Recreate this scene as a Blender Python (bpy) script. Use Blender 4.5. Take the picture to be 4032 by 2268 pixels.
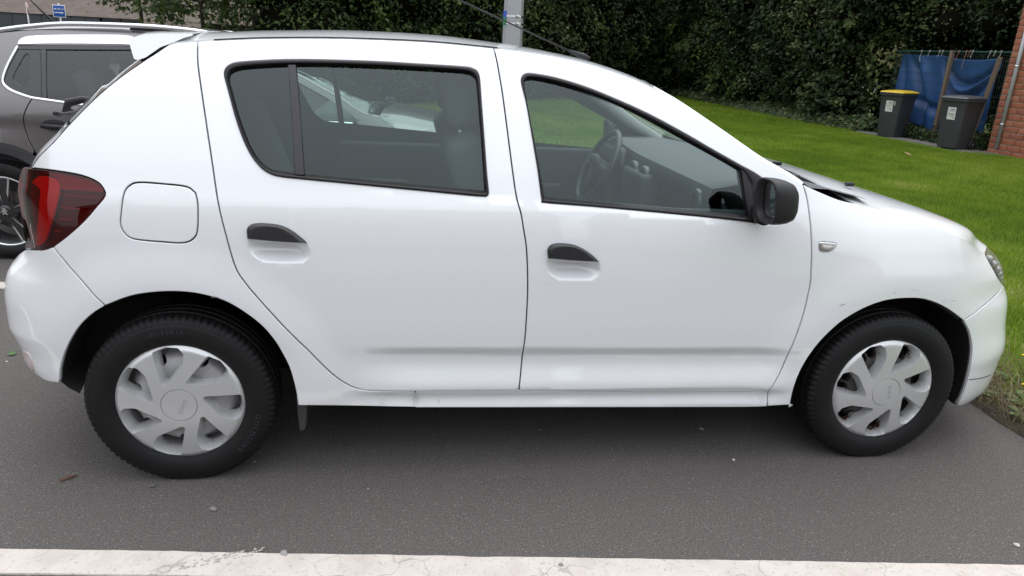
import bpy, bmesh, math, random
import numpy as np
from mathutils import Matrix, Vector
from mathutils.geometry import delaunay_2d_cdt
for o in list(bpy.data.objects): bpy.data.objects.remove(o)
SC=bpy.context.scene; COL=SC.collection
RAD=math.radians
# ---------------------------------------------------------------- camera
yaw,pitch,roll=-0.15722,0.31646,0.05398
fw=Vector((-math.sin(yaw)*math.cos(pitch),math.cos(yaw)*math.cos(pitch),-math.sin(pitch)))
rt=Vector((math.cos(yaw),math.sin(yaw),0)); up=rt.cross(fw)
r2=rt*math.cos(roll)+up*math.sin(roll); u2=-rt*math.sin(roll)+up*math.cos(roll)
cam=bpy.data.cameras.new('camera'); cam.sensor_width=36; cam.lens=2842.71/4032*36
cam.clip_start=.05; cam.clip_end=500
co=bpy.data.objects.new('camera',cam); COL.objects.link(co)
m=Matrix((r2,u2,-fw)).transposed().to_4x4(); m.translation=(0.73864,-2.27612,1.47907); co.matrix_world=m
SC.camera=co
# ---------------------------------------------------------------- overcast daylight
SUN_EL,SUN_AZ=RAD(74),RAD(20)      # azimuth: direction the light comes from, clockwise from +Y
w=bpy.data.worlds.new('World'); SC.world=w; w.use_nodes=True
nt=w.node_tree; nt.nodes.clear()
sky=nt.nodes.new('ShaderNodeTexSky'); sky.sky_type='NISHITA'; sky.sun_disc=False
sky.sun_elevation=SUN_EL; sky.sun_rotation=SUN_AZ; sky.air_density=1.6; sky.dust_density=2.0; sky.ozone_density=1.0
hs=nt.nodes.new('ShaderNodeHueSaturation'); hs.inputs['Saturation'].default_value=.22
bg=nt.nodes.new('ShaderNodeBackground'); bg.inputs['Strength'].default_value=.12
ow=nt.nodes.new('ShaderNodeOutputWorld')
cl=nt.nodes.new('ShaderNodeMix'); cl.data_type='RGBA'; cl.inputs[0].default_value=.85
# closed cloud layer: zenith three times as bright as the horizon, as any overcast sky
tc=nt.nodes.new('ShaderNodeTexCoord'); sx=nt.nodes.new('ShaderNodeSeparateXYZ'); nt.links.new(tc.outputs['Generated'],sx.inputs[0])
mr=nt.nodes.new('ShaderNodeMapRange'); mr.inputs[3].default_value=1/3; mr.inputs[4].default_value=1.0; nt.links.new(sx.outputs['Z'],mr.inputs[0])
vm=nt.nodes.new('ShaderNodeVectorMath'); vm.operation='SCALE'; vm.inputs[0].default_value=(12.0,12.5,13.3); nt.links.new(mr.outputs[0],vm.inputs['Scale']); nt.links.new(vm.outputs[0],cl.inputs[7])
nt.links.new(sky.outputs[0],hs.inputs['Color']); nt.links.new(hs.outputs[0],cl.inputs[6]); nt.links.new(cl.outputs[2],bg.inputs['Color']); nt.links.new(bg.outputs[0],ow.inputs[0])
sl=bpy.data.lights.new('sun','SUN'); sl.energy=.6; sl.angle=RAD(60); sl.color=(1,.98,.95)
so=bpy.data.objects.new('sun',sl); COL.objects.link(so)
so.rotation_euler=Vector((math.sin(SUN_AZ)*math.cos(SUN_EL),math.cos(SUN_AZ)*math.cos(SUN_EL),math.sin(SUN_EL))).to_track_quat('Z','Y').to_euler()
SC.view_settings.view_transform='Standard'; SC.view_settings.look='None'; SC.view_settings.gamma=1
SC.view_settings.use_curve_mapping=False; SC.view_settings.exposure=0.66
SC.render.resolution_x=1024; SC.render.resolution_y=576
random.seed(7); RNG=np.random.default_rng(7)
# ---------------------------------------------------------------- materials
MATS={}
def mat(name,col,rough=.5,metal=0,coat=0,spec=.5,noise=None,bump=None,trans=None,emit=None,coords='Object',coatr=.03):
    """noise=(scale,amount,second colour) mixes a second colour in; bump=(scale,strength,distance)"""
    if name in MATS: return MATS[name]
    m=bpy.data.materials.new(name); m.use_nodes=True; n=m.node_tree.nodes; l=m.node_tree.links
    b=n['Principled BSDF']; b.inputs['Base Color'].default_value=(*col,1); b.inputs['Roughness'].default_value=rough
    b.inputs['Metallic'].default_value=metal; b.inputs['Coat Weight'].default_value=coat; b.inputs['Coat Roughness'].default_value=coatr
    b.inputs['Specular IOR Level'].default_value=spec
    tc=n.new('ShaderNodeTexCoord')
    if noise:
        for k,(sc,am,c2) in enumerate(noise if isinstance(noise,list) else [noise]):
            tx=n.new('ShaderNodeTexNoise'); tx.inputs['Scale'].default_value=sc; tx.inputs['Detail'].default_value=6; tx.inputs['Roughness'].default_value=.65
            l.new(tc.outputs[coords],tx.inputs['Vector'])
            mr=n.new('ShaderNodeMapRange'); mr.inputs[1].default_value=.35; mr.inputs[2].default_value=.7; mr.inputs[4].default_value=am
            l.new(tx.outputs[0],mr.inputs[0])
            mx=n.new('ShaderNodeMix'); mx.data_type='RGBA'; mx.inputs[7].default_value=(*c2,1); l.new(mr.outputs[0],mx.inputs[0])
            src=b.inputs['Base Color'].links[0].from_socket if b.inputs['Base Color'].links else None
            if src: l.new(src,mx.inputs[6])
            else: mx.inputs[6].default_value=(*col,1)
            l.new(mx.outputs[2],b.inputs['Base Color'])
    if bump:
        tx=n.new('ShaderNodeTexNoise'); tx.inputs['Scale'].default_value=bump[0]; tx.inputs['Detail'].default_value=4
        l.new(tc.outputs[coords],tx.inputs['Vector'])
        bp=n.new('ShaderNodeBump'); bp.inputs['Strength'].default_value=bump[1]; bp.inputs['Distance'].default_value=bump[2]
        l.new(tx.outputs[0],bp.inputs['Height']); l.new(bp.outputs[0],b.inputs['Normal'])
    if emit: b.inputs['Emission Color'].default_value=(*emit[:3],1); b.inputs['Emission Strength'].default_value=emit[3]
    MATS[name]=m; return m
def glass(name,tint,refl=1.0,rough=0.0,f0=.085):
    """thin pane: tinted see-through plus a fresnel reflection"""
    m=bpy.data.materials.new(name); m.use_nodes=True; n=m.node_tree.nodes; l=m.node_tree.links; n.clear()
    o=n.new('ShaderNodeOutputMaterial'); t=n.new('ShaderNodeBsdfTransparent'); t.inputs[0].default_value=(*tint,1)
    g=n.new('ShaderNodeBsdfGlossy'); g.inputs['Roughness'].default_value=rough; g.inputs[0].default_value=(*(refl if isinstance(refl,tuple) else (refl,)*3),1)
    f=n.new('ShaderNodeLayerWeight'); f.inputs[0].default_value=.5; pw=n.new('ShaderNodeMath'); pw.operation='POWER'; pw.inputs[1].default_value=5
    l.new(f.outputs['Facing'],pw.inputs[0]); ml=n.new('ShaderNodeMath'); ml.operation='MULTIPLY_ADD'; ml.inputs[1].default_value=1-f0; ml.inputs[2].default_value=f0
    mx=n.new('ShaderNodeMixShader')
    l.new(pw.outputs[0],ml.inputs[0]); l.new(ml.outputs[0],mx.inputs[0]); l.new(t.outputs[0],mx.inputs[1]); l.new(g.outputs[0],mx.inputs[2]); l.new(mx.outputs[0],o.inputs[0])
    return m
# ---------------------------------------------------------------- objects
def tag(o,label=None,cat=None,group=None,kind=None):
    for k,v in (('label',label),('category',cat),('group',group),('kind',kind)):
        if v: o[k]=v
    return o
def empty(name,loc=(0,0,0),rz=0,**k):
    o=bpy.data.objects.new(name,None); COL.objects.link(o); o.location=loc; o.rotation_euler=(0,0,rz); o.empty_display_size=.1
    return tag(o,**k)
def mesh_obj(name,V,Fc,m,parent=None,smooth=False,normals=None,loc=None,**k):
    me=bpy.data.meshes.new(name)
    V=V.tolist() if isinstance(V,np.ndarray) else V
    me.from_pydata(V,[],Fc.tolist() if isinstance(Fc,np.ndarray) else Fc); me.update()
    for mm in (m if isinstance(m,(list,tuple)) else [m]): me.materials.append(mm)
    if smooth: me.polygons.foreach_set('use_smooth',[True]*len(me.polygons))
    if normals is not None: me.normals_split_custom_set_from_vertices([tuple(x) for x in normals])
    o=bpy.data.objects.new(name,me); COL.objects.link(o); o.parent=parent
    if loc is not None: o.location=loc
    return tag(o,**k)
def fast_mesh(name,V,Fc,m,parent=None,smooth=False,attr=None,**k):
    """large meshes of triangles or quads from numpy arrays"""
    me=bpy.data.meshes.new(name); nf,kk=Fc.shape
    me.vertices.add(len(V)); me.vertices.foreach_set('co',np.ascontiguousarray(V,np.float32).ravel())
    me.loops.add(nf*kk); me.loops.foreach_set('vertex_index',np.ascontiguousarray(Fc,np.int32).ravel())
    me.polygons.add(nf); me.polygons.foreach_set('loop_start',np.arange(0,nf*kk,kk,dtype=np.int32))
    me.update(calc_edges=True); me.materials.append(m)
    me.polygons.foreach_set('use_smooth',np.full(nf,smooth))
    for an,a in (attr or {}).items():
        at=me.attributes.new(an,'FLOAT','POINT'); at.data.foreach_set('value',np.ascontiguousarray(a,np.float32))
    o=bpy.data.objects.new(name,me); COL.objects.link(o); o.parent=parent
    return tag(o,**k)
class MB:
    """collects shapes, then links them as one mesh object"""
    def __init__(s): s.V=[]; s.F=[]; s.S=[]
    def add(s,V,F,smooth=False):
        b=len(s.V); s.V+= [tuple(v) for v in V]; s.F+=[tuple(i+b for i in f) for f in F]; s.S+=[smooth]*len(F); return s
    def box(s,c,d,bev=0,rot=None,taper=None):
        bm=bmesh.new(); bmesh.ops.create_cube(bm,size=1)
        for v in bm.verts:
            t=1
            if taper and v.co.z<0: t=taper
            v.co=Vector((v.co.x*d[0]*t,v.co.y*d[1]*t,v.co.z*d[2]))
        if bev: bmesh.ops.bevel(bm,geom=bm.edges[:]+bm.verts[:],offset=bev,segments=3,affect='EDGES',profile=.5)
        R=Matrix.Identity(3) if rot is None else rot
        bm.verts.index_update()
        s.add([R@v.co+Vector(c) for v in bm.verts],[[v.index for v in f.verts] for f in bm.faces],bool(bev)); bm.free(); return s
    def tube(s,path,r,n=10,cap=True,closed=False):
        P=np.array(path,float); k=len(P)
        T=np.gradient(P,axis=0) if not closed else np.roll(P,-1,0)-np.roll(P,1,0)
        T/=np.linalg.norm(T,axis=1,keepdims=True)+1e-12
        ref=np.array([0,0,1.]) if abs(T[0,2])<.9 else np.array([1.,0,0])
        V=[]; rr=np.broadcast_to(r,(k,))
        a=np.cross(T[0],ref); a/=np.linalg.norm(a)
        for i in range(k):
            a=a-T[i]*(a@T[i]); a/=np.linalg.norm(a); b=np.cross(T[i],a)
            for j in range(n):
                t=2*math.pi*j/n; V.append(P[i]+rr[i]*(a*math.cos(t)+b*math.sin(t)))
        F=[]
        for i in range(k if closed else k-1):
            for j in range(n): F.append((i*n+j,i*n+(j+1)%n,((i+1)%k)*n+(j+1)%n,((i+1)%k)*n+j))
        if cap and not closed: F.append(tuple(range(n))[::-1]); F.append(tuple((k-1)*n+j for j in range(n)))
        return s.add(V,F,True)
    def lathe(s,prof,n=48,c=(0,0,0),axis='y',closed=False):
        V=[];F=[];k=len(prof)
        for i in range(n):
            t=2*math.pi*i/n
            for r,h in prof:
                x,z=r*math.cos(t),r*math.sin(t)
                V.append((c[0]+x,c[1]+h,c[2]+z) if axis=='y' else (c[0]+x,c[1]+z,c[2]+h))
        for i in range(n):
            for j in range(k if closed else k-1):
                a,b=i*k+j,i*k+(j+1)%k; c2,d=((i+1)%n)*k+(j+1)%k,((i+1)%n)*k+j
                F.append((a,b,c2,d))
        return s.add(V,F,True)
    def prism(s,poly,h,f=lambda a,b,c:(a,b,c)):
        """extrude a 2D outline by h; f maps (u,v,depth) to 3D"""
        n=len(poly); V=[f(a,b,0) for a,b in poly]+[f(a,b,h) for a,b in poly]
        F=[tuple(range(n)),tuple(range(2*n-1,n-1,-1))]+[(i,i+n,(i+1)%n+n,(i+1)%n) for i in range(n)]
        return s.add(V,F)
    def grid(s,A,smooth=True,flip=False):
        A=np.asarray(A); n,m_=A.shape[:2]
        F=[]
        for i in range(n-1):
            for j in range(m_-1):
                q=(i*m_+j,i*m_+j+1,(i+1)*m_+j+1,(i+1)*m_+j); F.append(q[::-1] if flip else q)
        return s.add(A.reshape(-1,3),F,smooth)
    def build(s,name,m,parent=None,loc=None,sharp=None,**k):
        me=bpy.data.meshes.new(name); me.from_pydata(s.V,[],s.F); me.update()
        me.polygons.foreach_set('use_smooth',s.S)
        for mm in (m if isinstance(m,(list,tuple)) else [m]): me.materials.append(mm)
        if sharp: me.set_sharp_from_angle(angle=RAD(sharp))
        o=bpy.data.objects.new(name,me); COL.objects.link(o); o.parent=parent
        if loc is not None: o.location=loc
        return tag(o,**k)
def copy_tree(o,parent=None):
    c=o.copy(); COL.objects.link(c); c.parent=parent
    for ch in list(o.children): copy_tree(ch,c)
    return c
def text_mesh(txt,size,extrude=0.001,space=1.0):
    """vertices and faces of flat lettering in the xy plane, centred"""
    cu=bpy.data.curves.new('lettering','FONT'); cu.body=txt; cu.size=size; cu.align_x='CENTER'; cu.align_y='CENTER'; cu.extrude=extrude; cu.space_character=space; cu.resolution_u=3
    ob=bpy.data.objects.new('lettering',cu); COL.objects.link(ob)
    me=ob.to_mesh(); V=np.array([v.co[:] for v in me.vertices]); F=[tuple(p.vertices) for p in me.polygons]
    ob.to_mesh_clear(); bpy.data.objects.remove(ob); bpy.data.curves.remove(cu)
    return V,F
# ---------------------------------------------------------------- outlines and cut sheets
def inside(P,poly):
    x,y=P[:,0],P[:,1]; r=np.zeros(len(P),bool); n=len(poly); q=poly
    for i in range(n):
        x1,y1=q[i]; x2,y2=q[(i+1)%n]
        if y1==y2: continue
        c=((y1>y)!=(y2>y))&(x<(x2-x1)*(y-y1)/(y2-y1)+x1); r^=c
    return r
def edist(P,poly,closed=True):
    """distance of points to an outline"""
    a=poly; b=np.roll(poly,-1,0)
    if not closed: a,b=a[:-1],b[:-1]
    d=np.full(len(P),1e9)
    for p,q in zip(a,b):
        e=q-p; l=(e@e)+1e-15; t=np.clip(((P-p)@e)/l,0,1); d=np.minimum(d,np.hypot(*(P-p-t[:,None]*e).T))
    return d
def dedupe(P,eps=.0015):
    out=[P[0]]
    for p in P[1:]:
        if np.hypot(*(p-out[-1]))>eps: out.append(p)
    if np.hypot(*(out[0]-out[-1]))<eps: out.pop()
    return np.array(out)
def join(*cs):
    P=dedupe(np.vstack(cs)); a=0.5*np.sum(P[:,0]*np.roll(P[:,1],-1)-np.roll(P[:,0],-1)*P[:,1])
    return P if a>0 else P[::-1]
def offset(P,d):
    """move a counter-clockwise outline inwards by d (outwards if negative)"""
    e=np.roll(P,-1,0)-P; e/=np.linalg.norm(e,axis=1,keepdims=True)+1e-12
    n=np.stack([-e[:,1],e[:,0]],1); n0=np.roll(n,1,0); b=n+n0; k=np.clip(1+(n*n0).sum(1),.35,2)
    return P+d*b/k[:,None]
def cut_sheet(outer,holes,step,extra=[],lines=[]):
    """triangles of an outline with holes plus an inner grid; returns points, triangles, boundary loops"""
    loops=[outer]+list(holes); V=[];E=[];L=[]
    for lp in loops:
        b=len(V); V+=lp.tolist(); n=len(lp); E+=[(b+i,b+(i+1)%n) for i in range(n)]; L.append(np.arange(b,b+n))
    for lp in lines:
        b=len(V); V+=lp.tolist(); n=len(lp); E+=[(b+i,b+(i+1)%n) for i in range(n)]
    lo,hi=outer.min(0),outer.max(0); G=[]
    for (x0,x1,y0,y1,st) in [(lo[0],hi[0],lo[1],hi[1],step)]+list(extra):
        gx,gy=np.meshgrid(np.arange(x0+st*.5,x1,st),np.arange(y0+st*.5,y1,st*.9)); gx=gx+(np.arange(gx.shape[0])%2)[:,None]*st*.5
        g=np.stack([gx.ravel(),gy.ravel()],1)
        if not len(g): continue
        ok=inside(g,outer)
        for h in holes: ok&=~inside(g,h)
        g=g[ok]
        d=np.full(len(g),1e9)
        for lp in loops+list(lines): d=np.minimum(d,edist(g,lp))
        g=g[d>st*.45]; G.append((g,st,(x0,x1,y0,y1)))
    for (g,st,bx) in G[:1]:
        for (_,_,b2) in G[1:]:
            g=g[~((g[:,0]>b2[0])&(g[:,0]<b2[1])&(g[:,1]>b2[2])&(g[:,1]<b2[3]))]
        G[0]=(g,st,bx)
    for g,_,_ in G: V+=g.tolist()
    vo,eo,fo,ov,_,_=delaunay_2d_cdt([Vector(v) for v in V],E,[],0,1e-7)
    P=np.array([v[:] for v in vo]); T=np.array(fo)
    cen=P[T].mean(1); ok=inside(cen,outer)
    for h in holes: ok&=~inside(cen,h)
    T=T[ok]
    # loop indices may be renumbered
    new={}
    for i,orig in enumerate(ov):
        for q in orig: new[q]=i
    L=[np.array([new[i] for i in l if i in new]) for l in L]
    a=P[T]; ar=(a[:,1,0]-a[:,0,0])*(a[:,2,1]-a[:,0,1])-(a[:,2,0]-a[:,0,0])*(a[:,1,1]-a[:,0,1])
    T[ar<0]=T[ar<0][:,::-1]; T=T[abs(ar)>1e-10]
    return P,T,L
# ---------------------------------------------------------------- hatchback body surface
# the near flank is a sheet wrapped round the plan outline: s = metres along the outline, z = height
def hermite(tab):
    t=np.array(tab,float); X=t[:,0]; Y=t[:,1]
    m=np.zeros(len(X)); h=np.diff(X); dl=np.diff(Y)/h
    m[1:-1]=np.where(dl[:-1]*dl[1:]>0,2*dl[:-1]*dl[1:]/(dl[:-1]+dl[1:]+1e-12),0); m[0]=dl[0]; m[-1]=dl[-1]
    def f(x):
        x=np.asarray(x,float); i=np.clip(np.searchsorted(X,x)-1,0,len(X)-2)
        u=(x-X[i])/h[i]; uc=np.clip(u,0,1)
        y=(2*uc**3-3*uc**2+1)*Y[i]+(uc**3-2*uc**2+uc)*h[i]*m[i]+(-2*uc**3+3*uc**2)*Y[i+1]+(uc**3-uc**2)*h[i]*m[i+1]
        return y+np.where(u<0,u*h[i]*m[i],0)+np.where(u>1,(u-1)*h[i]*m[i+1],0)
    return f
def sstep(a,b,x):
    t=np.clip((np.asarray(x,float)-a)/(b-a),0,1); return t*t*(3-2*t)
def catmull(P,n=24):
    P=np.array(P,float); Q=np.vstack([2*P[0]-P[1],P,2*P[-1]-P[-2]]); out=[]
    for i in range(1,len(Q)-2):
        t=np.linspace(0,1,n,endpoint=False)[:,None]
        a,b,c,d=Q[i-1],Q[i],Q[i+1],Q[i+2]
        out.append(.5*((2*b)+(-a+c)*t+(2*a-5*b+4*c-d)*t**2+(-a+3*b-3*c+d)*t**3))
    out.append(P[-1:]); return np.vstack(out)
class Flank:
    def __init__(self,plan,side,front,fx,fender=None,frx=None,detail=None,rear=None,rx=None):
        c=catmull(plan,40); L=np.concatenate([[0],np.cumsum(np.linalg.norm(np.diff(c,axis=0),axis=1))])
        self.L=L[-1]; s=np.linspace(0,self.L,1400)
        self.s=s; self.px=np.interp(s,L,c[:,0]); self.py=np.interp(s,L,c[:,1])
        k=np.hanning(41); k/=k.sum()
        def sm(a): return np.convolve(np.pad(a,20,mode='reflect',reflect_type='odd'),k,'valid')
        self.px=sm(self.px); self.py=sm(self.py)
        tx=np.gradient(self.px,s); ty=np.gradient(self.py,s); l=np.hypot(tx,ty)
        self.nx=-ty/l; self.ny=tx/l          # inward normal (towards car centre, +y on the near flank)
        self.side=hermite(side); self.front=hermite(front); self.fx=fx
        self.fender=hermite(fender) if fender else None; self.frx=frx; self.detail=detail; self.rear=hermite(rear) if rear else None; self.rx=rx
    def pt(self,s,z,deep=0.0):
        s=np.asarray(s,float); z=np.asarray(z,float)
        px=np.interp(s,self.s,self.px); py=np.interp(s,self.s,self.py)
        nx=np.interp(s,self.s,self.nx); ny=np.interp(s,self.s,self.ny)
        d=self.side(z)
        if self.fender is not None:
            w=sstep(*self.frx,px); d=d*(1-w)+self.fender(z)*w
        w=sstep(*self.fx,px); d=d*(1-w)+self.front(z)*w
        if self.rear is not None:
            w=1-sstep(*self.rx,px); d=d*(1-w)+self.rear(z)*w
        if self.detail is not None: d=d+self.detail(px,z)
        d=d+deep
        return np.stack([px+nx*d,py+ny*d,z+0*px],-1)
    def nrm(self,s,z):
        e=2e-3
        a=self.pt(s+e,z)-self.pt(s-e,z); b=self.pt(s,z+e)-self.pt(s,z-e)
        n=np.cross(a,b); return n/np.linalg.norm(n,axis=-1,keepdims=True)   # outward (towards -y)
    def s_at_x(self,x): return np.interp(x,self.px,self.s)
def arch(px,z,cx,cz,r0,r1,amp,sq=1.0):
    r=np.hypot(px-cx,(z-cz)*sq); return -amp*(1-sstep(r0,r1,r))
def hatch_detail(px,z):
    d=arch(px,z,0.0,.30,.41,.58,.016)+arch(px,z,2.57,.29,.42,.60,.014)
    # scooped lower doors: a shelf faces down at the top, a sill-like lip faces up below, then tucks under
    w=sstep(.50,.80,px)*(1-sstep(2.02,2.24,px))
    zt=.515-.012*(px-.6); 
    sc=.017*sstep(0,.045,zt-z)*(1-sstep(.060,.160,zt-z))
    lip=-.008*sstep(.07,.160,zt-z)*(1-sstep(.166,.20,zt-z))+.013*sstep(.166,.205,zt-z)*sstep(.268,.305,z+.012*(px-.6))
    # door handle scoops
    h=0
    for hx,hz in ((.350,.846),(1.306,.798)):
        u=(px-hx+.25*(z-hz))/.094; v=(z-hz)/.046
        h=h+.040*np.clip(1-(np.abs(u)**3.2+np.abs(v)**2.2),0,1)**1.35
    # shoulder step that runs along the foot of the windows
    zc=1.012-.056*(px-1.1)-.010*sstep(.9,.2,px); d=d+.0045*sstep(-.005,.005,z-zc)*sstep(.55,.95,px)*(1-sstep(1.95,2.1,px))
    return d+w*(sc+lip)+h
HATCH=dict(plan=[(-.66,.867),(-.65,.55),(-.612,.28),(-.54,.135),(-.41,.062),(-.2,.028),(.1,.012),(.6,.0),(1.3,0),(2.0,.006),(2.5,.020),(2.85,.048),(3.06,.098),(3.21,.185),(3.315,.33),(3.385,.55),(3.41,.867)],
  side=[(.15,.07),(.25,.030),(.34,.020),(.45,.013),(.6,.003),(.75,0),(.86,.004),(.93,.012),(.985,.024),(1.02,.036),(1.1,.064),(1.2,.104),(1.3,.149),(1.4,.203),(1.45,.235),(1.5,.275)],
  front=[(.15,.055),(.18,.034),(.22,.014),(.3,.002),(.35,-.002),(.4,-.008),(.5,.010),(.6,.026),(.66,.050),(.72,.066),(.77,.100),(.81,.150),(.87,.25),(.92,.35),(1.0,.5)],fx=(2.75,3.2),
  fender=[(.15,.07),(.25,.030),(.34,.020),(.45,.013),(.6,.003),(.75,0),(.84,.008),(.92,.03),(1.0,.070),(1.08,.125),(1.15,.19),(1.5,.5)],frx=(2.05,2.5),detail=hatch_detail,
  rear=[(.2,.12),(.3,.085),(.35,.052),(.4,.034),(.44,.029),(.48,.018),(.52,.008),(.56,.009),(.61,.010),(.66,.017),(.70,.030),(.74,.062),(.79,.092),(.83,.1),(.9,.094),(.96,.094),(1.02,.108),(1.06,.117),(1.12,.122),(1.2,.13),(1.3,.153),(1.4,.203),(1.45,.235),(1.5,.275)],rx=(-.56,-.30))
# outlines on the hatchback flank: (metres along the body outline, height)
O={}
O['drip_q']=np.array([(1.3156,1.4457),(1.3276,1.4481),(1.3397,1.4503),(1.3518,1.4521),(1.3639,1.4537),(1.3761,1.4551),(1.3883,1.4565),(1.4004,1.4579)])
O['drip_rd']=np.array([(1.4004,1.4579),(1.4184,1.4608),(1.4365,1.4630),(1.4548,1.4649),(1.4732,1.4668),(1.4916,1.4686),(1.5101,1.4704),(1.5286,1.4722),(1.5472,1.4739),(1.5659,1.4755),(1.5847,1.4770),(1.6035,1.4785),(1.6224,1.4798),(1.6414,1.4810),(1.6604,1.4822),(1.6795,1.4834),(1.6986,1.4845),(1.7178,1.4856),(1.7370,1.4866),(1.7563,1.4876),(1.7757,1.4885),(1.7951,1.4894),(1.8145,1.4902),(1.8340,1.4910),(1.8536,1.4917),(1.8732,1.4922),(1.8929,1.4927),(1.9126,1.4931),(1.9324,1.4936),(1.9521,1.4940),(1.9719,1.4943),(1.9918,1.4947),(2.0116,1.4949),(2.0315,1.4951),(2.0514,1.4953),(2.0714,1.4955),(2.0914,1.4956),(2.1114,1.4956),(2.1315,1.4955),(2.1515,1.4953),(2.1716,1.4948),(2.1918,1.4943),(2.2119,1.4935),(2.2321,1.4927),(2.2523,1.4919),(2.2725,1.4910),(2.2928,1.4901),(2.3131,1.4892),(2.3334,1.4883),(2.3538,1.4874)])
O['drip_fd']=np.array([(2.3538,1.4874),(2.3744,1.4859),(2.3951,1.4845),(2.4158,1.4830),(2.4365,1.4815),(2.4572,1.4800),(2.4780,1.4784),(2.4988,1.4766),(2.5195,1.4746),(2.5403,1.4724),(2.5610,1.4700),(2.5816,1.4672),(2.6023,1.4643),(2.6229,1.4613),(2.6435,1.4580),(2.6640,1.4544),(2.6845,1.4504),(2.7048,1.4459),(2.7250,1.4411),(2.7452,1.4359),(2.7653,1.4305),(2.7853,1.4249),(2.8053,1.4192),(2.8253,1.4132),(2.8451,1.4067),(2.8647,1.3998),(2.8839,1.3921),(2.9028,1.3840),(2.9216,1.3754),(2.9402,1.3667),(2.9589,1.3579),(2.9774,1.3488),(2.9956,1.3392),(3.0136,1.3292),(3.0315,1.3191),(3.0493,1.3088),(3.0672,1.2984),(3.0851,1.2879),(3.1031,1.2774),(3.1211,1.2669),(3.1391,1.2563),(3.1572,1.2456),(3.1752,1.2348),(3.1932,1.2240),(3.2113,1.2130),(3.2294,1.2021),(3.2477,1.1913),(3.2662,1.1805),(3.2848,1.1699),(3.3038,1.1597),(3.3235,1.1502),(3.3435,1.1412),(3.3635,1.1320),(3.3834,1.1223),(3.4036,1.1121),(3.4237,1.1009),(3.4438,1.0893)])
O['bshut']=np.array([(2.3538,1.4874),(2.3578,1.4721),(2.3614,1.4568),(2.3643,1.4412),(2.3669,1.4257),(2.3694,1.4101),(2.3718,1.3946),(2.3742,1.3791),(2.3766,1.3635),(2.3789,1.3481),(2.3810,1.3325),(2.3830,1.3170),(2.3850,1.3015),(2.3869,1.2860),(2.3889,1.2705),(2.3909,1.2550),(2.3928,1.2395),(2.3948,1.2240),(2.3968,1.2085),(2.3988,1.1930),(2.4008,1.1775),(2.4028,1.1620),(2.4049,1.1465),(2.4071,1.1310),(2.4092,1.1155),(2.4114,1.1000),(2.4136,1.0844),(2.4159,1.0689),(2.4184,1.0533),(2.4211,1.0378),(2.4243,1.0223),(2.4282,1.0071),(2.4329,0.9920),(2.4376,0.9767),(2.4413,0.9609),(2.4444,0.9449),(2.4473,0.9287),(2.4506,0.9123),(2.4541,0.8959),(2.4572,0.8793),(2.4600,0.8624),(2.4622,0.8452),(2.4640,0.8280),(2.4656,0.8106),(2.4671,0.7931),(2.4684,0.7755),(2.4697,0.7578),(2.4710,0.7398),(2.4720,0.7217),(2.4727,0.7036),(2.4732,0.6853),(2.4735,0.6668),(2.4738,0.6483),(2.4740,0.6297),(2.4742,0.6109),(2.4743,0.5921),(2.4743,0.5730),(2.4742,0.5538),(2.4739,0.5343),(2.4731,0.5148),(2.4724,0.4942),(2.4727,0.4708),(2.4722,0.4493),(2.4714,0.4292),(2.4702,0.4098),(2.4686,0.3915),(2.4669,0.3738),(2.4653,0.3553),(2.4648,0.3342)])
O['rd_rear']=np.array([(1.4004,1.4579),(1.4022,1.4443),(1.4036,1.4307),(1.4050,1.4172),(1.4066,1.4037),(1.4087,1.3902),(1.4113,1.3769),(1.4141,1.3636),(1.4170,1.3504),(1.4200,1.3373),(1.4229,1.3241),(1.4258,1.3110),(1.4286,1.2979),(1.4313,1.2847),(1.4340,1.2716),(1.4367,1.2585),(1.4393,1.2454),(1.4420,1.2323),(1.4446,1.2192),(1.4471,1.2061),(1.4497,1.1930),(1.4522,1.1800),(1.4548,1.1669),(1.4573,1.1538),(1.4598,1.1407),(1.4622,1.1276),(1.4646,1.1145),(1.4670,1.1014),(1.4694,1.0882),(1.4716,1.0751),(1.4738,1.0619),(1.4759,1.0487),(1.4781,1.0355),(1.4803,1.0223),(1.4827,1.0091),(1.4852,0.9960),(1.4878,0.9828),(1.4903,0.9695),(1.4930,0.9561),(1.4959,0.9427),(1.4988,0.9293),(1.5018,0.9157),(1.5048,0.9022),(1.5078,0.8885),(1.5107,0.8747),(1.5136,0.8608),(1.5165,0.8468),(1.5196,0.8329),(1.5229,0.8190),(1.5265,0.8053),(1.5307,0.7917),(1.5355,0.7783),(1.5415,0.7655),(1.5489,0.7535),(1.5568,0.7418),(1.5647,0.7300),(1.5729,0.7185),(1.5814,0.7071),(1.5901,0.6957),(1.5988,0.6842),(1.6075,0.6728),(1.6163,0.6613),(1.6252,0.6498),(1.6343,0.6384),(1.6434,0.6269),(1.6525,0.6153),(1.6617,0.6037),(1.6709,0.5920),(1.6802,0.5803),(1.6897,0.5686),(1.6992,0.5569),(1.7091,0.5453),(1.7190,0.5337),(1.7291,0.5221),(1.7391,0.5103),(1.7490,0.4981),(1.7588,0.4857),(1.7685,0.4732),(1.7783,0.4605),(1.7883,0.4479),(1.7986,0.4354),(1.8091,0.4229),(1.8199,0.4107),(1.8312,0.3990),(1.8431,0.3879),(1.8555,0.3775),(1.8684,0.3679),(1.8820,0.3596),(1.8963,0.3531),(1.9112,0.3485),(1.9264,0.3455),(1.9418,0.3434),(1.9572,0.3412)])
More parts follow.
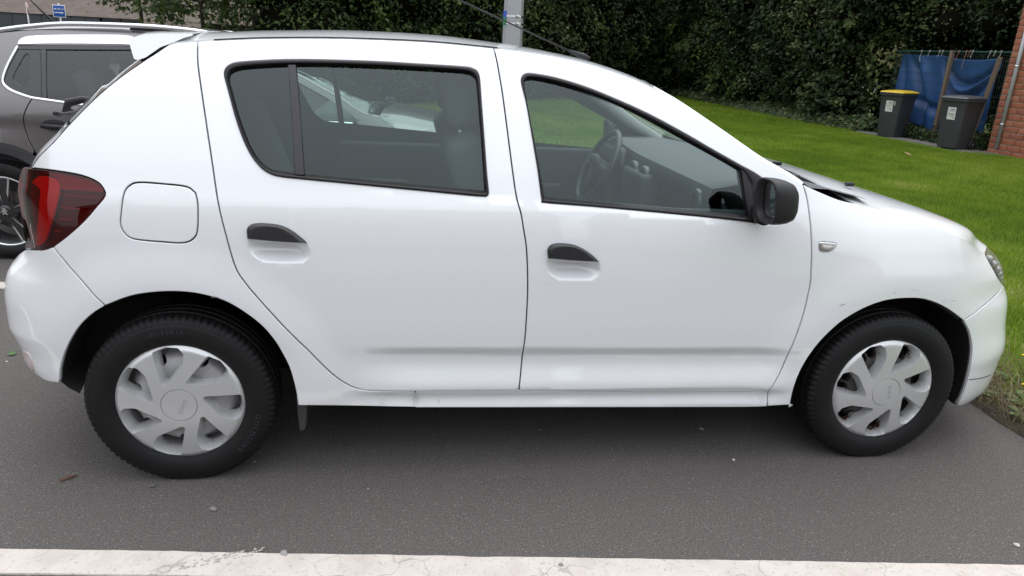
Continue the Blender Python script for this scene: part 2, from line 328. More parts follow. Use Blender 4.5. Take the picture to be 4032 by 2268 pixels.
O['rd_bot']=np.array([(1.9572,0.3412),(1.9778,0.3409),(1.9984,0.3404),(2.0191,0.3400),(2.0398,0.3397),(2.0605,0.3395),(2.0813,0.3393),(2.1021,0.3390),(2.1230,0.3387),(2.1440,0.3383),(2.1650,0.3380),(2.1860,0.3376),(2.2071,0.3372),(2.2283,0.3369),(2.2495,0.3365),(2.2708,0.3362),(2.2921,0.3359),(2.3135,0.3356),(2.3350,0.3354),(2.3565,0.3352),(2.3780,0.3350),(2.3996,0.3348),(2.4213,0.3347),(2.4430,0.3345),(2.4648,0.3342)])
O['fd_bot']=np.array([(2.4648,0.3342),(2.4868,0.3335),(2.5089,0.3329),(2.5310,0.3322),(2.5533,0.3315),(2.5756,0.3307),(2.5980,0.3299),(2.6206,0.3290),(2.6432,0.3280),(2.6659,0.3269),(2.6888,0.3258),(2.7117,0.3246),(2.7347,0.3234),(2.7577,0.3222),(2.7808,0.3211),(2.8039,0.3201),(2.8271,0.3190),(2.8503,0.3181),(2.8736,0.3171),(2.8970,0.3160),(2.9205,0.3150),(2.9440,0.3140),(2.9677,0.3130),(2.9914,0.3120),(3.0152,0.3110),(3.0390,0.3100),(3.0630,0.3091),(3.0870,0.3081),(3.1111,0.3072),(3.1353,0.3063),(3.1596,0.3054),(3.1839,0.3045),(3.2084,0.3036),(3.2329,0.3028),(3.2576,0.3019),(3.2823,0.3010),(3.3069,0.3003),(3.3306,0.3004),(3.3539,0.3010),(3.3767,0.3020),(3.3995,0.3030),(3.4226,0.3038)])
O['fd_front']=np.array([(3.4438,1.0893),(3.4489,1.0750),(3.4537,1.0606),(3.4580,1.0461),(3.4613,1.0314),(3.4636,1.0165),(3.4654,1.0017),(3.4674,0.9867),(3.4697,0.9715),(3.4720,0.9563),(3.4744,0.9408),(3.4769,0.9252),(3.4794,0.9094),(3.4817,0.8936),(3.4840,0.8776),(3.4865,0.8614),(3.4888,0.8451),(3.4909,0.8287),(3.4929,0.8122),(3.4950,0.7955),(3.4974,0.7788),(3.4999,0.7619),(3.5016,0.7449),(3.5015,0.7281),(3.5005,0.7115),(3.4997,0.6947),(3.4989,0.6780),(3.4977,0.6612),(3.4963,0.6445),(3.4943,0.6278),(3.4921,0.6112),(3.4897,0.5945),(3.4872,0.5777),(3.4846,0.5608),(3.4818,0.5439),(3.4787,0.5270),(3.4755,0.5100),(3.4720,0.4930),(3.4694,0.4753),(3.4672,0.4571),(3.4641,0.4394),(3.4603,0.4221),(3.4560,0.4050),(3.4507,0.3883),(3.4443,0.3724),(3.4372,0.3569),(3.4303,0.3410),(3.4241,0.3244),(3.4226,0.3038)])
O['sill_front']=np.array([(3.4226,0.3038),(3.4250,0.2839),(3.4274,0.2639),(3.4287,0.2446)])
O['sill_seam']=np.array([(2.1017,0.3366),(2.1017,0.3137),(2.1015,0.2915),(2.1014,0.2700)])
O['sill_bot1']=np.array([(2.1014,0.2700),(2.1282,0.2694),(2.1550,0.2688),(2.1820,0.2682),(2.2090,0.2676),(2.2362,0.2669),(2.2634,0.2663),(2.2907,0.2657),(2.3181,0.2650),(2.3456,0.2644),(2.3733,0.2637),(2.4010,0.2630),(2.4288,0.2623),(2.4567,0.2616),(2.4847,0.2609),(2.5128,0.2602),(2.5410,0.2595),(2.5693,0.2588),(2.5977,0.2581),(2.6262,0.2574),(2.6548,0.2566),(2.6835,0.2559),(2.7123,0.2552),(2.7413,0.2544),(2.7703,0.2537),(2.7995,0.2529),(2.8287,0.2521),(2.8581,0.2514),(2.8876,0.2506),(2.9172,0.2498),(2.9470,0.2490),(2.9768,0.2482),(3.0068,0.2473),(3.0369,0.2465),(3.0672,0.2456),(3.0975,0.2448),(3.1280,0.2439),(3.1587,0.2430),(3.1895,0.2421),(3.2204,0.2411),(3.2515,0.2401),(3.2827,0.2391),(3.3137,0.2385),(3.3436,0.2390),(3.3725,0.2404),(3.4006,0.2425),(3.4287,0.2446)])
O['sill_bot2']=np.array([(1.7017,0.2926),(1.7278,0.2923),(1.7538,0.2914),(1.7796,0.2894),(1.8054,0.2869),(1.8314,0.2842),(1.8576,0.2816),(1.8840,0.2794),(1.9107,0.2781),(1.9376,0.2768),(1.9646,0.2755),(1.9917,0.2742),(2.0189,0.2729),(2.0463,0.2718),(2.0738,0.2708),(2.1014,0.2700)])
O['fen_bot']=np.array([(3.4287,0.2446),(3.4444,0.2458),(3.4603,0.2468),(3.4767,0.2474),(3.4933,0.2478),(3.5101,0.2482),(3.5271,0.2484)])
O['arch_f1']=np.array([(3.5243,0.2465),(3.5229,0.2638),(3.5215,0.2810),(3.5204,0.2979),(3.5200,0.3142),(3.5201,0.3301),(3.5213,0.3450),(3.5231,0.3596),(3.5254,0.3738),(3.5282,0.3877),(3.5314,0.4013),(3.5352,0.4146),(3.5394,0.4276),(3.5439,0.4404),(3.5487,0.4529),(3.5538,0.4653),(3.5592,0.4774),(3.5650,0.4892),(3.5711,0.5008),(3.5775,0.5120),(3.5843,0.5230),(3.5915,0.5336),(3.5990,0.5440),(3.6068,0.5541),(3.6148,0.5640),(3.6231,0.5736),(3.6318,0.5829),(3.6408,0.5919),(3.6503,0.6004),(3.6603,0.6084),(3.6707,0.6160),(3.6815,0.6232),(3.6924,0.6301),(3.7035,0.6369),(3.7149,0.6433),(3.7265,0.6493),(3.7385,0.6550),(3.7507,0.6603),(3.7632,0.6652),(3.7760,0.6697),(3.7891,0.6737),(3.8025,0.6772),(3.8164,0.6800),(3.8305,0.6822),(3.8448,0.6840),(3.8594,0.6854),(3.8742,0.6862),(3.8892,0.6867),(3.9043,0.6867),(3.9197,0.6864),(3.9351,0.6858),(3.9508,0.6845),(3.9667,0.6823),(3.9829,0.6789),(3.9991,0.6746),(4.0154,0.6696),(4.0319,0.6640),(4.0483,0.6577),(4.0648,0.6506),(4.0814,0.6430),(4.0983,0.6347),(4.1153,0.6257),(4.1326,0.6161),(4.1500,0.6063),(4.1674,0.5959),(4.1850,0.5851)])
O['arch_f2']=np.array([(4.1850,0.5851),(4.1991,0.5713),(4.2133,0.5573),(4.2267,0.5428),(4.2384,0.5277),(4.2487,0.5123),(4.2577,0.4969),(4.2653,0.4814),(4.2710,0.4661),(4.2751,0.4509),(4.2778,0.4358),(4.2799,0.4206),(4.2821,0.4052),(4.2850,0.3894),(4.2889,0.3731),(4.2929,0.3565),(4.2960,0.3403),(4.2985,0.3241),(4.3008,0.3078),(4.3030,0.2915),(4.3047,0.2752),(4.3060,0.2590),(4.3071,0.2429),(4.3087,0.2265),(4.3109,0.2097),(4.3166,0.1915)])
O['arch_r1']=np.array([(1.7017,0.2926),(1.7012,0.3081),(1.7006,0.3232),(1.6997,0.3377),(1.6982,0.3518),(1.6964,0.3656),(1.6942,0.3791),(1.6918,0.3925),(1.6895,0.4057),(1.6870,0.4188),(1.6840,0.4316),(1.6805,0.4442),(1.6765,0.4564),(1.6722,0.4684),(1.6675,0.4801),(1.6628,0.4917),(1.6579,0.5032),(1.6529,0.5145),(1.6477,0.5256),(1.6421,0.5364),(1.6362,0.5467),(1.6299,0.5568),(1.6234,0.5666),(1.6167,0.5761),(1.6097,0.5853),(1.6023,0.5939),(1.5945,0.6022),(1.5865,0.6100),(1.5783,0.6175),(1.5699,0.6248),(1.5614,0.6318),(1.5528,0.6387),(1.5442,0.6454),(1.5355,0.6518),(1.5266,0.6581),(1.5176,0.6640),(1.5083,0.6695),(1.4989,0.6745),(1.4892,0.6790),(1.4793,0.6829),(1.4693,0.6865),(1.4592,0.6896),(1.4490,0.6926),(1.4388,0.6952),(1.4285,0.6977),(1.4182,0.6998),(1.4078,0.7017),(1.3973,0.7032),(1.3868,0.7044),(1.3762,0.7053),(1.3657,0.7059),(1.3550,0.7062),(1.3444,0.7063),(1.3338,0.7062),(1.3231,0.7059),(1.3124,0.7053),(1.3018,0.7045),(1.2911,0.7035),(1.2804,0.7022),(1.2697,0.7008),(1.2591,0.6991),(1.2484,0.6973),(1.2377,0.6951),(1.2271,0.6927),(1.2164,0.6897),(1.2058,0.6863),(1.1953,0.6825),(1.1848,0.6783),(1.1743,0.6737),(1.1638,0.6689),(1.1534,0.6641),(1.1429,0.6592),(1.1323,0.6544)])
O['arch_r2']=np.array([(1.1323,0.6544),(1.1222,0.6475),(1.1120,0.6408),(1.1018,0.6339),(1.0917,0.6265),(1.0820,0.6185),(1.0725,0.6101),(1.0632,0.6012),(1.0541,0.5919),(1.0452,0.5823),(1.0366,0.5721),(1.0285,0.5614),(1.0206,0.5502),(1.0129,0.5388),(1.0054,0.5271),(0.9979,0.5152),(0.9907,0.5030),(0.9836,0.4904),(0.9767,0.4776),(0.9700,0.4645),(0.9636,0.4510),(0.9576,0.4374),(0.9521,0.4236),(0.9472,0.4097),(0.9432,0.3956),(0.9391,0.3811),(0.9342,0.3661)])
O['bump_q']=np.array([(0.9837,0.8341),(0.9918,0.8254),(0.9994,0.8165),(1.0066,0.8074),(1.0136,0.7982),(1.0203,0.7889),(1.0272,0.7796),(1.0345,0.7706),(1.0420,0.7616),(1.0496,0.7528),(1.0572,0.7440),(1.0648,0.7351),(1.0725,0.7262),(1.0799,0.7172),(1.0872,0.7080),(1.0943,0.6986),(1.1015,0.6894),(1.1091,0.6805),(1.1169,0.6718),(1.1247,0.6632),(1.1323,0.6544)])
O['lamp_r_top']=np.array([(0.8789,1.0586),(0.9005,1.0601),(0.9189,1.0612),(0.9352,1.0620),(0.9498,1.0625),(0.9630,1.0627),(0.9753,1.0626),(0.9867,1.0623),(0.9974,1.0618),(1.0076,1.0612),(1.0173,1.0604),(1.0267,1.0596),(1.0361,1.0586),(1.0453,1.0575),(1.0545,1.0563),(1.0636,1.0550),(1.0727,1.0535),(1.0817,1.0517),(1.0905,1.0496),(1.0993,1.0471),(1.1079,1.0442),(1.1163,1.0409),(1.1245,1.0371),(1.1322,1.0324),(1.1390,1.0266),(1.1447,1.0199),(1.1494,1.0124),(1.1529,1.0043),(1.1515,0.9958),(1.1470,0.9880),(1.1414,0.9809),(1.1355,0.9739),(1.1295,0.9670),(1.1237,0.9599),(1.1178,0.9527),(1.1118,0.9455),(1.1057,0.9384),(1.0994,0.9313),(1.0929,0.9243),(1.0862,0.9174),(1.0793,0.9107),(1.0723,0.9041),(1.0651,0.8975),(1.0579,0.8911),(1.0505,0.8846),(1.0430,0.8782),(1.0354,0.8719),(1.0277,0.8655),(1.0197,0.8593),(1.0115,0.8532),(1.0028,0.8471),(0.9936,0.8407),(0.9837,0.8341)])
O['lamp_r_bot']=np.array([(0.9837,0.8341),(0.9719,0.8291),(0.9588,0.8236),(0.9439,0.8183),(0.9266,0.8140),(0.9060,0.8100),(0.8805,0.8049)])
O['q_rear']=np.array([(1.3156,1.4457),(1.3063,1.4383),(1.2970,1.4310),(1.2875,1.4237),(1.2780,1.4165),(1.2683,1.4094),(1.2584,1.4027),(1.2484,1.3958),(1.2387,1.3887),(1.2290,1.3816),(1.2193,1.3744),(1.2096,1.3672),(1.1999,1.3600),(1.1903,1.3527),(1.1808,1.3452),(1.1715,1.3377),(1.1622,1.3300),(1.1530,1.3222),(1.1440,1.3144),(1.1350,1.3064),(1.1263,1.2983),(1.1176,1.2902),(1.1092,1.2819),(1.1008,1.2735),(1.0926,1.2649),(1.0845,1.2564),(1.0764,1.2477),(1.0683,1.2390),(1.0603,1.2302),(1.0522,1.2215),(1.0442,1.2127),(1.0361,1.2038),(1.0281,1.1949),(1.0202,1.1858),(1.0124,1.1767),(1.0045,1.1675),(0.9962,1.1583),(0.9875,1.1491),(0.9781,1.1401),(0.9678,1.1312),(0.9567,1.1223),(0.9448,1.1131),(0.9321,1.1036),(0.9192,1.0934),(0.9064,1.0823),(0.8937,1.0706),(0.8789,1.0586)])
O['fend_top']=np.array([(3.4438,1.0893),(3.4588,1.0832),(3.4741,1.0773),(3.4896,1.0716),(3.5053,1.0659),(3.5211,1.0603),(3.5371,1.0549),(3.5531,1.0494),(3.5693,1.0442),(3.5856,1.0392),(3.6023,1.0349),(3.6194,1.0312),(3.6366,1.0279),(3.6537,1.0247),(3.6708,1.0213),(3.6878,1.0179),(3.7046,1.0146),(3.7214,1.0113),(3.7381,1.0080),(3.7547,1.0047),(3.7711,1.0015),(3.7874,0.9983),(3.8036,0.9951),(3.8196,0.9920),(3.8355,0.9889),(3.8514,0.9857),(3.8674,0.9825),(3.8833,0.9791),(3.8992,0.9755),(3.9152,0.9718),(3.9312,0.9680),(3.9471,0.9639),(3.9630,0.9596),(3.9788,0.9549),(3.9946,0.9499),(4.0102,0.9445),(4.0259,0.9388),(4.0416,0.9328),(4.0574,0.9266),(4.0736,0.9202),(4.0919,0.9132),(4.1143,0.9050),(4.1427,0.8950),(4.1814,0.8823),(4.2410,0.8648),(4.3396,0.8406),(4.3956,0.8253),(4.4287,0.8138),(4.4568,0.8034)])
O['lampf_left']=np.array([(4.4568,0.8034),(4.4287,0.7989),(4.4126,0.7935),(4.4064,0.7871),(4.4049,0.7803),(4.4066,0.7729),(4.4112,0.7650),(4.4159,0.7568),(4.4210,0.7485),(4.4273,0.7399),(4.4356,0.7309),(4.4470,0.7213),(4.4631,0.7108),(4.4841,0.6995),(4.5106,0.6872),(4.5421,0.6738)])
O['bump_f']=np.array([(4.5421,0.6738),(4.5121,0.6680),(4.4835,0.6626),(4.4546,0.6582),(4.4282,0.6539),(4.4040,0.6496),(4.3817,0.6451),(4.3599,0.6408),(4.3381,0.6368),(4.3172,0.6328),(4.2977,0.6285),(4.2800,0.6237),(4.2640,0.6184),(4.2493,0.6129),(4.2353,0.6074),(4.2218,0.6022),(4.2087,0.5971),(4.1963,0.5921),(4.1847,0.5867)])
O['lip_f']=np.array([(4.3034,0.3208),(4.3208,0.3205),(4.3401,0.3194),(4.3618,0.3175),(4.3861,0.3151),(4.4127,0.3128),(4.4419,0.3105),(4.4772,0.3064)])
O['rbump_bot']=np.array([(0.9342,0.3661),(0.9216,0.3653),(0.9082,0.3637),(0.8938,0.3621),(0.8786,0.3612),(0.8639,0.3621),(0.8498,0.3646),(0.8348,0.3673),(0.8150,0.3680)])
O['rwin_o']=np.array([(2.2939,1.4138),(2.2987,1.4077),(2.3022,1.4008),(2.3038,1.3931),(2.3048,1.3853),(2.3055,1.3775),(2.3060,1.3697),(2.3065,1.3619),(2.3069,1.3540),(2.3073,1.3462),(2.3078,1.3384),(2.3082,1.3306),(2.3086,1.3228),(2.3091,1.3150),(2.3096,1.3072),(2.3101,1.2994),(2.3107,1.2916),(2.3112,1.2838),(2.3118,1.2761),(2.3123,1.2683),(2.3129,1.2605),(2.3134,1.2527),(2.3140,1.2450),(2.3146,1.2372),(2.3152,1.2294),(2.3157,1.2217),(2.3163,1.2139),(2.3169,1.2061),(2.3175,1.1983),(2.3180,1.1906),(2.3186,1.1828),(2.3192,1.1751),(2.3198,1.1673),(2.3204,1.1595),(2.3209,1.1518),(2.3215,1.1440),(2.3221,1.1362),(2.3227,1.1285),(2.3233,1.1207),(2.3240,1.1129),(2.3246,1.1051),(2.3253,1.0974),(2.3260,1.0896),(2.3268,1.0818),(2.3276,1.0740),(2.3286,1.0663),(2.3295,1.0585),(2.3305,1.0507),(2.3313,1.0429),(2.3317,1.0351),(2.3289,1.0283),(2.3218,1.0249),(2.3134,1.0249),(2.3051,1.0251),(2.2968,1.0255),(2.2885,1.0259),(2.2803,1.0264),(2.2720,1.0269),(2.2638,1.0274),(2.2555,1.0280),(2.2473,1.0285),(2.2391,1.0291),(2.2308,1.0296),(2.2226,1.0302),(2.2144,1.0308),(2.2063,1.0313),(2.1981,1.0319),(2.1899,1.0324),(2.1817,1.0330),(2.1736,1.0336),(2.1654,1.0342),(2.1573,1.0347),(2.1492,1.0353),(2.1411,1.0359),(2.1329,1.0365),(2.1248,1.0371),(2.1167,1.0377),(2.1087,1.0383),(2.1006,1.0388),(2.0925,1.0394),(2.0844,1.0400),(2.0764,1.0406),(2.0683,1.0412),(2.0603,1.0418),(2.0523,1.0423),(2.0442,1.0429),(2.0362,1.0435),(2.0282,1.0441),(2.0202,1.0446),(2.0122,1.0452),(2.0042,1.0458),(1.9962,1.0463),(1.9883,1.0469),(1.9803,1.0475),(1.9723,1.0480),(1.9644,1.0486),(1.9564,1.0492),(1.9485,1.0497),(1.9406,1.0503),(1.9326,1.0508),(1.9247,1.0514),(1.9168,1.0520),(1.9089,1.0525),(1.9010,1.0531),(1.8931,1.0536),(1.8852,1.0541),(1.8773,1.0547),(1.8695,1.0552),(1.8616,1.0558),(1.8537,1.0563),(1.8459,1.0568),(1.8380,1.0573),(1.8302,1.0578),(1.8224,1.0583),(1.8145,1.0588),(1.8067,1.0593),(1.7989,1.0598),(1.7911,1.0603),(1.7833,1.0608),(1.7755,1.0613),(1.7677,1.0618),(1.7599,1.0623),(1.7521,1.0628),(1.7444,1.0633),(1.7366,1.0638),(1.7289,1.0644),(1.7211,1.0649),(1.7134,1.0654),(1.7056,1.0659),(1.6979,1.0664),(1.6902,1.0670),(1.6825,1.0678),(1.6748,1.0688),(1.6672,1.0698),(1.6596,1.0711),(1.6522,1.0731),(1.6450,1.0757),(1.6379,1.0787),(1.6311,1.0821),(1.6246,1.0859),(1.6184,1.0903),(1.6126,1.0952),(1.6072,1.1005),(1.6020,1.1060),(1.5970,1.1116),(1.5923,1.1175),(1.5877,1.1235),(1.5834,1.1296),(1.5793,1.1359),(1.5753,1.1422),(1.5716,1.1487),(1.5680,1.1553),(1.5646,1.1620),(1.5612,1.1687),(1.5580,1.1754),(1.5548,1.1822),(1.5518,1.1890),(1.5488,1.1959),(1.5459,1.2028),(1.5432,1.2098),(1.5405,1.2168),(1.5379,1.2238),(1.5354,1.2308),(1.5328,1.2379),(1.5303,1.2449),(1.5278,1.2520),(1.5254,1.2591),(1.5230,1.2662),(1.5207,1.2733),(1.5184,1.2805),(1.5161,1.2876),(1.5137,1.2947),(1.5114,1.3019),(1.5090,1.3090),(1.5066,1.3162),(1.5041,1.3233),(1.5015,1.3304),(1.4989,1.3375),(1.4964,1.3446),(1.4939,1.3518),(1.4918,1.3590),(1.4904,1.3665),(1.4906,1.3739),(1.4930,1.3810),(1.4970,1.3873),(1.5029,1.3920),(1.5095,1.3958),(1.5166,1.3989),(1.5240,1.4009),(1.5316,1.4024),(1.5393,1.4036),(1.5470,1.4047),(1.5547,1.4057),(1.5625,1.4067),(1.5703,1.4076),(1.5780,1.4085),(1.5858,1.4093),(1.5936,1.4101),(1.6014,1.4110),(1.6093,1.4118),(1.6171,1.4125),(1.6249,1.4133),(1.6328,1.4141),(1.6407,1.4148),(1.6486,1.4155),(1.6564,1.4161),(1.6643,1.4167),(1.6723,1.4173),(1.6802,1.4178),(1.6881,1.4183),(1.6961,1.4188),(1.7040,1.4192),(1.7120,1.4196),(1.7200,1.4200),(1.7280,1.4204),(1.7360,1.4207),(1.7440,1.4210),(1.7520,1.4214),(1.7600,1.4216),(1.7680,1.4219),(1.7761,1.4222),(1.7841,1.4224),(1.7922,1.4226),(1.8003,1.4228),(1.8083,1.4230),(1.8164,1.4232),(1.8245,1.4234),(1.8326,1.4236),(1.8407,1.4238),(1.8488,1.4240),(1.8569,1.4241),(1.8651,1.4243),(1.8732,1.4244),(1.8813,1.4246),(1.8895,1.4247),(1.8976,1.4249),(1.9058,1.4250),(1.9140,1.4251),(1.9221,1.4252),(1.9303,1.4253),(1.9385,1.4254),(1.9467,1.4255),(1.9549,1.4256),(1.9631,1.4257),(1.9713,1.4257),(1.9795,1.4257),(1.9878,1.4257),(1.9960,1.4257),(2.0042,1.4257),(2.0124,1.4257),(2.0207,1.4256),(2.0289,1.4255),(2.0371,1.4254),(2.0454,1.4253),(2.0537,1.4252),(2.0619,1.4251),(2.0702,1.4250),(2.0785,1.4249),(2.0867,1.4248),(2.0950,1.4247),(2.1033,1.4246),(2.1116,1.4245),(2.1199,1.4244),(2.1282,1.4243),(2.1366,1.4243),(2.1449,1.4242),(2.1532,1.4242),(2.1616,1.4241),(2.1699,1.4240),(2.1783,1.4240),(2.1867,1.4239),(2.1950,1.4239),(2.2034,1.4238),(2.2118,1.4237),(2.2202,1.4236),(2.2286,1.4234),(2.2370,1.4232),(2.2454,1.4231),(2.2538,1.4228),(2.2622,1.4224),(2.2706,1.4215),(2.2788,1.4201),(2.2864,1.4172)])
O['rwin_i']=np.array([(2.2846,1.3889),(2.2900,1.3834),(2.2919,1.3759),(2.2930,1.3681),(2.2938,1.3604),(2.2945,1.3526),(2.2951,1.3449),(2.2957,1.3371),(2.2963,1.3294),(2.2969,1.3216),(2.2975,1.3139),(2.2981,1.3061),(2.2987,1.2984),(2.2993,1.2906),(2.2999,1.2829),(2.3005,1.2752),(2.3012,1.2674),(2.3018,1.2597),(2.3024,1.2520),(2.3030,1.2442),(2.3036,1.2365),(2.3043,1.2288),(2.3049,1.2210),(2.3055,1.2133),(2.3061,1.2056),(2.3067,1.1978),(2.3073,1.1901),(2.3079,1.1824),(2.3084,1.1747),(2.3090,1.1669),(2.3096,1.1592),(2.3101,1.1515),(2.3107,1.1437),(2.3112,1.1360),(2.3117,1.1283),(2.3122,1.1205),(2.3128,1.1128),(2.3133,1.1050),(2.3138,1.0973),(2.3143,1.0895),(2.3148,1.0817),(2.3154,1.0739),(2.3159,1.0662),(2.3165,1.0584),(2.3171,1.0409),(2.3088,1.0414),(2.3005,1.0419),(2.2922,1.0424),(2.2840,1.0430),(2.2757,1.0435),(2.2675,1.0440),(2.2593,1.0445),(2.2511,1.0450),(2.2428,1.0455),(2.2346,1.0460),(2.2264,1.0466),(2.2183,1.0471),(2.2101,1.0476),(2.2019,1.0481),(2.1938,1.0486),(2.1856,1.0491),(2.1775,1.0497),(2.1693,1.0502),(2.1612,1.0507),(2.1531,1.0512),(2.1450,1.0518),(2.1369,1.0523),(2.1288,1.0528),(2.1207,1.0533),(2.1126,1.0539),(2.1045,1.0544),(2.0965,1.0550),(2.0884,1.0555),(2.0804,1.0560),(2.0723,1.0566),(2.0643,1.0571),(2.0563,1.0577),(2.0483,1.0582),(2.0403,1.0588),(2.0323,1.0593),(2.0243,1.0599),(2.0163,1.0604),(2.0083,1.0609),(2.0003,1.0615),(1.9924,1.0620),(1.9844,1.0625),(1.9764,1.0631),(1.9685,1.0636),(1.9606,1.0641),(1.9526,1.0646),(1.9447,1.0651),(1.9368,1.0657),(1.9289,1.0662),(1.9210,1.0667),(1.9131,1.0672),(1.9052,1.0677),(1.8973,1.0682),(1.8894,1.0687),(1.8815,1.0692),(1.8737,1.0697),(1.8658,1.0702),(1.8580,1.0707),(1.8501,1.0712),(1.8423,1.0717),(1.8345,1.0722),(1.8266,1.0728),(1.8188,1.0733),(1.8110,1.0738),(1.8032,1.0743),(1.7954,1.0748),(1.7876,1.0753),(1.7798,1.0758),(1.7721,1.0763),(1.7643,1.0768),(1.7565,1.0773),(1.7488,1.0779),(1.7410,1.0784),(1.7333,1.0789),(1.7255,1.0794),(1.7178,1.0799),(1.7101,1.0804),(1.7024,1.0810),(1.6946,1.0815),(1.6869,1.0821),(1.6793,1.0828),(1.6716,1.0836),(1.6640,1.0847),(1.6564,1.0859),(1.6489,1.0874),(1.6416,1.0897),(1.6349,1.0933),(1.6285,1.0974),(1.6225,1.1020),(1.6167,1.1068),(1.6112,1.1120),(1.6060,1.1175),(1.6011,1.1232),(1.5965,1.1291),(1.5922,1.1353),(1.5882,1.1416),(1.5844,1.1480),(1.5807,1.1545),(1.5773,1.1612),(1.5739,1.1678),(1.5706,1.1746),(1.5674,1.1813),(1.5643,1.1881),(1.5613,1.1949),(1.5583,1.2018),(1.5554,1.2087),(1.5526,1.2156),(1.5498,1.2225),(1.5470,1.2295),(1.5443,1.2364),(1.5416,1.2434),(1.5390,1.2504),(1.5365,1.2575),(1.5341,1.2646),(1.5318,1.2717),(1.5295,1.2788),(1.5272,1.2859),(1.5249,1.2931),(1.5226,1.3002),(1.5203,1.3074),(1.5180,1.3145),(1.5154,1.3216),(1.5126,1.3286),(1.5098,1.3356),(1.5078,1.3428),(1.5074,1.3503),(1.5089,1.3576),(1.5125,1.3641),(1.5176,1.3697),(1.5240,1.3738),(1.5310,1.3768),(1.5384,1.3792),(1.5458,1.3811),(1.5534,1.3828),(1.5610,1.3841),(1.5687,1.3853),(1.5764,1.3864),(1.5841,1.3874),(1.5919,1.3884),(1.5996,1.3893),(1.6074,1.3902),(1.6152,1.3911),(1.6230,1.3920),(1.6308,1.3928),(1.6386,1.3936),(1.6464,1.3944),(1.6543,1.3951),(1.6621,1.3958),(1.6700,1.3965),(1.6779,1.3971),(1.6858,1.3977),(1.6937,1.3983),(1.7016,1.3988),(1.7095,1.3993),(1.7174,1.3998),(1.7254,1.4002),(1.7333,1.4007),(1.7413,1.4011),(1.7492,1.4015),(1.7572,1.4019),(1.7652,1.4022),(1.7732,1.4026),(1.7812,1.4029),(1.7892,1.4033),(1.7972,1.4036),(1.8053,1.4039),(1.8133,1.4041),(1.8213,1.4044),(1.8294,1.4046),(1.8374,1.4048),(1.8455,1.4050),(1.8536,1.4051),(1.8617,1.4053),(1.8698,1.4054),(1.8779,1.4055),(1.8860,1.4056),(1.8941,1.4057),(1.9022,1.4058),(1.9103,1.4058),(1.9185,1.4059),(1.9266,1.4060),(1.9347,1.4061),(1.9429,1.4062),(1.9510,1.4063),(1.9592,1.4063),(1.9674,1.4064),(1.9755,1.4065),(1.9837,1.4065),(1.9919,1.4066),(2.0001,1.4066),(2.0083,1.4067),(2.0165,1.4067),(2.0247,1.4068),(2.0329,1.4068),(2.0411,1.4068),(2.0493,1.4069),(2.0575,1.4069),(2.0658,1.4069),(2.0740,1.4069),(2.0822,1.4069),(2.0905,1.4069),(2.0988,1.4069),(2.1070,1.4069),(2.1153,1.4068),(2.1236,1.4068),(2.1319,1.4068),(2.1401,1.4067),(2.1484,1.4067),(2.1567,1.4067),(2.1651,1.4066),(2.1734,1.4065),(2.1817,1.4064),(2.1900,1.4063),(2.1984,1.4062),(2.2067,1.4061),(2.2151,1.4059),(2.2234,1.4057),(2.2318,1.4054),(2.2401,1.4049),(2.2485,1.4044),(2.2567,1.4034),(2.2647,1.4015),(2.2725,1.3989),(2.2791,1.3946)])
O['div_l']=np.array([(1.6843,1.4029),(1.6864,1.3879),(1.6886,1.3730),(1.6907,1.3581),(1.6927,1.3432),(1.6947,1.3284),(1.6965,1.3135),(1.6982,1.2987),(1.6997,1.2838),(1.7012,1.2690),(1.7026,1.2542),(1.7040,1.2393),(1.7053,1.2245),(1.7065,1.2097),(1.7078,1.1949),(1.7090,1.1800),(1.7102,1.1652),(1.7113,1.1504),(1.7125,1.1356),(1.7136,1.1208),(1.7147,1.1059),(1.7158,1.0911),(1.7169,1.0762)])
O['div_r']=np.array([(1.7095,1.4041),(1.7117,1.3890),(1.7139,1.3739),(1.7161,1.3589),(1.7182,1.3440),(1.7203,1.3290),(1.7222,1.3140),(1.7241,1.2991),(1.7258,1.2841),(1.7275,1.2692),(1.7291,1.2542),(1.7307,1.2393),(1.7322,1.2244),(1.7337,1.2094),(1.7352,1.1945),(1.7367,1.1796),(1.7381,1.1647),(1.7396,1.1497),(1.7410,1.1348),(1.7424,1.1199),(1.7437,1.1049),(1.7451,1.0900),(1.7464,1.0750)])
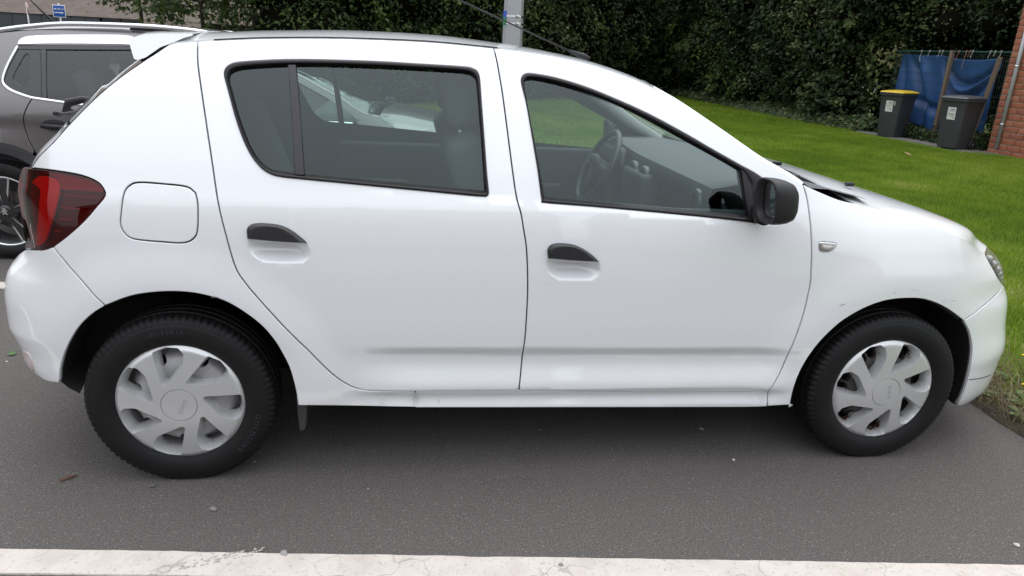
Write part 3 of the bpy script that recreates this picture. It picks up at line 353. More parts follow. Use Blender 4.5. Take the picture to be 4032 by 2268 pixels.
O['fwin_o']=np.array([(3.2159,1.1433),(3.2240,1.1397),(3.2321,1.1362),(3.2402,1.1327),(3.2482,1.1291),(3.2562,1.1253),(3.2640,1.1212),(3.2716,1.1170),(3.2792,1.1126),(3.2867,1.1081),(3.2942,1.1036),(3.3018,1.0992),(3.2999,1.0908),(3.2980,1.0824),(3.2963,1.0740),(3.2945,1.0655),(3.2927,1.0571),(3.2909,1.0487),(3.2890,1.0403),(3.2870,1.0319),(3.2849,1.0236),(3.2826,1.0152),(3.2801,1.0070),(3.2775,0.9987),(3.2750,0.9904),(3.2727,0.9821),(3.2705,0.9737),(3.2684,0.9653),(3.2664,0.9568),(3.2570,0.9579),(3.2476,0.9591),(3.2382,0.9603),(3.2289,0.9614),(3.2195,0.9625),(3.2101,0.9634),(3.2008,0.9643),(3.1915,0.9651),(3.1821,0.9660),(3.1728,0.9668),(3.1635,0.9676),(3.1543,0.9684),(3.1450,0.9692),(3.1357,0.9700),(3.1265,0.9707),(3.1172,0.9715),(3.1080,0.9722),(3.0988,0.9730),(3.0896,0.9737),(3.0804,0.9744),(3.0712,0.9751),(3.0621,0.9758),(3.0529,0.9765),(3.0438,0.9772),(3.0347,0.9779),(3.0255,0.9785),(3.0164,0.9792),(3.0073,0.9798),(2.9982,0.9805),(2.9892,0.9811),(2.9801,0.9818),(2.9711,0.9824),(2.9620,0.9831),(2.9530,0.9837),(2.9440,0.9843),(2.9350,0.9850),(2.9260,0.9856),(2.9170,0.9862),(2.9080,0.9868),(2.8991,0.9874),(2.8901,0.9880),(2.8812,0.9886),(2.8723,0.9892),(2.8633,0.9898),(2.8544,0.9904),(2.8455,0.9910),(2.8367,0.9916),(2.8278,0.9922),(2.8189,0.9928),(2.8101,0.9934),(2.8012,0.9939),(2.7924,0.9945),(2.7836,0.9951),(2.7748,0.9956),(2.7660,0.9962),(2.7572,0.9967),(2.7484,0.9973),(2.7397,0.9978),(2.7309,0.9984),(2.7222,0.9989),(2.7134,0.9995),(2.7047,1.0000),(2.6960,1.0005),(2.6873,1.0010),(2.6786,1.0016),(2.6699,1.0021),(2.6612,1.0025),(2.6525,1.0030),(2.6439,1.0034),(2.6352,1.0039),(2.6266,1.0043),(2.6179,1.0047),(2.6093,1.0051),(2.6007,1.0055),(2.5921,1.0059),(2.5835,1.0064),(2.5749,1.0068),(2.5663,1.0072),(2.5577,1.0077),(2.5492,1.0081),(2.5406,1.0086),(2.5321,1.0092),(2.5236,1.0098),(2.5151,1.0106),(2.5066,1.0105),(2.5080,1.0103),(2.5084,1.0181),(2.5069,1.0258),(2.5055,1.0336),(2.5043,1.0415),(2.5031,1.0493),(2.5020,1.0572),(2.5009,1.0650),(2.4998,1.0729),(2.4987,1.0807),(2.4976,1.0885),(2.4965,1.0963),(2.4954,1.1041),(2.4942,1.1119),(2.4929,1.1197),(2.4917,1.1274),(2.4904,1.1352),(2.4890,1.1429),(2.4877,1.1507),(2.4864,1.1584),(2.4851,1.1662),(2.4837,1.1739),(2.4824,1.1816),(2.4810,1.1893),(2.4797,1.1971),(2.4783,1.2048),(2.4770,1.2125),(2.4756,1.2202),(2.4743,1.2280),(2.4730,1.2357),(2.4717,1.2434),(2.4703,1.2512),(2.4690,1.2589),(2.4677,1.2666),(2.4664,1.2744),(2.4651,1.2821),(2.4637,1.2898),(2.4624,1.2975),(2.4609,1.3052),(2.4595,1.3129),(2.4579,1.3206),(2.4562,1.3282),(2.4543,1.3358),(2.4524,1.3434),(2.4503,1.3510),(2.4483,1.3585),(2.4464,1.3661),(2.4448,1.3738),(2.4435,1.3816),(2.4428,1.3894),(2.4447,1.3973),(2.4495,1.4043),(2.4566,1.4093),(2.4649,1.4120),(2.4736,1.4126),(2.4822,1.4121),(2.4907,1.4115),(2.4993,1.4107),(2.5078,1.4099),(2.5164,1.4090),(2.5249,1.4080),(2.5334,1.4070),(2.5419,1.4058),(2.5504,1.4045),(2.5588,1.4031),(2.5672,1.4015),(2.5756,1.3999),(2.5840,1.3981),(2.5923,1.3964),(2.6007,1.3945),(2.6090,1.3926),(2.6173,1.3906),(2.6256,1.3886),(2.6339,1.3865),(2.6421,1.3843),(2.6504,1.3821),(2.6586,1.3799),(2.6668,1.3775),(2.6750,1.3752),(2.6832,1.3727),(2.6913,1.3702),(2.6994,1.3676),(2.7075,1.3650),(2.7156,1.3623),(2.7237,1.3596),(2.7317,1.3568),(2.7398,1.3540),(2.7478,1.3512),(2.7559,1.3484),(2.7639,1.3455),(2.7720,1.3427),(2.7800,1.3398),(2.7881,1.3369),(2.7961,1.3340),(2.8042,1.3311),(2.8122,1.3281),(2.8203,1.3252),(2.8283,1.3222),(2.8363,1.3191),(2.8443,1.3160),(2.8523,1.3129),(2.8603,1.3098),(2.8683,1.3066),(2.8763,1.3034),(2.8842,1.3001),(2.8921,1.2967),(2.9000,1.2933),(2.9079,1.2899),(2.9158,1.2864),(2.9236,1.2829),(2.9315,1.2794),(2.9393,1.2758),(2.9472,1.2722),(2.9550,1.2686),(2.9629,1.2650),(2.9707,1.2614),(2.9785,1.2577),(2.9864,1.2540),(2.9942,1.2504),(3.0021,1.2467),(3.0100,1.2430),(3.0178,1.2393),(3.0257,1.2355),(3.0335,1.2317),(3.0413,1.2278),(3.0491,1.2240),(3.0569,1.2201),(3.0647,1.2162),(3.0725,1.2122),(3.0803,1.2083),(3.0881,1.2044),(3.0960,1.2005),(3.1039,1.1967),(3.1118,1.1929),(3.1197,1.1890),(3.1277,1.1852),(3.1356,1.1814),(3.1436,1.1776),(3.1516,1.1738),(3.1596,1.1700),(3.1676,1.1662),(3.1757,1.1624),(3.1837,1.1586),(3.1917,1.1548),(3.1998,1.1509),(3.2079,1.1471)])
O['fwin_i']=np.array([(3.2032,1.1268),(3.2045,1.1186),(3.2056,1.1104),(3.2068,1.1022),(3.2083,1.0940),(3.2100,1.0858),(3.2119,1.0777),(3.2140,1.0696),(3.2162,1.0615),(3.2184,1.0534),(3.2207,1.0453),(3.2231,1.0372),(3.2255,1.0292),(3.2280,1.0211),(3.2306,1.0131),(3.2331,1.0052),(3.2357,0.9972),(3.2385,0.9892),(3.2414,0.9810),(3.2320,0.9817),(3.2227,0.9823),(3.2133,0.9829),(3.2040,0.9835),(3.1946,0.9841),(3.1853,0.9847),(3.1760,0.9853),(3.1668,0.9859),(3.1575,0.9865),(3.1482,0.9871),(3.1390,0.9877),(3.1298,0.9883),(3.1205,0.9889),(3.1113,0.9895),(3.1021,0.9901),(3.0930,0.9907),(3.0838,0.9913),(3.0746,0.9919),(3.0655,0.9924),(3.0564,0.9930),(3.0473,0.9936),(3.0382,0.9942),(3.0291,0.9947),(3.0200,0.9953),(3.0109,0.9958),(3.0018,0.9964),(2.9928,0.9969),(2.9838,0.9975),(2.9747,0.9980),(2.9657,0.9985),(2.9567,0.9991),(2.9477,0.9996),(2.9387,1.0001),(2.9298,1.0006),(2.9208,1.0011),(2.9118,1.0017),(2.9029,1.0022),(2.8940,1.0027),(2.8851,1.0032),(2.8761,1.0037),(2.8672,1.0042),(2.8584,1.0047),(2.8495,1.0052),(2.8406,1.0057),(2.8318,1.0062),(2.8229,1.0067),(2.8141,1.0072),(2.8052,1.0077),(2.7964,1.0083),(2.7876,1.0088),(2.7788,1.0093),(2.7700,1.0098),(2.7613,1.0103),(2.7525,1.0109),(2.7437,1.0114),(2.7350,1.0119),(2.7263,1.0125),(2.7175,1.0130),(2.7088,1.0135),(2.7001,1.0141),(2.6914,1.0146),(2.6827,1.0152),(2.6741,1.0157),(2.6654,1.0163),(2.6568,1.0169),(2.6481,1.0174),(2.6395,1.0180),(2.6308,1.0185),(2.6222,1.0191),(2.6136,1.0197),(2.6050,1.0202),(2.5964,1.0208),(2.5879,1.0214),(2.5793,1.0219),(2.5707,1.0225),(2.5622,1.0230),(2.5536,1.0236),(2.5451,1.0242),(2.5366,1.0247),(2.5281,1.0253),(2.5196,1.0258),(2.5181,1.0336),(2.5167,1.0414),(2.5152,1.0492),(2.5138,1.0570),(2.5124,1.0648),(2.5110,1.0726),(2.5096,1.0804),(2.5082,1.0882),(2.5067,1.0959),(2.5053,1.1037),(2.5039,1.1114),(2.5025,1.1192),(2.5010,1.1269),(2.4995,1.1346),(2.4981,1.1424),(2.4966,1.1501),(2.4951,1.1578),(2.4936,1.1655),(2.4920,1.1732),(2.4905,1.1809),(2.4890,1.1886),(2.4875,1.1963),(2.4859,1.2039),(2.4844,1.2116),(2.4829,1.2193),(2.4814,1.2270),(2.4799,1.2347),(2.4784,1.2424),(2.4769,1.2501),(2.4754,1.2578),(2.4740,1.2655),(2.4725,1.2732),(2.4711,1.2809),(2.4697,1.2886),(2.4682,1.2963),(2.4668,1.3040),(2.4654,1.3117),(2.4641,1.3195),(2.4627,1.3272),(2.4614,1.3349),(2.4600,1.3426),(2.4587,1.3504),(2.4574,1.3581),(2.4563,1.3659),(2.4559,1.3738),(2.4568,1.3817),(2.4622,1.3882),(2.4702,1.3918),(2.4788,1.3930),(2.4875,1.3937),(2.4961,1.3936),(2.5046,1.3929),(2.5131,1.3918),(2.5216,1.3906),(2.5300,1.3892),(2.5384,1.3878),(2.5468,1.3863),(2.5552,1.3847),(2.5636,1.3832),(2.5720,1.3815),(2.5803,1.3798),(2.5887,1.3780),(2.5970,1.3762),(2.6053,1.3743),(2.6136,1.3724),(2.6219,1.3703),(2.6301,1.3682),(2.6384,1.3660),(2.6466,1.3637),(2.6548,1.3615),(2.6630,1.3591),(2.6712,1.3567),(2.6793,1.3543),(2.6875,1.3519),(2.6956,1.3494),(2.7038,1.3468),(2.7119,1.3442),(2.7200,1.3416),(2.7281,1.3389),(2.7362,1.3362),(2.7443,1.3334),(2.7523,1.3306),(2.7604,1.3277),(2.7684,1.3248),(2.7764,1.3218),(2.7844,1.3188),(2.7923,1.3158),(2.8003,1.3127),(2.8082,1.3096),(2.8162,1.3064),(2.8241,1.3032),(2.8320,1.2999),(2.8399,1.2967),(2.8478,1.2934),(2.8557,1.2900),(2.8636,1.2867),(2.8715,1.2833),(2.8793,1.2799),(2.8872,1.2765),(2.8951,1.2730),(2.9029,1.2694),(2.9107,1.2658),(2.9185,1.2622),(2.9263,1.2586),(2.9341,1.2549),(2.9419,1.2512),(2.9497,1.2475),(2.9574,1.2438),(2.9652,1.2401),(2.9730,1.2364),(2.9809,1.2326),(2.9887,1.2289),(2.9965,1.2252),(3.0044,1.2215),(3.0123,1.2178),(3.0202,1.2142),(3.0281,1.2105),(3.0360,1.2068),(3.0440,1.2031),(3.0519,1.1995),(3.0599,1.1958),(3.0678,1.1921),(3.0758,1.1884),(3.0838,1.1847),(3.0917,1.1810),(3.0997,1.1773),(3.1077,1.1736),(3.1157,1.1698),(3.1237,1.1661),(3.1317,1.1623),(3.1397,1.1585),(3.1477,1.1547),(3.1557,1.1508),(3.1636,1.1469),(3.1715,1.1429),(3.1794,1.1389),(3.1873,1.1349),(3.1953,1.1308)])
O['tri']=np.array([(3.2110,1.1372),(3.2198,1.1349),(3.2287,1.1327),(3.2376,1.1305),(3.2465,1.1281),(3.2551,1.1252),(3.2635,1.1218),(3.2715,1.1177),(3.2791,1.1132),(3.2866,1.1085),(3.2941,1.1038),(3.3018,1.0992),(3.2999,1.0908),(3.2980,1.0824),(3.2963,1.0740),(3.2945,1.0655),(3.2927,1.0571),(3.2909,1.0487),(3.2890,1.0403),(3.2870,1.0319),(3.2849,1.0236),(3.2826,1.0152),(3.2801,1.0070),(3.2775,0.9987),(3.2750,0.9904),(3.2727,0.9821),(3.2705,0.9737),(3.2684,0.9653),(3.2664,0.9568),(3.2560,0.9585),(3.2457,0.9602),(3.2433,0.9684),(3.2409,0.9765),(3.2386,0.9846),(3.2363,0.9926),(3.2343,1.0006),(3.2324,1.0085),(3.2306,1.0165),(3.2288,1.0245),(3.2271,1.0325),(3.2255,1.0405),(3.2240,1.0486),(3.2226,1.0566),(3.2212,1.0647),(3.2200,1.0728),(3.2187,1.0808),(3.2176,1.0889),(3.2164,1.0970),(3.2153,1.1050),(3.2142,1.1131),(3.2132,1.1211),(3.2121,1.1291)])
O['handle_f']=np.array([(2.5340,0.8311),(2.5330,0.8380),(2.5318,0.8450),(2.5308,0.8519),(2.5307,0.8588),(2.5327,0.8654),(2.5365,0.8709),(2.5419,0.8751),(2.5480,0.8780),(2.5546,0.8798),(2.5615,0.8809),(2.5684,0.8814),(2.5754,0.8815),(2.5824,0.8813),(2.5893,0.8809),(2.5963,0.8803),(2.6033,0.8794),(2.6103,0.8783),(2.6172,0.8768),(2.6240,0.8750),(2.6308,0.8727),(2.6374,0.8701),(2.6440,0.8673),(2.6505,0.8642),(2.6569,0.8609),(2.6632,0.8574),(2.6694,0.8536),(2.6754,0.8495),(2.6814,0.8454),(2.6873,0.8410),(2.6930,0.8365),(2.6984,0.8316),(2.7037,0.8264),(2.7090,0.8213),(2.7019,0.8216),(2.6948,0.8218),(2.6878,0.8220),(2.6807,0.8222),(2.6736,0.8225),(2.6666,0.8227),(2.6596,0.8229),(2.6525,0.8232),(2.6455,0.8234),(2.6385,0.8237),(2.6315,0.8241),(2.6244,0.8245),(2.6174,0.8249),(2.6104,0.8253),(2.6035,0.8258),(2.5965,0.8263),(2.5895,0.8268),(2.5825,0.8273),(2.5756,0.8279),(2.5686,0.8284),(2.5617,0.8290),(2.5547,0.8295),(2.5478,0.8300),(2.5409,0.8306)])
O['handle_r']=np.array([(1.5744,0.8812),(1.5740,0.8876),(1.5735,0.8939),(1.5731,0.9002),(1.5731,0.9065),(1.5746,0.9127),(1.5778,0.9182),(1.5826,0.9222),(1.5883,0.9249),(1.5942,0.9268),(1.6003,0.9281),(1.6064,0.9287),(1.6126,0.9291),(1.6187,0.9291),(1.6249,0.9291),(1.6310,0.9288),(1.6372,0.9285),(1.6433,0.9281),(1.6494,0.9276),(1.6555,0.9270),(1.6616,0.9262),(1.6677,0.9251),(1.6737,0.9238),(1.6796,0.9222),(1.6854,0.9202),(1.6910,0.9179),(1.6966,0.9153),(1.7020,0.9125),(1.7074,0.9095),(1.7126,0.9062),(1.7176,0.9026),(1.7224,0.8988),(1.7272,0.8949),(1.7320,0.8910),(1.7367,0.8870),(1.7414,0.8829),(1.7460,0.8787),(1.7504,0.8743),(1.7548,0.8699),(1.7485,0.8702),(1.7422,0.8704),(1.7359,0.8706),(1.7297,0.8709),(1.7234,0.8711),(1.7171,0.8713),(1.7108,0.8715),(1.7045,0.8717),(1.6983,0.8719),(1.6920,0.8722),(1.6858,0.8724),(1.6795,0.8727),(1.6733,0.8730),(1.6670,0.8734),(1.6608,0.8738),(1.6546,0.8742),(1.6484,0.8746),(1.6422,0.8751),(1.6360,0.8756),(1.6298,0.8761),(1.6236,0.8767),(1.6175,0.8773),(1.6113,0.8778),(1.6051,0.8784),(1.5990,0.8790),(1.5928,0.8796),(1.5867,0.8801),(1.5805,0.8807)])
O['recess_f']=np.array([(2.7075,0.8404),(2.7094,0.8335),(2.7115,0.8266),(2.7135,0.8197),(2.7148,0.8126),(2.7152,0.8055),(2.7149,0.7984),(2.7142,0.7914),(2.7128,0.7844),(2.7104,0.7779),(2.7063,0.7723),(2.7002,0.7691),(2.6932,0.7684),(2.6860,0.7683),(2.6789,0.7685),(2.6717,0.7690),(2.6646,0.7695),(2.6574,0.7702),(2.6503,0.7709),(2.6431,0.7717),(2.6360,0.7726),(2.6289,0.7736),(2.6219,0.7747),(2.6148,0.7760),(2.6078,0.7774),(2.6008,0.7789),(2.5938,0.7806),(2.5869,0.7825),(2.5800,0.7847),(2.5733,0.7872),(2.5668,0.7903),(2.5606,0.7940),(2.5549,0.7985),(2.5499,0.8037),(2.5455,0.8094),(2.5415,0.8154),(2.5380,0.8217),(2.5350,0.8281),(2.5328,0.8349),(2.5313,0.8417),(2.5308,0.8487),(2.5316,0.8555),(2.5337,0.8621),(2.5368,0.8681),(2.5409,0.8735),(2.5462,0.8777),(2.5524,0.8804),(2.5592,0.8818),(2.5661,0.8825),(2.5730,0.8828),(2.5800,0.8827),(2.5870,0.8823),(2.5939,0.8817),(2.6009,0.8809),(2.6079,0.8799),(2.6148,0.8786),(2.6217,0.8771),(2.6286,0.8753),(2.6354,0.8733),(2.6422,0.8711),(2.6489,0.8687),(2.6556,0.8662),(2.6622,0.8635),(2.6688,0.8605),(2.6753,0.8574),(2.6818,0.8541),(2.6882,0.8507),(2.6946,0.8472),(2.7010,0.8438)])
O['recess_r']=np.array([(1.7534,0.8783),(1.7559,0.8725),(1.7586,0.8668),(1.7610,0.8609),(1.7624,0.8546),(1.7626,0.8481),(1.7623,0.8415),(1.7614,0.8350),(1.7595,0.8286),(1.7559,0.8231),(1.7508,0.8190),(1.7448,0.8169),(1.7386,0.8162),(1.7323,0.8160),(1.7261,0.8160),(1.7198,0.8163),(1.7136,0.8166),(1.7074,0.8170),(1.7012,0.8175),(1.6950,0.8180),(1.6889,0.8186),(1.6827,0.8193),(1.6766,0.8201),(1.6705,0.8209),(1.6644,0.8219),(1.6583,0.8229),(1.6523,0.8242),(1.6464,0.8257),(1.6405,0.8274),(1.6347,0.8293),(1.6290,0.8315),(1.6234,0.8338),(1.6178,0.8364),(1.6124,0.8391),(1.6071,0.8421),(1.6019,0.8453),(1.5970,0.8487),(1.5923,0.8526),(1.5882,0.8571),(1.5848,0.8622),(1.5820,0.8678),(1.5795,0.8735),(1.5772,0.8792),(1.5752,0.8851),(1.5737,0.8911),(1.5726,0.8973),(1.5723,0.9036),(1.5731,0.9098),(1.5757,0.9156),(1.5797,0.9205),(1.5848,0.9243),(1.5904,0.9270),(1.5963,0.9287),(1.6024,0.9296),(1.6085,0.9300),(1.6146,0.9302),(1.6207,0.9302),(1.6268,0.9301),(1.6329,0.9299),(1.6390,0.9296),(1.6451,0.9291),(1.6512,0.9286),(1.6573,0.9279),(1.6633,0.9270),(1.6693,0.9259),(1.6753,0.9246),(1.6812,0.9230),(1.6870,0.9213),(1.6928,0.9192),(1.6984,0.9169),(1.7039,0.9144),(1.7094,0.9116),(1.7146,0.9085),(1.7197,0.9051),(1.7247,0.9015),(1.7295,0.8978),(1.7343,0.8939),(1.7391,0.8900),(1.7438,0.8861),(1.7486,0.8821)])
O['flap']=np.array([(1.4187,1.0140),(1.4207,1.0068),(1.4230,0.9998),(1.4247,0.9926),(1.4258,0.9852),(1.4262,0.9776),(1.4265,0.9701),(1.4266,0.9625),(1.4267,0.9549),(1.4266,0.9472),(1.4264,0.9395),(1.4261,0.9318),(1.4256,0.9240),(1.4250,0.9162),(1.4242,0.9084),(1.4230,0.9005),(1.4212,0.8928),(1.4184,0.8853),(1.4137,0.8787),(1.4079,0.8730),(1.4015,0.8683),(1.3944,0.8648),(1.3870,0.8626),(1.3795,0.8611),(1.3720,0.8604),(1.3644,0.8602),(1.3569,0.8603),(1.3494,0.8606),(1.3419,0.8610),(1.3344,0.8615),(1.3270,0.8620),(1.3195,0.8624),(1.3120,0.8628),(1.3046,0.8632),(1.2971,0.8635),(1.2896,0.8640),(1.2822,0.8644),(1.2747,0.8649),(1.2673,0.8654),(1.2598,0.8660),(1.2524,0.8668),(1.2451,0.8677),(1.2378,0.8689),(1.2306,0.8706),(1.2237,0.8730),(1.2175,0.8767),(1.2122,0.8818),(1.2074,0.8872),(1.2033,0.8934),(1.2002,0.9001),(1.1980,0.9073),(1.1967,0.9148),(1.1965,0.9225),(1.1974,0.9302),(1.1986,0.9378),(1.1997,0.9454),(1.2006,0.9530),(1.2015,0.9605),(1.2024,0.9680),(1.2034,0.9755),(1.2044,0.9830),(1.2055,0.9904),(1.2068,0.9976),(1.2085,1.0048),(1.2109,1.0117),(1.2142,1.0182),(1.2189,1.0240),(1.2245,1.0289),(1.2306,1.0332),(1.2375,1.0361),(1.2448,1.0377),(1.2523,1.0386),(1.2598,1.0390),(1.2673,1.0391),(1.2748,1.0390),(1.2822,1.0388),(1.2897,1.0385),(1.2972,1.0381),(1.3046,1.0377),(1.3121,1.0373),(1.3196,1.0369),(1.3270,1.0364),(1.3345,1.0360),(1.3420,1.0356),(1.3494,1.0352),(1.3569,1.0348),(1.3643,1.0343),(1.3718,1.0336),(1.3792,1.0328),(1.3866,1.0316),(1.3939,1.0300),(1.4009,1.0273),(1.4071,1.0233),(1.4128,1.0184)])
O['marker']=np.array([(3.5108,0.8903),(3.5144,0.8945),(3.5204,0.8957),(3.5267,0.8958),(3.5331,0.8955),(3.5396,0.8951),(3.5460,0.8946),(3.5524,0.8942),(3.5589,0.8937),(3.5653,0.8932),(3.5718,0.8928),(3.5777,0.8906),(3.5836,0.8884),(3.5817,0.8835),(3.5796,0.8786),(3.5764,0.8744),(3.5724,0.8706),(3.5681,0.8672),(3.5635,0.8641),(3.5585,0.8615),(3.5530,0.8599),(3.5471,0.8592),(3.5411,0.8592),(3.5350,0.8595),(3.5290,0.8603),(3.5229,0.8612),(3.5174,0.8640),(3.5143,0.8688),(3.5129,0.8742),(3.5121,0.8796),(3.5115,0.8849)])
O['tl_bar']=np.array([(0.8726,1.0141),(0.8857,1.0209),(0.8969,1.0277),(0.9084,1.0339),(0.9212,1.0384),(0.9344,1.0406),(0.9467,1.0414),(0.9580,1.0414),(0.9685,1.0408),(0.9783,1.0400),(0.9875,1.0389),(0.9956,1.0361),(1.0017,1.0311),(1.0062,1.0250),(1.0092,1.0182),(1.0105,1.0111),(1.0108,1.0038),(1.0102,0.9966),(1.0091,0.9893),(1.0075,0.9820),(1.0057,0.9747),(1.0037,0.9673),(1.0016,0.9600),(0.9994,0.9526),(0.9970,0.9451),(0.9944,0.9376),(0.9915,0.9301),(0.9884,0.9225),(0.9852,0.9148),(0.9819,0.9072),(0.9783,0.8994),(0.9746,0.8916),(0.9707,0.8837),(0.9667,0.8757),(0.9622,0.8675),(0.9570,0.8592),(0.9509,0.8508),(0.9428,0.8425),(0.9318,0.8345),(0.9171,0.8271),(0.8982,0.8204),(0.8753,0.8152),(0.8669,0.8207),(0.8705,0.8297),(0.8778,0.8394),(0.8857,0.8493),(0.8932,0.8590),(0.8999,0.8685),(0.9056,0.8776),(0.9105,0.8865),(0.9145,0.8951),(0.9176,0.9035),(0.9202,0.9117),(0.9226,0.9199),(0.9248,0.9280),(0.9268,0.9361),(0.9285,0.9440),(0.9300,0.9519),(0.9312,0.9597),(0.9322,0.9674),(0.9331,0.9751),(0.9346,0.9827),(0.9359,0.9902),(0.9344,0.9974),(0.9279,1.0032),(0.9172,1.0071),(0.9042,1.0097),(0.8892,1.0118)])
O['tl_rib0']=np.array([(1.0132,0.9886),(1.0283,0.9880),(1.0432,0.9874),(1.0580,0.9868),(1.0728,0.9861),(1.0874,0.9854),(1.1021,0.9848),(1.1167,0.9841)])
O['tl_rib1']=np.array([(1.0091,0.9515),(1.0254,0.9512),(1.0415,0.9508),(1.0574,0.9503),(1.0733,0.9499)])
O['tl_rib2']=np.array([(1.0025,0.9163),(1.0177,0.9163),(1.0324,0.9160),(1.0469,0.9157)])
O['tl_rib3']=np.array([(0.9826,0.8786),(1.0078,0.8785)])
O['tl_top']=np.array([(0.9343,1.0517),(0.9492,1.0523),(0.9626,1.0529),(0.9751,1.0532),(0.9866,1.0532),(0.9975,1.0529),(1.0077,1.0523),(1.0175,1.0514),(1.0270,1.0504),(1.0364,1.0493),(1.0457,1.0482),(1.0550,1.0470),(1.0642,1.0457),(1.0734,1.0443),(1.0825,1.0427),(1.0915,1.0409),(1.1004,1.0385),(1.1091,1.0355),(1.1173,1.0316),(1.1249,1.0267),(1.1324,1.0215),(1.1395,1.0159),(1.1452,1.0091),(1.1394,1.0042),(1.1303,1.0037),(1.1211,1.0038),(1.1120,1.0042),(1.1028,1.0046),(1.0937,1.0051),(1.0845,1.0054),(1.0753,1.0056),(1.0661,1.0054),(1.0568,1.0052),(1.0476,1.0050),(1.0382,1.0050),(1.0289,1.0054),(1.0195,1.0065),(1.0106,1.0097),(1.0058,1.0173),(1.0049,1.0261),(1.0023,1.0345),(0.9946,1.0402),(0.9846,1.0437),(0.9736,1.0461),(0.9615,1.0481),(0.9485,1.0498)])
O['reflector']=np.array([(0.7681,0.4454),(0.7933,0.4512),(0.8106,0.4538),(0.8179,0.4503),(0.8208,0.4443),(0.8226,0.4378),(0.8239,0.4311),(0.8248,0.4242),(0.8253,0.4171),(0.8251,0.4098),(0.8237,0.4019),(0.8199,0.3930),(0.8075,0.3812),(0.7679,0.3693),(0.7493,0.3700),(0.7493,0.3750),(0.7418,0.3800),(0.7342,0.3850),(0.7266,0.3900),(0.7266,0.3950),(0.7181,0.3994),(0.7368,0.4131),(0.7474,0.4239),(0.7572,0.4345)])
O['seam_x']=np.array([(1.8563,0.3124),(1.8595,0.3126),(1.8628,0.3128),(1.8642,0.3099),(1.8631,0.3059),(1.8616,0.3021),(1.8592,0.3001),(1.8580,0.3041),(1.8572,0.3083)])
# ---------------------------------------------------------------- ground
def noise_mat(name,cols,scale,rough=.9,bump=None,det=8,coords='Object',spots=None,vor=None):
    m=bpy.data.materials.new(name); m.use_nodes=True; n=m.node_tree.nodes; l=m.node_tree.links; b=n['Principled BSDF']; b.inputs['Roughness'].default_value=rough
    tc=n.new('ShaderNodeTexCoord'); src=None
    for i,(sc,lo,hi,c) in enumerate(cols):
        if i==0: base=c; continue
    prev=None
    for i,(sc,lo,hi,c) in enumerate(cols):
        if i==0: prev=c; continue
        tx=n.new('ShaderNodeTexNoise'); tx.inputs['Scale'].default_value=sc; tx.inputs['Detail'].default_value=det; tx.inputs['Roughness'].default_value=.6; l.new(tc.outputs[coords],tx.inputs['Vector'])
        mr=n.new('ShaderNodeMapRange'); mr.inputs[1].default_value=lo; mr.inputs[2].default_value=hi; l.new(tx.outputs[0],mr.inputs[0])
        mx=n.new('ShaderNodeMix'); mx.data_type='RGBA'; l.new(mr.outputs[0],mx.inputs[0]); mx.inputs[7].default_value=(*c,1)
        if src is None: mx.inputs[6].default_value=(*prev,1)
        else: l.new(src,mx.inputs[6])
        src=mx.outputs[2]
    for (sc,thr,c) in (vor or []):
        v=n.new('ShaderNodeTexVoronoi'); v.inputs['Scale'].default_value=sc; l.new(tc.outputs[coords],v.inputs['Vector'])
        w_=n.new('ShaderNodeTexWhiteNoise'); l.new(v.outputs['Color'],w_.inputs['Vector'])
        mr=n.new('ShaderNodeMapRange'); mr.inputs[1].default_value=thr; mr.inputs[2].default_value=thr+.04; l.new(w_.outputs['Value'],mr.inputs[0])
        md=n.new('ShaderNodeMapRange'); md.inputs[1].default_value=.45; md.inputs[2].default_value=.25; l.new(v.outputs['Distance'],md.inputs[0])
        mu=n.new('ShaderNodeMath'); mu.operation='MULTIPLY'; l.new(mr.outputs[0],mu.inputs[0]); l.new(md.outputs[0],mu.inputs[1])
        mx=n.new('ShaderNodeMix'); mx.data_type='RGBA'; l.new(mu.outputs[0],mx.inputs[0]); mx.inputs[7].default_value=(*c,1); l.new(src,mx.inputs[6]); src=mx.outputs[2]
    l.new(src,b.inputs['Base Color'])
    if bump:
        tx=n.new('ShaderNodeTexNoise'); tx.inputs['Scale'].default_value=bump[0]; tx.inputs['Detail'].default_value=5; l.new(tc.outputs[coords],tx.inputs['Vector'])
        bp=n.new('ShaderNodeBump'); bp.inputs['Strength'].default_value=bump[1]; bp.inputs['Distance'].default_value=bump[2]; l.new(tx.outputs[0],bp.inputs['Height']); l.new(bp.outputs[0],b.inputs['Normal'])
    MATS[name]=m; return m
M_ASPH=noise_mat('asphalt',[(0,0,0,(0.134,0.120,0.111)),(1.3,.4,.65,(0.150,0.132,0.123)),(.35,.45,.6,(0.120,0.107,0.101)),(110,.46,.60,(0.078,0.070,0.066)),(240,.47,.56,(0.055,0.049,0.047)),(420,.54,.62,(0.249,0.226,0.209))],1,.9,bump=(260,.9,0.006),vor=[(150,.90,(0.231,0.212,0.199)),(85,.985,(0.259,0.238,0.219))])
mb=MB(); mb.add([(-150,-150,0),(150,-150,0),(150,200,0),(-150,200,0)],[(0,1,2,3)]); mb.build('parking_lot',M_ASPH,kind='structure')
M_PAINT=noise_mat('road_paint',[(0,0,0,(.58,.525,.48)),(9,.45,.65,(.51,.455,.41)),(70,.56,.72,(.37,.33,.29)),(260,.60,.72,(.27,.245,.22))],1,.75,bump=(160,.5,.003))
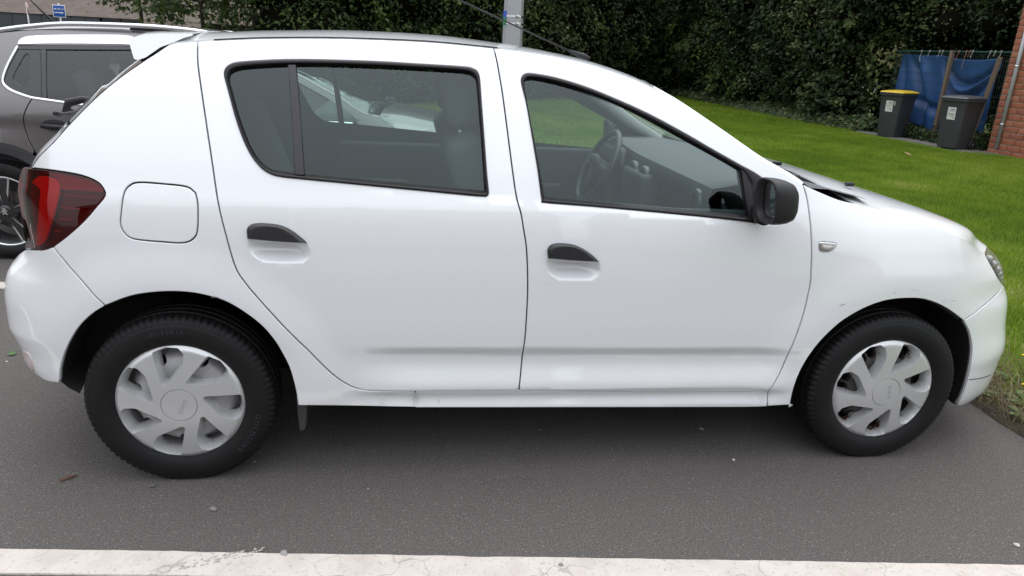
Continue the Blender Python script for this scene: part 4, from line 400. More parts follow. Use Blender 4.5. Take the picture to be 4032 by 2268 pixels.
def pline(name,p0,p1,w,z,jit):
    p0,p1=np.array(p0),np.array(p1); L=np.linalg.norm(p1-p0); u=(p1-p0)/L; nn=np.array((-u[1],u[0])); n=int(L/.02); t=np.linspace(0,L,n)
    k=np.hanning(9); k/=k.sum()
    j=lambda:np.convolve(RNG.normal(0,jit,n+8),k,'valid')*2+RNG.normal(0,jit*.35,n)
    a=p0+u*t[:,None]+nn*(j()[:,None]); b=p0+u*t[:,None]+nn*(-w+j()[:,None])
    A=np.stack([np.c_[a,np.full(n,.0005)],np.c_[a-nn*.0015,np.full(n,z)],np.c_[b+nn*.0015,np.full(n,z)],np.c_[b,np.full(n,.0005)]]); mb=MB(); mb.grid(A,False); return mb
# worn cracks and tyre scuffs belong to the paint itself
def crack_paint():
    m=M_PAINT; n=m.node_tree.nodes; l=m.node_tree.links; b=n['Principled BSDF']; src=b.inputs['Base Color'].links[0].from_socket
    tc=n.new('ShaderNodeTexCoord'); dn=n.new('ShaderNodeTexNoise'); dn.inputs['Scale'].default_value=7; l.new(tc.outputs['Object'],dn.inputs['Vector'])
    ad=n.new('ShaderNodeMix'); ad.data_type='RGBA'; ad.inputs[0].default_value=.16; l.new(tc.outputs['Object'],ad.inputs[6]); l.new(dn.outputs['Color'],ad.inputs[7])
    v=n.new('ShaderNodeTexVoronoi'); v.feature='DISTANCE_TO_EDGE'; v.inputs['Scale'].default_value=4.5; l.new(ad.outputs[2],v.inputs['Vector'])
    mr=n.new('ShaderNodeMapRange'); mr.inputs[1].default_value=.012; mr.inputs[2].default_value=.002; l.new(v.outputs['Distance'],mr.inputs[0])
    nz=n.new('ShaderNodeTexNoise'); nz.inputs['Scale'].default_value=2.2; l.new(tc.outputs['Object'],nz.inputs['Vector'])
    m2=n.new('ShaderNodeMapRange'); m2.inputs[1].default_value=.48; m2.inputs[2].default_value=.62; m2.inputs[4].default_value=.8; l.new(nz.outputs[0],m2.inputs[0])
    mu=n.new('ShaderNodeMath'); mu.operation='MULTIPLY'; l.new(mr.outputs[0],mu.inputs[0]); l.new(m2.outputs[0],mu.inputs[1])
    mx=n.new('ShaderNodeMix'); mx.data_type='RGBA'; l.new(mu.outputs[0],mx.inputs[0]); l.new(src,mx.inputs[6]); mx.inputs[7].default_value=(.22,.20,.19,1); l.new(mx.outputs[2],b.inputs['Base Color'])
crack_paint()
u=np.array((.99501,-.0996)); o1=np.array((-.439,-.301))
pline('l',o1-u*3.5,o1+u*3.8,.105,.005,.0012).build('painted_line',M_PAINT,kind='structure')
o2=np.array((-1.636,2.240)); pline('l',o2-u*2.3,o2+u*4.9,.11,.005,.0012).build('painted_line',M_PAINT,kind='structure')
# lawn: one sheet, its edge along the bays is ragged
M_SOIL=noise_mat('lawn_ground',[(0,0,0,(.10,.165,.016)),(3,.45,.6,(.12,.18,.02)),(.5,.45,.62,(.085,.15,.014)),(40,.5,.7,(.030,.045,.010)),(1.1,.60,.72,(.11,.10,.045))],1,.95,bump=(60,.8,.02))
M_EARTH=noise_mat('bare_earth',[(0,0,0,(.060,.045,.030)),(8,.4,.6,(.085,.066,.042)),(60,.5,.65,(.035,.028,.02)),(150,.55,.7,(.12,.10,.07))],1,.95,bump=(80,1,.02))
ye=np.arange(-8,46,.06); k=np.hanning(7); k/=k.sum()
xe=3.36+.035*np.sin(ye*2.1)+.03*np.convolve(RNG.normal(0,1,len(ye)+6),k,'valid')
EDGE=lambda y:np.interp(y,ye,xe)
A=np.stack([np.c_[xe,ye,np.full(len(ye),-.002)],np.c_[xe+.02,ye,np.full(len(ye),.016)],np.c_[xe+.16,ye,np.full(len(ye),.035)],np.c_[xe+.45,ye,np.full(len(ye),.042)]]); mb=MB(); mb.grid(A,True,flip=True); mb.build('verge',M_EARTH,kind='structure')
A=np.stack([np.c_[xe+.40,ye,np.full(len(ye),.0435)],np.c_[np.full(len(ye),8.),ye,np.full(len(ye),.046)],np.c_[np.full(len(ye),40.),ye,np.full(len(ye),.05)]]); mb=MB(); mb.grid(A,True,flip=True); mb.build('lawn',M_SOIL,kind='structure')
mb=MB(); mb.add([(-9,9.2,.03),(3.6,9.2,.03),(3.8,46,.03),(-9,46,.03)],[(0,1,2,3)]); mb.build('lawn',M_SOIL,kind='structure')
# ---------------------------------------------------------------- white five-door hatchback
YM=1.734                                     # mirror: y -> YM - y
M_WHITE=mat('white_paint',(.855,.87,.89),.38,coat=1,noise=[(2.2,.04,(.66,.66,.65))])
M_BLACKTRIM=mat('black_trim',(.014,.013,.015),.45,spec=.35,noise=(60,.25,(.028,.028,.028)))
M_RUBBER=mat('window_rubber',(.012,.010,.011),.38,spec=.35)
M_INNER=mat('dark_cabin_trim',(.050,.053,.058),.75)
M_LIGHTTRIM=mat('pale_cabin_trim',(.42,.44,.42),.8)
M_COWL=mat('cowl_plastic',(.008,.008,.009),.95,spec=.08)
M_GAP=mat('shut_gap',(.02,.02,.022),.8)
M_LINER=mat('arch_liner',(.012,.012,.012),.85,noise=(14,.4,(.03,.028,.026)),bump=(40,.4,.004))
M_GLASS=glass('side_glass',(.70,.82,.785),f0=.062,refl=(.86,.97,.97))
M_CLEAR=glass('clear_cover',(.93,.94,.95))
M_REDGL=glass('red_cover',(.60,.028,.042),f0=.04)
M_CHROME=mat('chrome',(.75,.76,.78),.12,metal=1)
FL=Flank(**HATCH)
def road_film(m):
    # thin dusty film that thickens towards the sills
    n=m.node_tree.nodes; l=m.node_tree.links; b=n['Principled BSDF']; src=b.inputs['Base Color'].links[0].from_socket
    tc=n.new('ShaderNodeTexCoord'); sx=n.new('ShaderNodeSeparateXYZ'); l.new(tc.outputs['Object'],sx.inputs[0]); mr=n.new('ShaderNodeMapRange'); mr.inputs[1].default_value=.62; mr.inputs[2].default_value=.22; mr.inputs[4].default_value=.10; l.new(sx.outputs['Z'],mr.inputs[0])
    tx=n.new('ShaderNodeTexNoise'); tx.inputs['Scale'].default_value=7; tx.inputs['Detail'].default_value=8; tx.inputs['Roughness'].default_value=.7; l.new(tc.outputs['Object'],tx.inputs['Vector']); m2=n.new('ShaderNodeMapRange'); m2.inputs[1].default_value=.38; m2.inputs[2].default_value=.72; l.new(tx.outputs[0],m2.inputs[0])
    mu=n.new('ShaderNodeMath'); mu.operation='MULTIPLY'; l.new(mr.outputs[0],mu.inputs[0]); l.new(m2.outputs[0],mu.inputs[1]); mx=n.new('ShaderNodeMix'); mx.data_type='RGBA'; l.new(mu.outputs[0],mx.inputs[0]); l.new(src,mx.inputs[6]); mx.inputs[7].default_value=(.44,.42,.39,1); l.new(mx.outputs[2],b.inputs['Base Color'])
    rr=n.new('ShaderNodeMath'); rr.operation='MULTIPLY_ADD'; rr.inputs[1].default_value=.5; rr.inputs[2].default_value=.03; l.new(mu.outputs[0],rr.inputs[0]); l.new(rr.outputs[0],b.inputs['Coat Roughness'])
road_film(M_WHITE)
M_WHITE.node_tree.nodes['Principled BSDF'].inputs['Coat IOR'].default_value=1.75
def mirror(V,F,N):
    V2=np.array(V,float).copy(); V2[:,1]=YM-V2[:,1]
    N2=None
    if N is not None: N2=np.array(N,float).copy(); N2[:,1]*=-1
    return V2,[tuple(f)[::-1] for f in F],N2
def both(name,V,F,m,parent,N=None,near_only=False,label=None,off=(0,0,0)):
    o=mesh_obj(name,np.asarray(V,float),[tuple(int(i) for i in f) for f in F],m,parent,smooth=True,normals=N)
    if label: o['label']=label
    r=[o]
    if not near_only:
        V2,F2,N2=mirror(V,F,N); r.append(mesh_obj(name,V2,[tuple(int(i) for i in f) for f in F2],m,parent,smooth=True,normals=N2))
    return r
def sheet(fl,outer,holes=(),deep=0.,gap=.0024,rnd=.0025,flange=.016,step=.022,extra=(),hgap=None,edge=True):
    hs=[h[::-1] for h in holes]
    hg=gap if hgap is None else hgap
    if edge:
        l0=[offset(outer,gap+rnd)]+[offset(h,hg+rnd) for h in hs]; l1=[offset(outer,gap)]+[offset(h,hg) for h in hs]
    else: l0=[outer]+hs; l1=[]
    P,T,L=cut_sheet(l0[0],l0[1:],step,extra)
    V=[fl.pt(P[:,0],P[:,1],deep)]; N=[fl.nrm(P[:,0],P[:,1])]; F=[tuple(t) for t in T]; nb=len(P)
    for lp,r1 in zip(L,l1):
        p0=P[lp]
        if len(p0)!=len(r1): continue
        a=fl.pt(r1[:,0],r1[:,1],deep+.0022); c=fl.pt(r1[:,0],r1[:,1],deep+flange)
        n0=fl.nrm(p0[:,0],p0[:,1]); lat=a-fl.pt(p0[:,0],p0[:,1],deep+.0022); lat/=np.linalg.norm(lat,axis=1,keepdims=True)+1e-9
        nb1=n0*.55+lat; nb1/=np.linalg.norm(nb1,axis=1,keepdims=True)
        k=len(r1); A=nb; B=nb+k; C=nb+2*k
        V+=[a,a,c]; N+=[nb1,lat,lat]; nb+=3*k
        for i in range(k):
            j=(i+1)%k
            F.append((lp[i],A+i,A+j,lp[j])); F.append((B+i,C+i,C+j,B+j))
    return np.vstack(V),F,np.vstack(N)
def panel(name,parent,outer,holes=(),m=None,label=None,inner=True,near_only=False,**k):
    V,F,N=sheet(FL,outer,holes,**k)
    r=both(name,V,F,m or M_WHITE,parent,N,label=label,near_only=near_only)
    return r
def band(fl,outer,inner,prof):
    """moulded strip between two outlines; prof = (0..1 across, depth)"""
    a=inner; b=np.roll(inner,-1,0); Q=[]
    for p in outer:
        e=b-a; t=np.clip(((p-a)*e).sum(1)/((e*e).sum(1)+1e-12),0,1); q=a+t[:,None]*e; i=np.hypot(*(q-p).T).argmin(); Q.append(q[i])
    Q=np.array(Q); k=len(outer)
    V=np.vstack([fl.pt(*(outer*(1-w)+Q*w).T,deep=d) for w,d in prof]); F=[]
    for j in range(len(prof)-1):
        for i in range(k): F.append((j*k+i,j*k+(i+1)%k,(j+1)*k+(i+1)%k,(j+1)*k+i))
    return V,F
car=empty('parked_car',(0,0,0),label='white five-door hatchback with black door handles and silver wheel covers',cat='car')
ln=lambda *p:np.array(p,float)
rev=lambda a:O[a][::-1]
LQ=FL.L
# outlines of the skins
P_RD=join(rev('drip_rd'),O['rd_rear'],O['rd_bot'],rev('bshut'))
P_FD=join(rev('drip_fd'),O['bshut'],O['fd_bot'],rev('fd_front'))
P_FEN=join(rev('fend_top'),O['fd_front'],O['sill_front'],O['fen_bot'],O['arch_f1'],rev('bump_f'),rev('lampf_left'))
P_QTR=join(O['drip_q'],O['rd_rear'],O['rd_bot'][:3],O['sill_seam'],rev('sill_bot2'),O['arch_r1'],rev('bump_q'),rev('lamp_r_top'),rev('q_rear'))
sx=np.where(O['rd_bot'][:,0]>O['sill_seam'][0,0])[0]
P_QTR=join(O['drip_q'],O['rd_rear'],O['rd_bot'][:sx[0]],O['sill_seam'],rev('sill_bot2'),O['arch_r1'],rev('bump_q'),rev('lamp_r_top'),rev('q_rear'))
P_SILL=join(O['sill_seam'][::-1],O['rd_bot'][sx[0]:],O['fd_bot'],O['sill_front'],rev('sill_bot1'))
P_RB=join(O['bump_q'],O['arch_r2'],O['rbump_bot'],ln((.70,.345),(.5,.33),(.25,.325),(0,.325),(0,.5),(0,.72),(.25,.72),(.5,.725),(.62,.75),(.70,.775),(.80,.79)),O['lamp_r_bot'][::-1])
P_FB=join(O['bump_f'],O['arch_f2'],ln((4.36,.180),(4.45,.175),(4.55,.172),(4.8,.172),(5.0,.172),(LQ,.172),(LQ,.4),(LQ,.62),(5.0,.62),(4.85,.63),(4.70,.645),(4.6,.66)))
P_TL=join(O['lamp_r_top'],O['lamp_r_bot'],ln((.80,.792),(.70,.778),(.62,.79),(.58,.85),(.58,.95),(.62,1.02),(.72,1.045),(.80,1.055)))
P_HL=join(O['lampf_left'],ln((4.6,.662),(4.75,.66),(4.9,.68),(4.93,.74),(4.88,.79),(4.75,.81),(4.6,.808),(4.5,.806)))
hb=lambda k:(O[k][:,0].min()-.015,O[k][:,0].max()+.015,O[k][:,1].min()-.012,O[k][:,1].max()+.012,.006)
fdoor=panel('front_door',car,P_FD,[join(O['fwin_o'])],step=.02,extra=[hb('recess_f'),(2.42,3.45,.27,.56,.012)],hgap=.0)
rdoor=panel('rear_door',car,P_RD,[join(O['rwin_o'])],step=.02,extra=[hb('recess_r'),(1.75,2.34,.28,.57,.012)],hgap=.0)
panel('front_fender',car,P_FEN,[join(O['marker'])],step=.018,hgap=.0)
qtr=panel('rear_quarter',car,P_QTR,[join(O['flap'])],step=.02,extra=[(1.72,2.13,.265,.37,.008)])
panel('fuel_flap',car,join(O['flap']),near_only=True,step=.03)
panel('sill',car,P_SILL,step=.009,gap=.0006,rnd=.0018)
q0=O['sill_seam']; P_J=join(ln((q0[0,0]-.007,q0[0,1]-.006),(q0[0,0]+.007,q0[0,1]-.006),(q0[-1,0]+.007,q0[-1,1]+.003),(q0[-1,0]-.007,q0[-1,1]+.003))); V,F,N=sheet(FL,P_J,deep=.0016,edge=False,step=.02); both('sill_joint',V,F,M_WHITE,car,N)
rb=panel('rear_bumper',car,P_RB,[],step=.022)
fb=panel('front_bumper',car,P_FB,[],step=.022)
# dark structure under the skins
for nm,P,hl in (('inner_door',P_FD,['fwin_i']),('inner_door',P_RD,['rwin_i']),('inner_panel',P_FEN,[]),('inner_panel',P_QTR,[]),('inner_panel',P_SILL,[])):
    Pi=offset(P,-.004)
    if P is P_FEN: Pi[:,1]-=.025*sstep(.72,.80,Pi[:,1])          # keeps clear of the bonnet
    V,F,N=sheet(FL,Pi,[join(O[h]) for h in hl],deep=.024,step=.05,edge=False); both(nm,V,F,M_INNER,car,N)
# dark inner backing behind gaps is the inner panels; lamps
V,F,N=sheet(FL,P_TL,deep=0,gap=.001,step=.02); both('tail_lamp',V,F,M_REDGL,car,N); 
tls=[o for o in car.children if o.name.startswith('tail_lamp')]
M_TLD=mat('lamp_dark_red',(.075,.010,.014),.35,coat=.5); M_TLB=mat('lamp_bright_red',(.75,.02,.03),.25,coat=1); M_TLT=mat('lamp_mid_red',(.30,.05,.06),.35)
def lamp_piece(name,P,deep,m,step=.02):
    V,F,N=sheet(FL,P,deep=deep,gap=0,rnd=.002,flange=.01,step=step)
    V2,F2,N2=mirror(V,F,N)
    for par,(v,f,n) in zip(tls,((V,F,N),(V2,F2,N2))): mesh_obj(name,v,[tuple(int(i) for i in q) for q in f],m,par,smooth=True,normals=n)
lamp_piece('lamp_housing',offset(P_TL,.003),.022,M_TLD)
lamp_piece('light_bar',join(O['tl_bar']),.008,M_TLB,.012)
lamp_piece('upper_lens',join(O['tl_top']),.010,M_TLT,.012)
for i in range(4):
    a,b=O['tl_rib%d'%i][0],O['tl_rib%d'%i][-1]; lamp_piece('lamp_rib',join(ln(a,b,b+(0,.0025),a+(0,.0035))),.014,mat('lamp_rib_red',(.32,.02,.025),.4),.02)
lamp_piece('fog_lens',join(np.array([(.70+.022*math.cos(t),.835+.02*math.sin(t)) for t in np.linspace(0,6.28,20)[:-1]])),.006,mat('lamp_grey',(.35,.33,.33),.2,coat=1),.02)
V,F,N=sheet(FL,P_HL,deep=0,gap=.0015,step=.02); both('headlamp',V,F,M_CLEAR,car,N)
hls=[o for o in car.children if o.name.startswith('headlamp')]
M_HLR=mat('headlamp_reflector',(.20,.21,.22),.25,metal=.8,noise=(45,.8,(.04,.04,.045)),bump=(60,1,.02))
V,F,N=sheet(FL,offset(P_HL,.002),deep=.03,gap=0,flange=.01,step=.02); V2,F2,N2=mirror(V,F,N)
for par,(v,f,n) in zip(hls,((V,F,N),(V2,F2,N2))): mesh_obj('reflector_bowl',v,[tuple(int(i) for i in q) for q in f],M_HLR,par,smooth=True,normals=n)
for i in range(5):
    t=i/4; c=np.array((4.515+.085*t,.775-.085*t)); 
    mb=MB(); p=FL.pt(c[0],c[1],.016); mb.lathe([(0,-.012),(.010,-.010),(.014,0),(.014,.012)],12,p); mb.build('lamp_facet',mat('facet_grey',(.38,.39,.40),.3,metal=.7),hls[0])
# grille and front panel under the bonnet edge
V,F,N=sheet(FL,join(ln((4.94,.62),(LQ,.62),(LQ,.80),(4.94,.80))),deep=.015,step=.05); both('grille',V,F,M_BLACKTRIM,car,N)
# bumper lip joint, reflectors, side repeaters
V,F,N=sheet(FL,join(O['lip_f'],ln((4.6,.298),(4.6,.3015)),O['lip_f'][::-1]+ln((0,.0035))),deep=-.0012,gap=0,rnd=.0004,flange=.004,step=.03); both('bumper_seam',V,F,M_GAP,car,N)
V,F,N=sheet(FL,join(O['reflector']),deep=-.004,gap=0,step=.01); both('bumper_reflector',V,F,mat('reflector_white',(.72,.70,.70),.25,coat=1,noise=(30,.5,(.5,.12,.1))),car,N)
V,F,N=sheet(FL,offset(join(O['marker']),.0005),deep=-.004,gap=0,rnd=.004,step=.008); mk=both('side_repeater',V,F,mat('repeater_chrome',(.62,.63,.65),.15,metal=1),car,N)
V,F,N=sheet(FL,offset(join(O['marker']),.012),deep=-.0065,gap=0,rnd=.003,step=.008); V2,F2,N2=mirror(V,F,N)
for par,(v,f,n) in zip(mk,((V,F,N),(V2,F2,N2))): mesh_obj('lens',v,[tuple(int(i) for i in q) for q in f],mat('repeater_lens',(.50,.42,.38),.15,coat=1,noise=(220,.8,(.75,.74,.74))),par,smooth=True,normals=n)
# windows: rubber frames, panes
SEAL=[(0,.010),(0,-.0015),(.10,-.0045),(.45,-.005),(.62,-.002),(.66,.006),(1,.013),(1.03,.02)]
for nm,o_,i_ in (('front','fwin_o','fwin_i'),('rear','rwin_o','rwin_i')):
    par=fdoor if nm=='front' else rdoor
    V,F=band(FL,join(O[o_]),join(O[i_]),SEAL); V2,F2,_=mirror(V,F,None)
    for p,(v,f) in zip(par,((V,F),(V2,F2))): mesh_obj('window_seal',v,f,M_RUBBER,p,smooth=True)
    V,F,N=sheet(FL,offset(join(O[i_]),-.006),deep=.0125,step=.06,edge=False); V2,F2,N2=mirror(V,F,N)
    for p,(v,f,n) in zip(par,((V,F,N),(V2,F2,N2))): mesh_obj('window_pane',v,[tuple(int(i) for i in q) for q in f],M_GLASS,p,smooth=True,normals=n)
V,F,N=sheet(FL,join(O['div_l'],rev('div_r')),deep=-.001,gap=0,rnd=.003,flange=.02,step=.03); V2,F2,N2=mirror(V,F,N)
for p,(v,f,n) in zip(rdoor,((V,F,N),(V2,F2,N2))): mesh_obj('window_divider',v,[tuple(int(i) for i in q) for q in f],mat('divider_trim',(.030,.028,.034),.33),p,smooth=True,normals=n)
V,F,N=sheet(FL,join(O['tri']),deep=-.002,gap=0,rnd=.003,flange=.02,step=.02); V2,F2,N2=mirror(V,F,N)
for p,(v,f,n) in zip(fdoor,((V,F,N),(V2,F2,N2))): mesh_obj('mirror_triangle',v,[tuple(int(i) for i in q) for q in f],M_BLACKTRIM,p,smooth=True,normals=n)
# door handles: a flap standing over the scoop
for par,k in ((fdoor,'handle_f'),(rdoor,'handle_r')):
    P=join(O[k]); c=P.mean(0)
    V=[];rings=[(1.0,.006),(1.0,-.009),(.975,-.0125),(.86,-.0185),(.83,-.0195),(.70,-.0195)]
    pl=lambda q,d: np.stack([q[:,0]*0,q[:,0]*0,q[:,0]*0],1)
    for sc,d in rings:
        q=c+(P-c)*sc
        s_,z_=q.T; base=FL.pt(s_,z_); px=np.interp(s_,FL.s,FL.px)
        base[:,1]=np.interp(px,[-1,.1,1.0,3],[.02,.010,.0,.0])+FL.side(z_)+d       # the flap ignores the scoop under it
        V.append(base)
    n=len(P); F=[]
    for j in range(len(rings)-1):
        for i in range(n): F.append((j*n+i,j*n+(i+1)%n,(j+1)*n+(i+1)%n,(j+1)*n+i))
    F=[f[::-1] for f in F]
    F.append(tuple(range((len(rings)-1)*n,len(rings)*n)))
    V=np.vstack(V); V2,F2,_=mirror(V,F,None)
    for p,(v,f) in zip(par,((V,F),(V2,F2))):
        o=mesh_obj('door_handle',v,f,mat('handle_plastic',(.020,.020,.023),.40,spec=.5,noise=(90,.3,(.032,.032,.034))),p,smooth=True); o.data.set_sharp_from_angle(angle=RAD(40))
# wheel arches: lip and liner
def liner(cs,depth,name):
    P=dedupe(np.vstack(cs)); a=FL.pt(P[:,0],P[:,1],.010); c=a.mean(0)
    rows=[]
    for k in range(7):
        b=a.copy(); b[:,1]=a[:,1]+depth*k/6; g=1+.03*min(k,1)
        b[:,0]=c[0]+(b[:,0]-c[0])*g; b[:,2]=.28+(b[:,2]-.28)*g; rows.append(b)
    A=np.stack(rows); mb=MB(); mb.grid(A,True,flip=True); V,F=mb.V,mb.F
    both(name,np.array(V),F,M_LINER,car)
liner([O['arch_f1'],O['arch_f2']],.36,'arch_liner'); liner([O['arch_r1'],O['arch_r2'],ln((.960,.345),(.995,.330))],.36,'arch_liner')
# ---- roof
d3=lambda k:FL.pt(*O[k].T)
drip=np.vstack([d3('drip_q'),d3('drip_rd')[1:],d3('drip_fd')[1:]]); xs=drip[:,0]
drip=drip[np.argsort(xs)]
ZC=hermite([(-.1,1.478),(.05,1.489),(.1,1.492),(.24,1.504),(.57,1.5215),(.72,1.523),(.86,1.521),(1.05,1.509),(1.2,1.495),(1.3,1.480),(1.4,1.462),(1.51,1.432),(1.61,1.394),(1.75,1.335)])
xr=np.linspace(.005,1.60,60); A=[]
for i,x in enumerate(xr):
    yd,zd=np.interp(x,drip[:,0],drip[:,1])+.004,np.interp(x,drip[:,0],drip[:,2])+.003; row=[]
    for t in np.linspace(0,1,33):
        b=1-(2*t-1)**2; xx=x+.10*b*sstep(.8,1.6,x)-.06*b*(1-sstep(0,.5,x))
        zt=max(float(ZC(xx)),zd*0+zd-.02*b*9); row.append((xx,yd+t*(YM-2*yd),zd+(float(ZC(xx))-zd)*(1-abs(2*t-1)**2.6)+.004*b))
    row=[(row[0][0],row[0][1],row[0][2]-.02)]+row+[(row[-1][0],row[-1][1],row[-1][2]-.02)]
    A.append(row)
A=np.array(A); mb=MB(); mb.grid(A,True); roof=mb.build('roof',M_WHITE,car,sharp=50)
B=A[:,1:-1].copy(); B[:,:,2]-=.03; B[:,:,1]=.867+(B[:,:,1]-.867)*.97; mb=MB(); mb.grid(B,True,flip=True); mb.build('headliner',M_LIGHTTRIM,car)
xs=np.linspace(.14,1.05,40); P=np.stack([xs,np.interp(xs,drip[:,0],drip[:,1]),np.interp(xs,drip[:,0],drip[:,2])],1)
for m_ in (0,1):
    Q=P+np.array([0,.0015,.0015]); 
    if m_: Q[:,1]=YM-Q[:,1]
    mb=MB(); mb.tube(Q,.0018,6); mb.build('roof_strip',M_BLACKTRIM,roof)
# ---- windscreen between the pillars, pillar inner faces
pil=d3('drip_fd'); pil=pil[pil[:,0]>1.58]; n=len(pil); W_=[]; PI=[]
for i,p in enumerate(pil):
    u=i/(n-1); e=p+np.array([.012+.02*u,.050,.006-.02*u]); row=[]
    PI.append([p+np.array([-.008,.002,-.004]),p+np.array([.004,.006,.002]),p+np.array([.007,.016,.006]),e+np.array([-.004,-.01,.004]),e])
    for t in np.linspace(0,1,25):
        b=1-(2*t-1)**2; row.append((e[0]+(.09+.04*u)*b,e[1]+t*(YM-2*e[1]),e[2]+(.010-.060*u)*b))
    W_.append(row)
W_=np.array(W_); mb=MB(); mb.grid(W_,True); mb.build('windscreen',M_CLEAR,car)
PI=np.array(PI); mb=MB(); mb.grid(PI,True); both('windscreen_pillar',np.array(mb.V),mb.F,M_WHITE,car)
Q=PI[:,[0,4]].copy(); R_=np.stack([Q[:,0]+(-.035,.045,-.035),Q[:,0]+(-.02,.075,-.03),Q[:,1]+(0,.02,-.015),Q[:,1]+(.004,.004,-.004)],1)
mb=MB(); mb.grid(R_,True,flip=True); both('pillar_trim',np.array(mb.V),mb.F,M_LIGHTTRIM,car)
# ---- bonnet
ft=d3('fend_top'); i0=int(np.argmin(abs(ft[:,0]-2.343))); ed=ft[i0:]
ZB=hermite([(2.1,1.118),(2.2,1.106),(2.3,1.083),(2.5,1.040),(2.6,1.014),(2.8,.963),(2.95,.914),(3.06,.866),(3.15,.815),(3.25,.748),(3.4,.64)])
A=[]; ne=len(ed)
for i,e in enumerate(ed):
    u=i/(ne-1); cx=2.25+(3.36-2.25)*u; row=[]
    for t in np.linspace(0,1,22):
        f_=1-(1-t)**2.2; x=e[0]+(cx-e[0])*f_
        y=e[1]+.003+(.867-e[1])*t; z0=e[2]-.001; zc=float(ZB(x)); row.append((x,y,z0+(zc-z0)*(1-(1-t)**3.2)+.008*t))
    row=[(row[0][0],row[0][1],row[0][2]-.02)]+row; full_=row+[(a,YM-b,c) for a,b,c in row[::-1][1:]]; A.append(full_)
A=np.array(A); A0=A[:1].copy(); A0[:,:,2]-=.005; A1=A[-1:].copy(); A1[:,:,2]-=.05; A1[:,:,0]+=.006
mb=MB(); mb.grid(np.vstack([A0,A,A1]),True); bon=mb.build('bonnet',M_WHITE,car,sharp=28)
rear_edge=A[0,1:-1]
# cowl between bonnet and windscreen
base=W_[-1]; C1=np.array([np.interp(np.linspace(0,1,40),np.linspace(0,1,len(rear_edge)),rear_edge[:,k]) for k in range(3)]).T
C2=np.array([np.interp(np.linspace(0,1,40),np.linspace(0,1,len(base)),base[:,k]) for k in range(3)]).T
C1=C1-np.array([.002,0,.006]); C2=C2-np.array([0,0,.004])
mid=(C1+C2)/2-np.array([0,0,.004]); mb=MB(); mb.grid(np.stack([C1,mid,C2]),True,flip=True); mb.build('cowl',M_COWL,car)
# side filler under the cowl opening (the dark notch beside the bonnet)
fe=ft[:i0+1]+np.array([0,.006,-.003]); kk=np.linspace(0,1,len(fe)); near=rear_edge[rear_edge[:,1]<.867]; near=near[np.argsort(near[:,1])]
ya=.46+(near[0,1]-.46)*kk; oth=np.stack([np.interp(ya,near[:,1],near[:,0])-.003,ya,np.interp(ya,near[:,1],near[:,2])-.006],1)
mb=MB(); mb.grid(np.stack([fe*(1-q)+oth*q-np.array([0,0,.004*math.sin(math.pi*q)]) for q in np.linspace(0,1,7)]),True,flip=True); both('cowl_end',np.array(mb.V),mb.F,M_COWL,car)
for y0,x0 in ((.30,2.20),(.98,2.30)):
    mb=MB(); mb.tube([(x0,y0,1.07),(x0-.03,y0+.25,1.075),(x0-.01,y0+.5,1.08)],[.011,.008,.005],8); mb.build('wiper_arm',M_BLACKTRIM,car)
mb=MB(); mb.box((2.13,.16,1.098),(.05,.03,.022),.008); mb.build('wiper_pivot',M_BLACKTRIM,car)
for x,y in ((2.245,.50),(2.47,.33)):
    mb=MB(); mb.box((x,y,float(ZB(x))+.004),(.035,.022,.016),.005); mb.build('washer_jet',M_BLACKTRIM,bon)
# ---- tailgate, rear glass, spoiler
qe=d3('q_rear'); qe=qe[qe[:,2]<1.40]; low=np.array([(-.43,.17,1.0),(-.47,.20,.93),(-.49,.22,.85),(-.50,.24,.78),(-.51,.26,.74)])
E_=np.vstack([qe,low]); rows=[]
for p in E_:
    row=[]
    for t in np.linspace(0,1,27):
        b=(1-abs(2*t-1)**2.3); row.append((p[0]-.135*b*(1-.30*(1-sstep(1.05,.80,-p[2]+1.9)*1.0)*0)*(.85 if p[2]>1.3 else 1),p[1]+.002+t*(YM-2*p[1]-.004),p[2]+.012*b))
    rows.append(row)
rows=np.array(rows); k=int(np.argmin(abs(E_[:,2]-1.165)))
mb=MB(); mb.grid(rows[:k+1],True,flip=True); mb.build('rear_window',mat('rear_glass',(.016,.017,.018),.06,coat=1),car)
mb=MB(); mb.grid(rows[k:],True,flip=True); mb.build('tailgate',M_WHITE,car)
prof=[(.075,1.484),(.03,1.4815),(-.02,1.4785),(-.065,1.4745),(-.095,1.466),(-.108,1.456),(-.112,1.445),(-.108,1.43),(-.102,1.41),(-.096,1.392),(-.085,1.389),(-.062,1.398),(-.02,1.430),(.02,1.455),(.05,1.470),(.075,1.478)]
rows=[]
for t in np.linspace(0,1,31):
    e=min(t,1-t); b=1-(2*t-1)**2; sh=.004*max(0,1-e/.03)
    tl=.35*max(0,1-e/.06)*(1 if t<.5 else -1)
    rows.append([(x-.05*b-(.02*b if x<0 else 0),.262+t*(YM-.524)-(1.484-z)*tl,z+.010*b-(sh if z>1.44 else -sh)) for x,z in prof])
mb=MB(); A=np.array(rows); A=np.concatenate([A,A[:,:1]],1); mb.grid(A,True,flip=True); np_=len(prof)
mb.add([tuple(v) for v in rows[0]],[tuple(range(np_))]); mb.add([tuple(v) for v in rows[-1]],[tuple(range(np_))[::-1]])
mb.build('spoiler',M_WHITE,car,sharp=60)
mb=MB(); mb.tube([(-.50,.80,1.165),(-.485,.60,1.175),(-.43,.42,1.20)],[.013,.011,.007],8); mb.build('rear_wiper',M_BLACKTRIM,car)
mb=MB(); mb.tube([(-.44,.83,1.150),(-.53,.83,1.150),(-.565,.83,1.17),(-.555,.83,1.20),(-.50,.83,1.215),(-.44,.83,1.21)],[.020,.020,.019,.017,.014,.012],8); mb.build('rear_wiper_mount',M_BLACKTRIM,car)
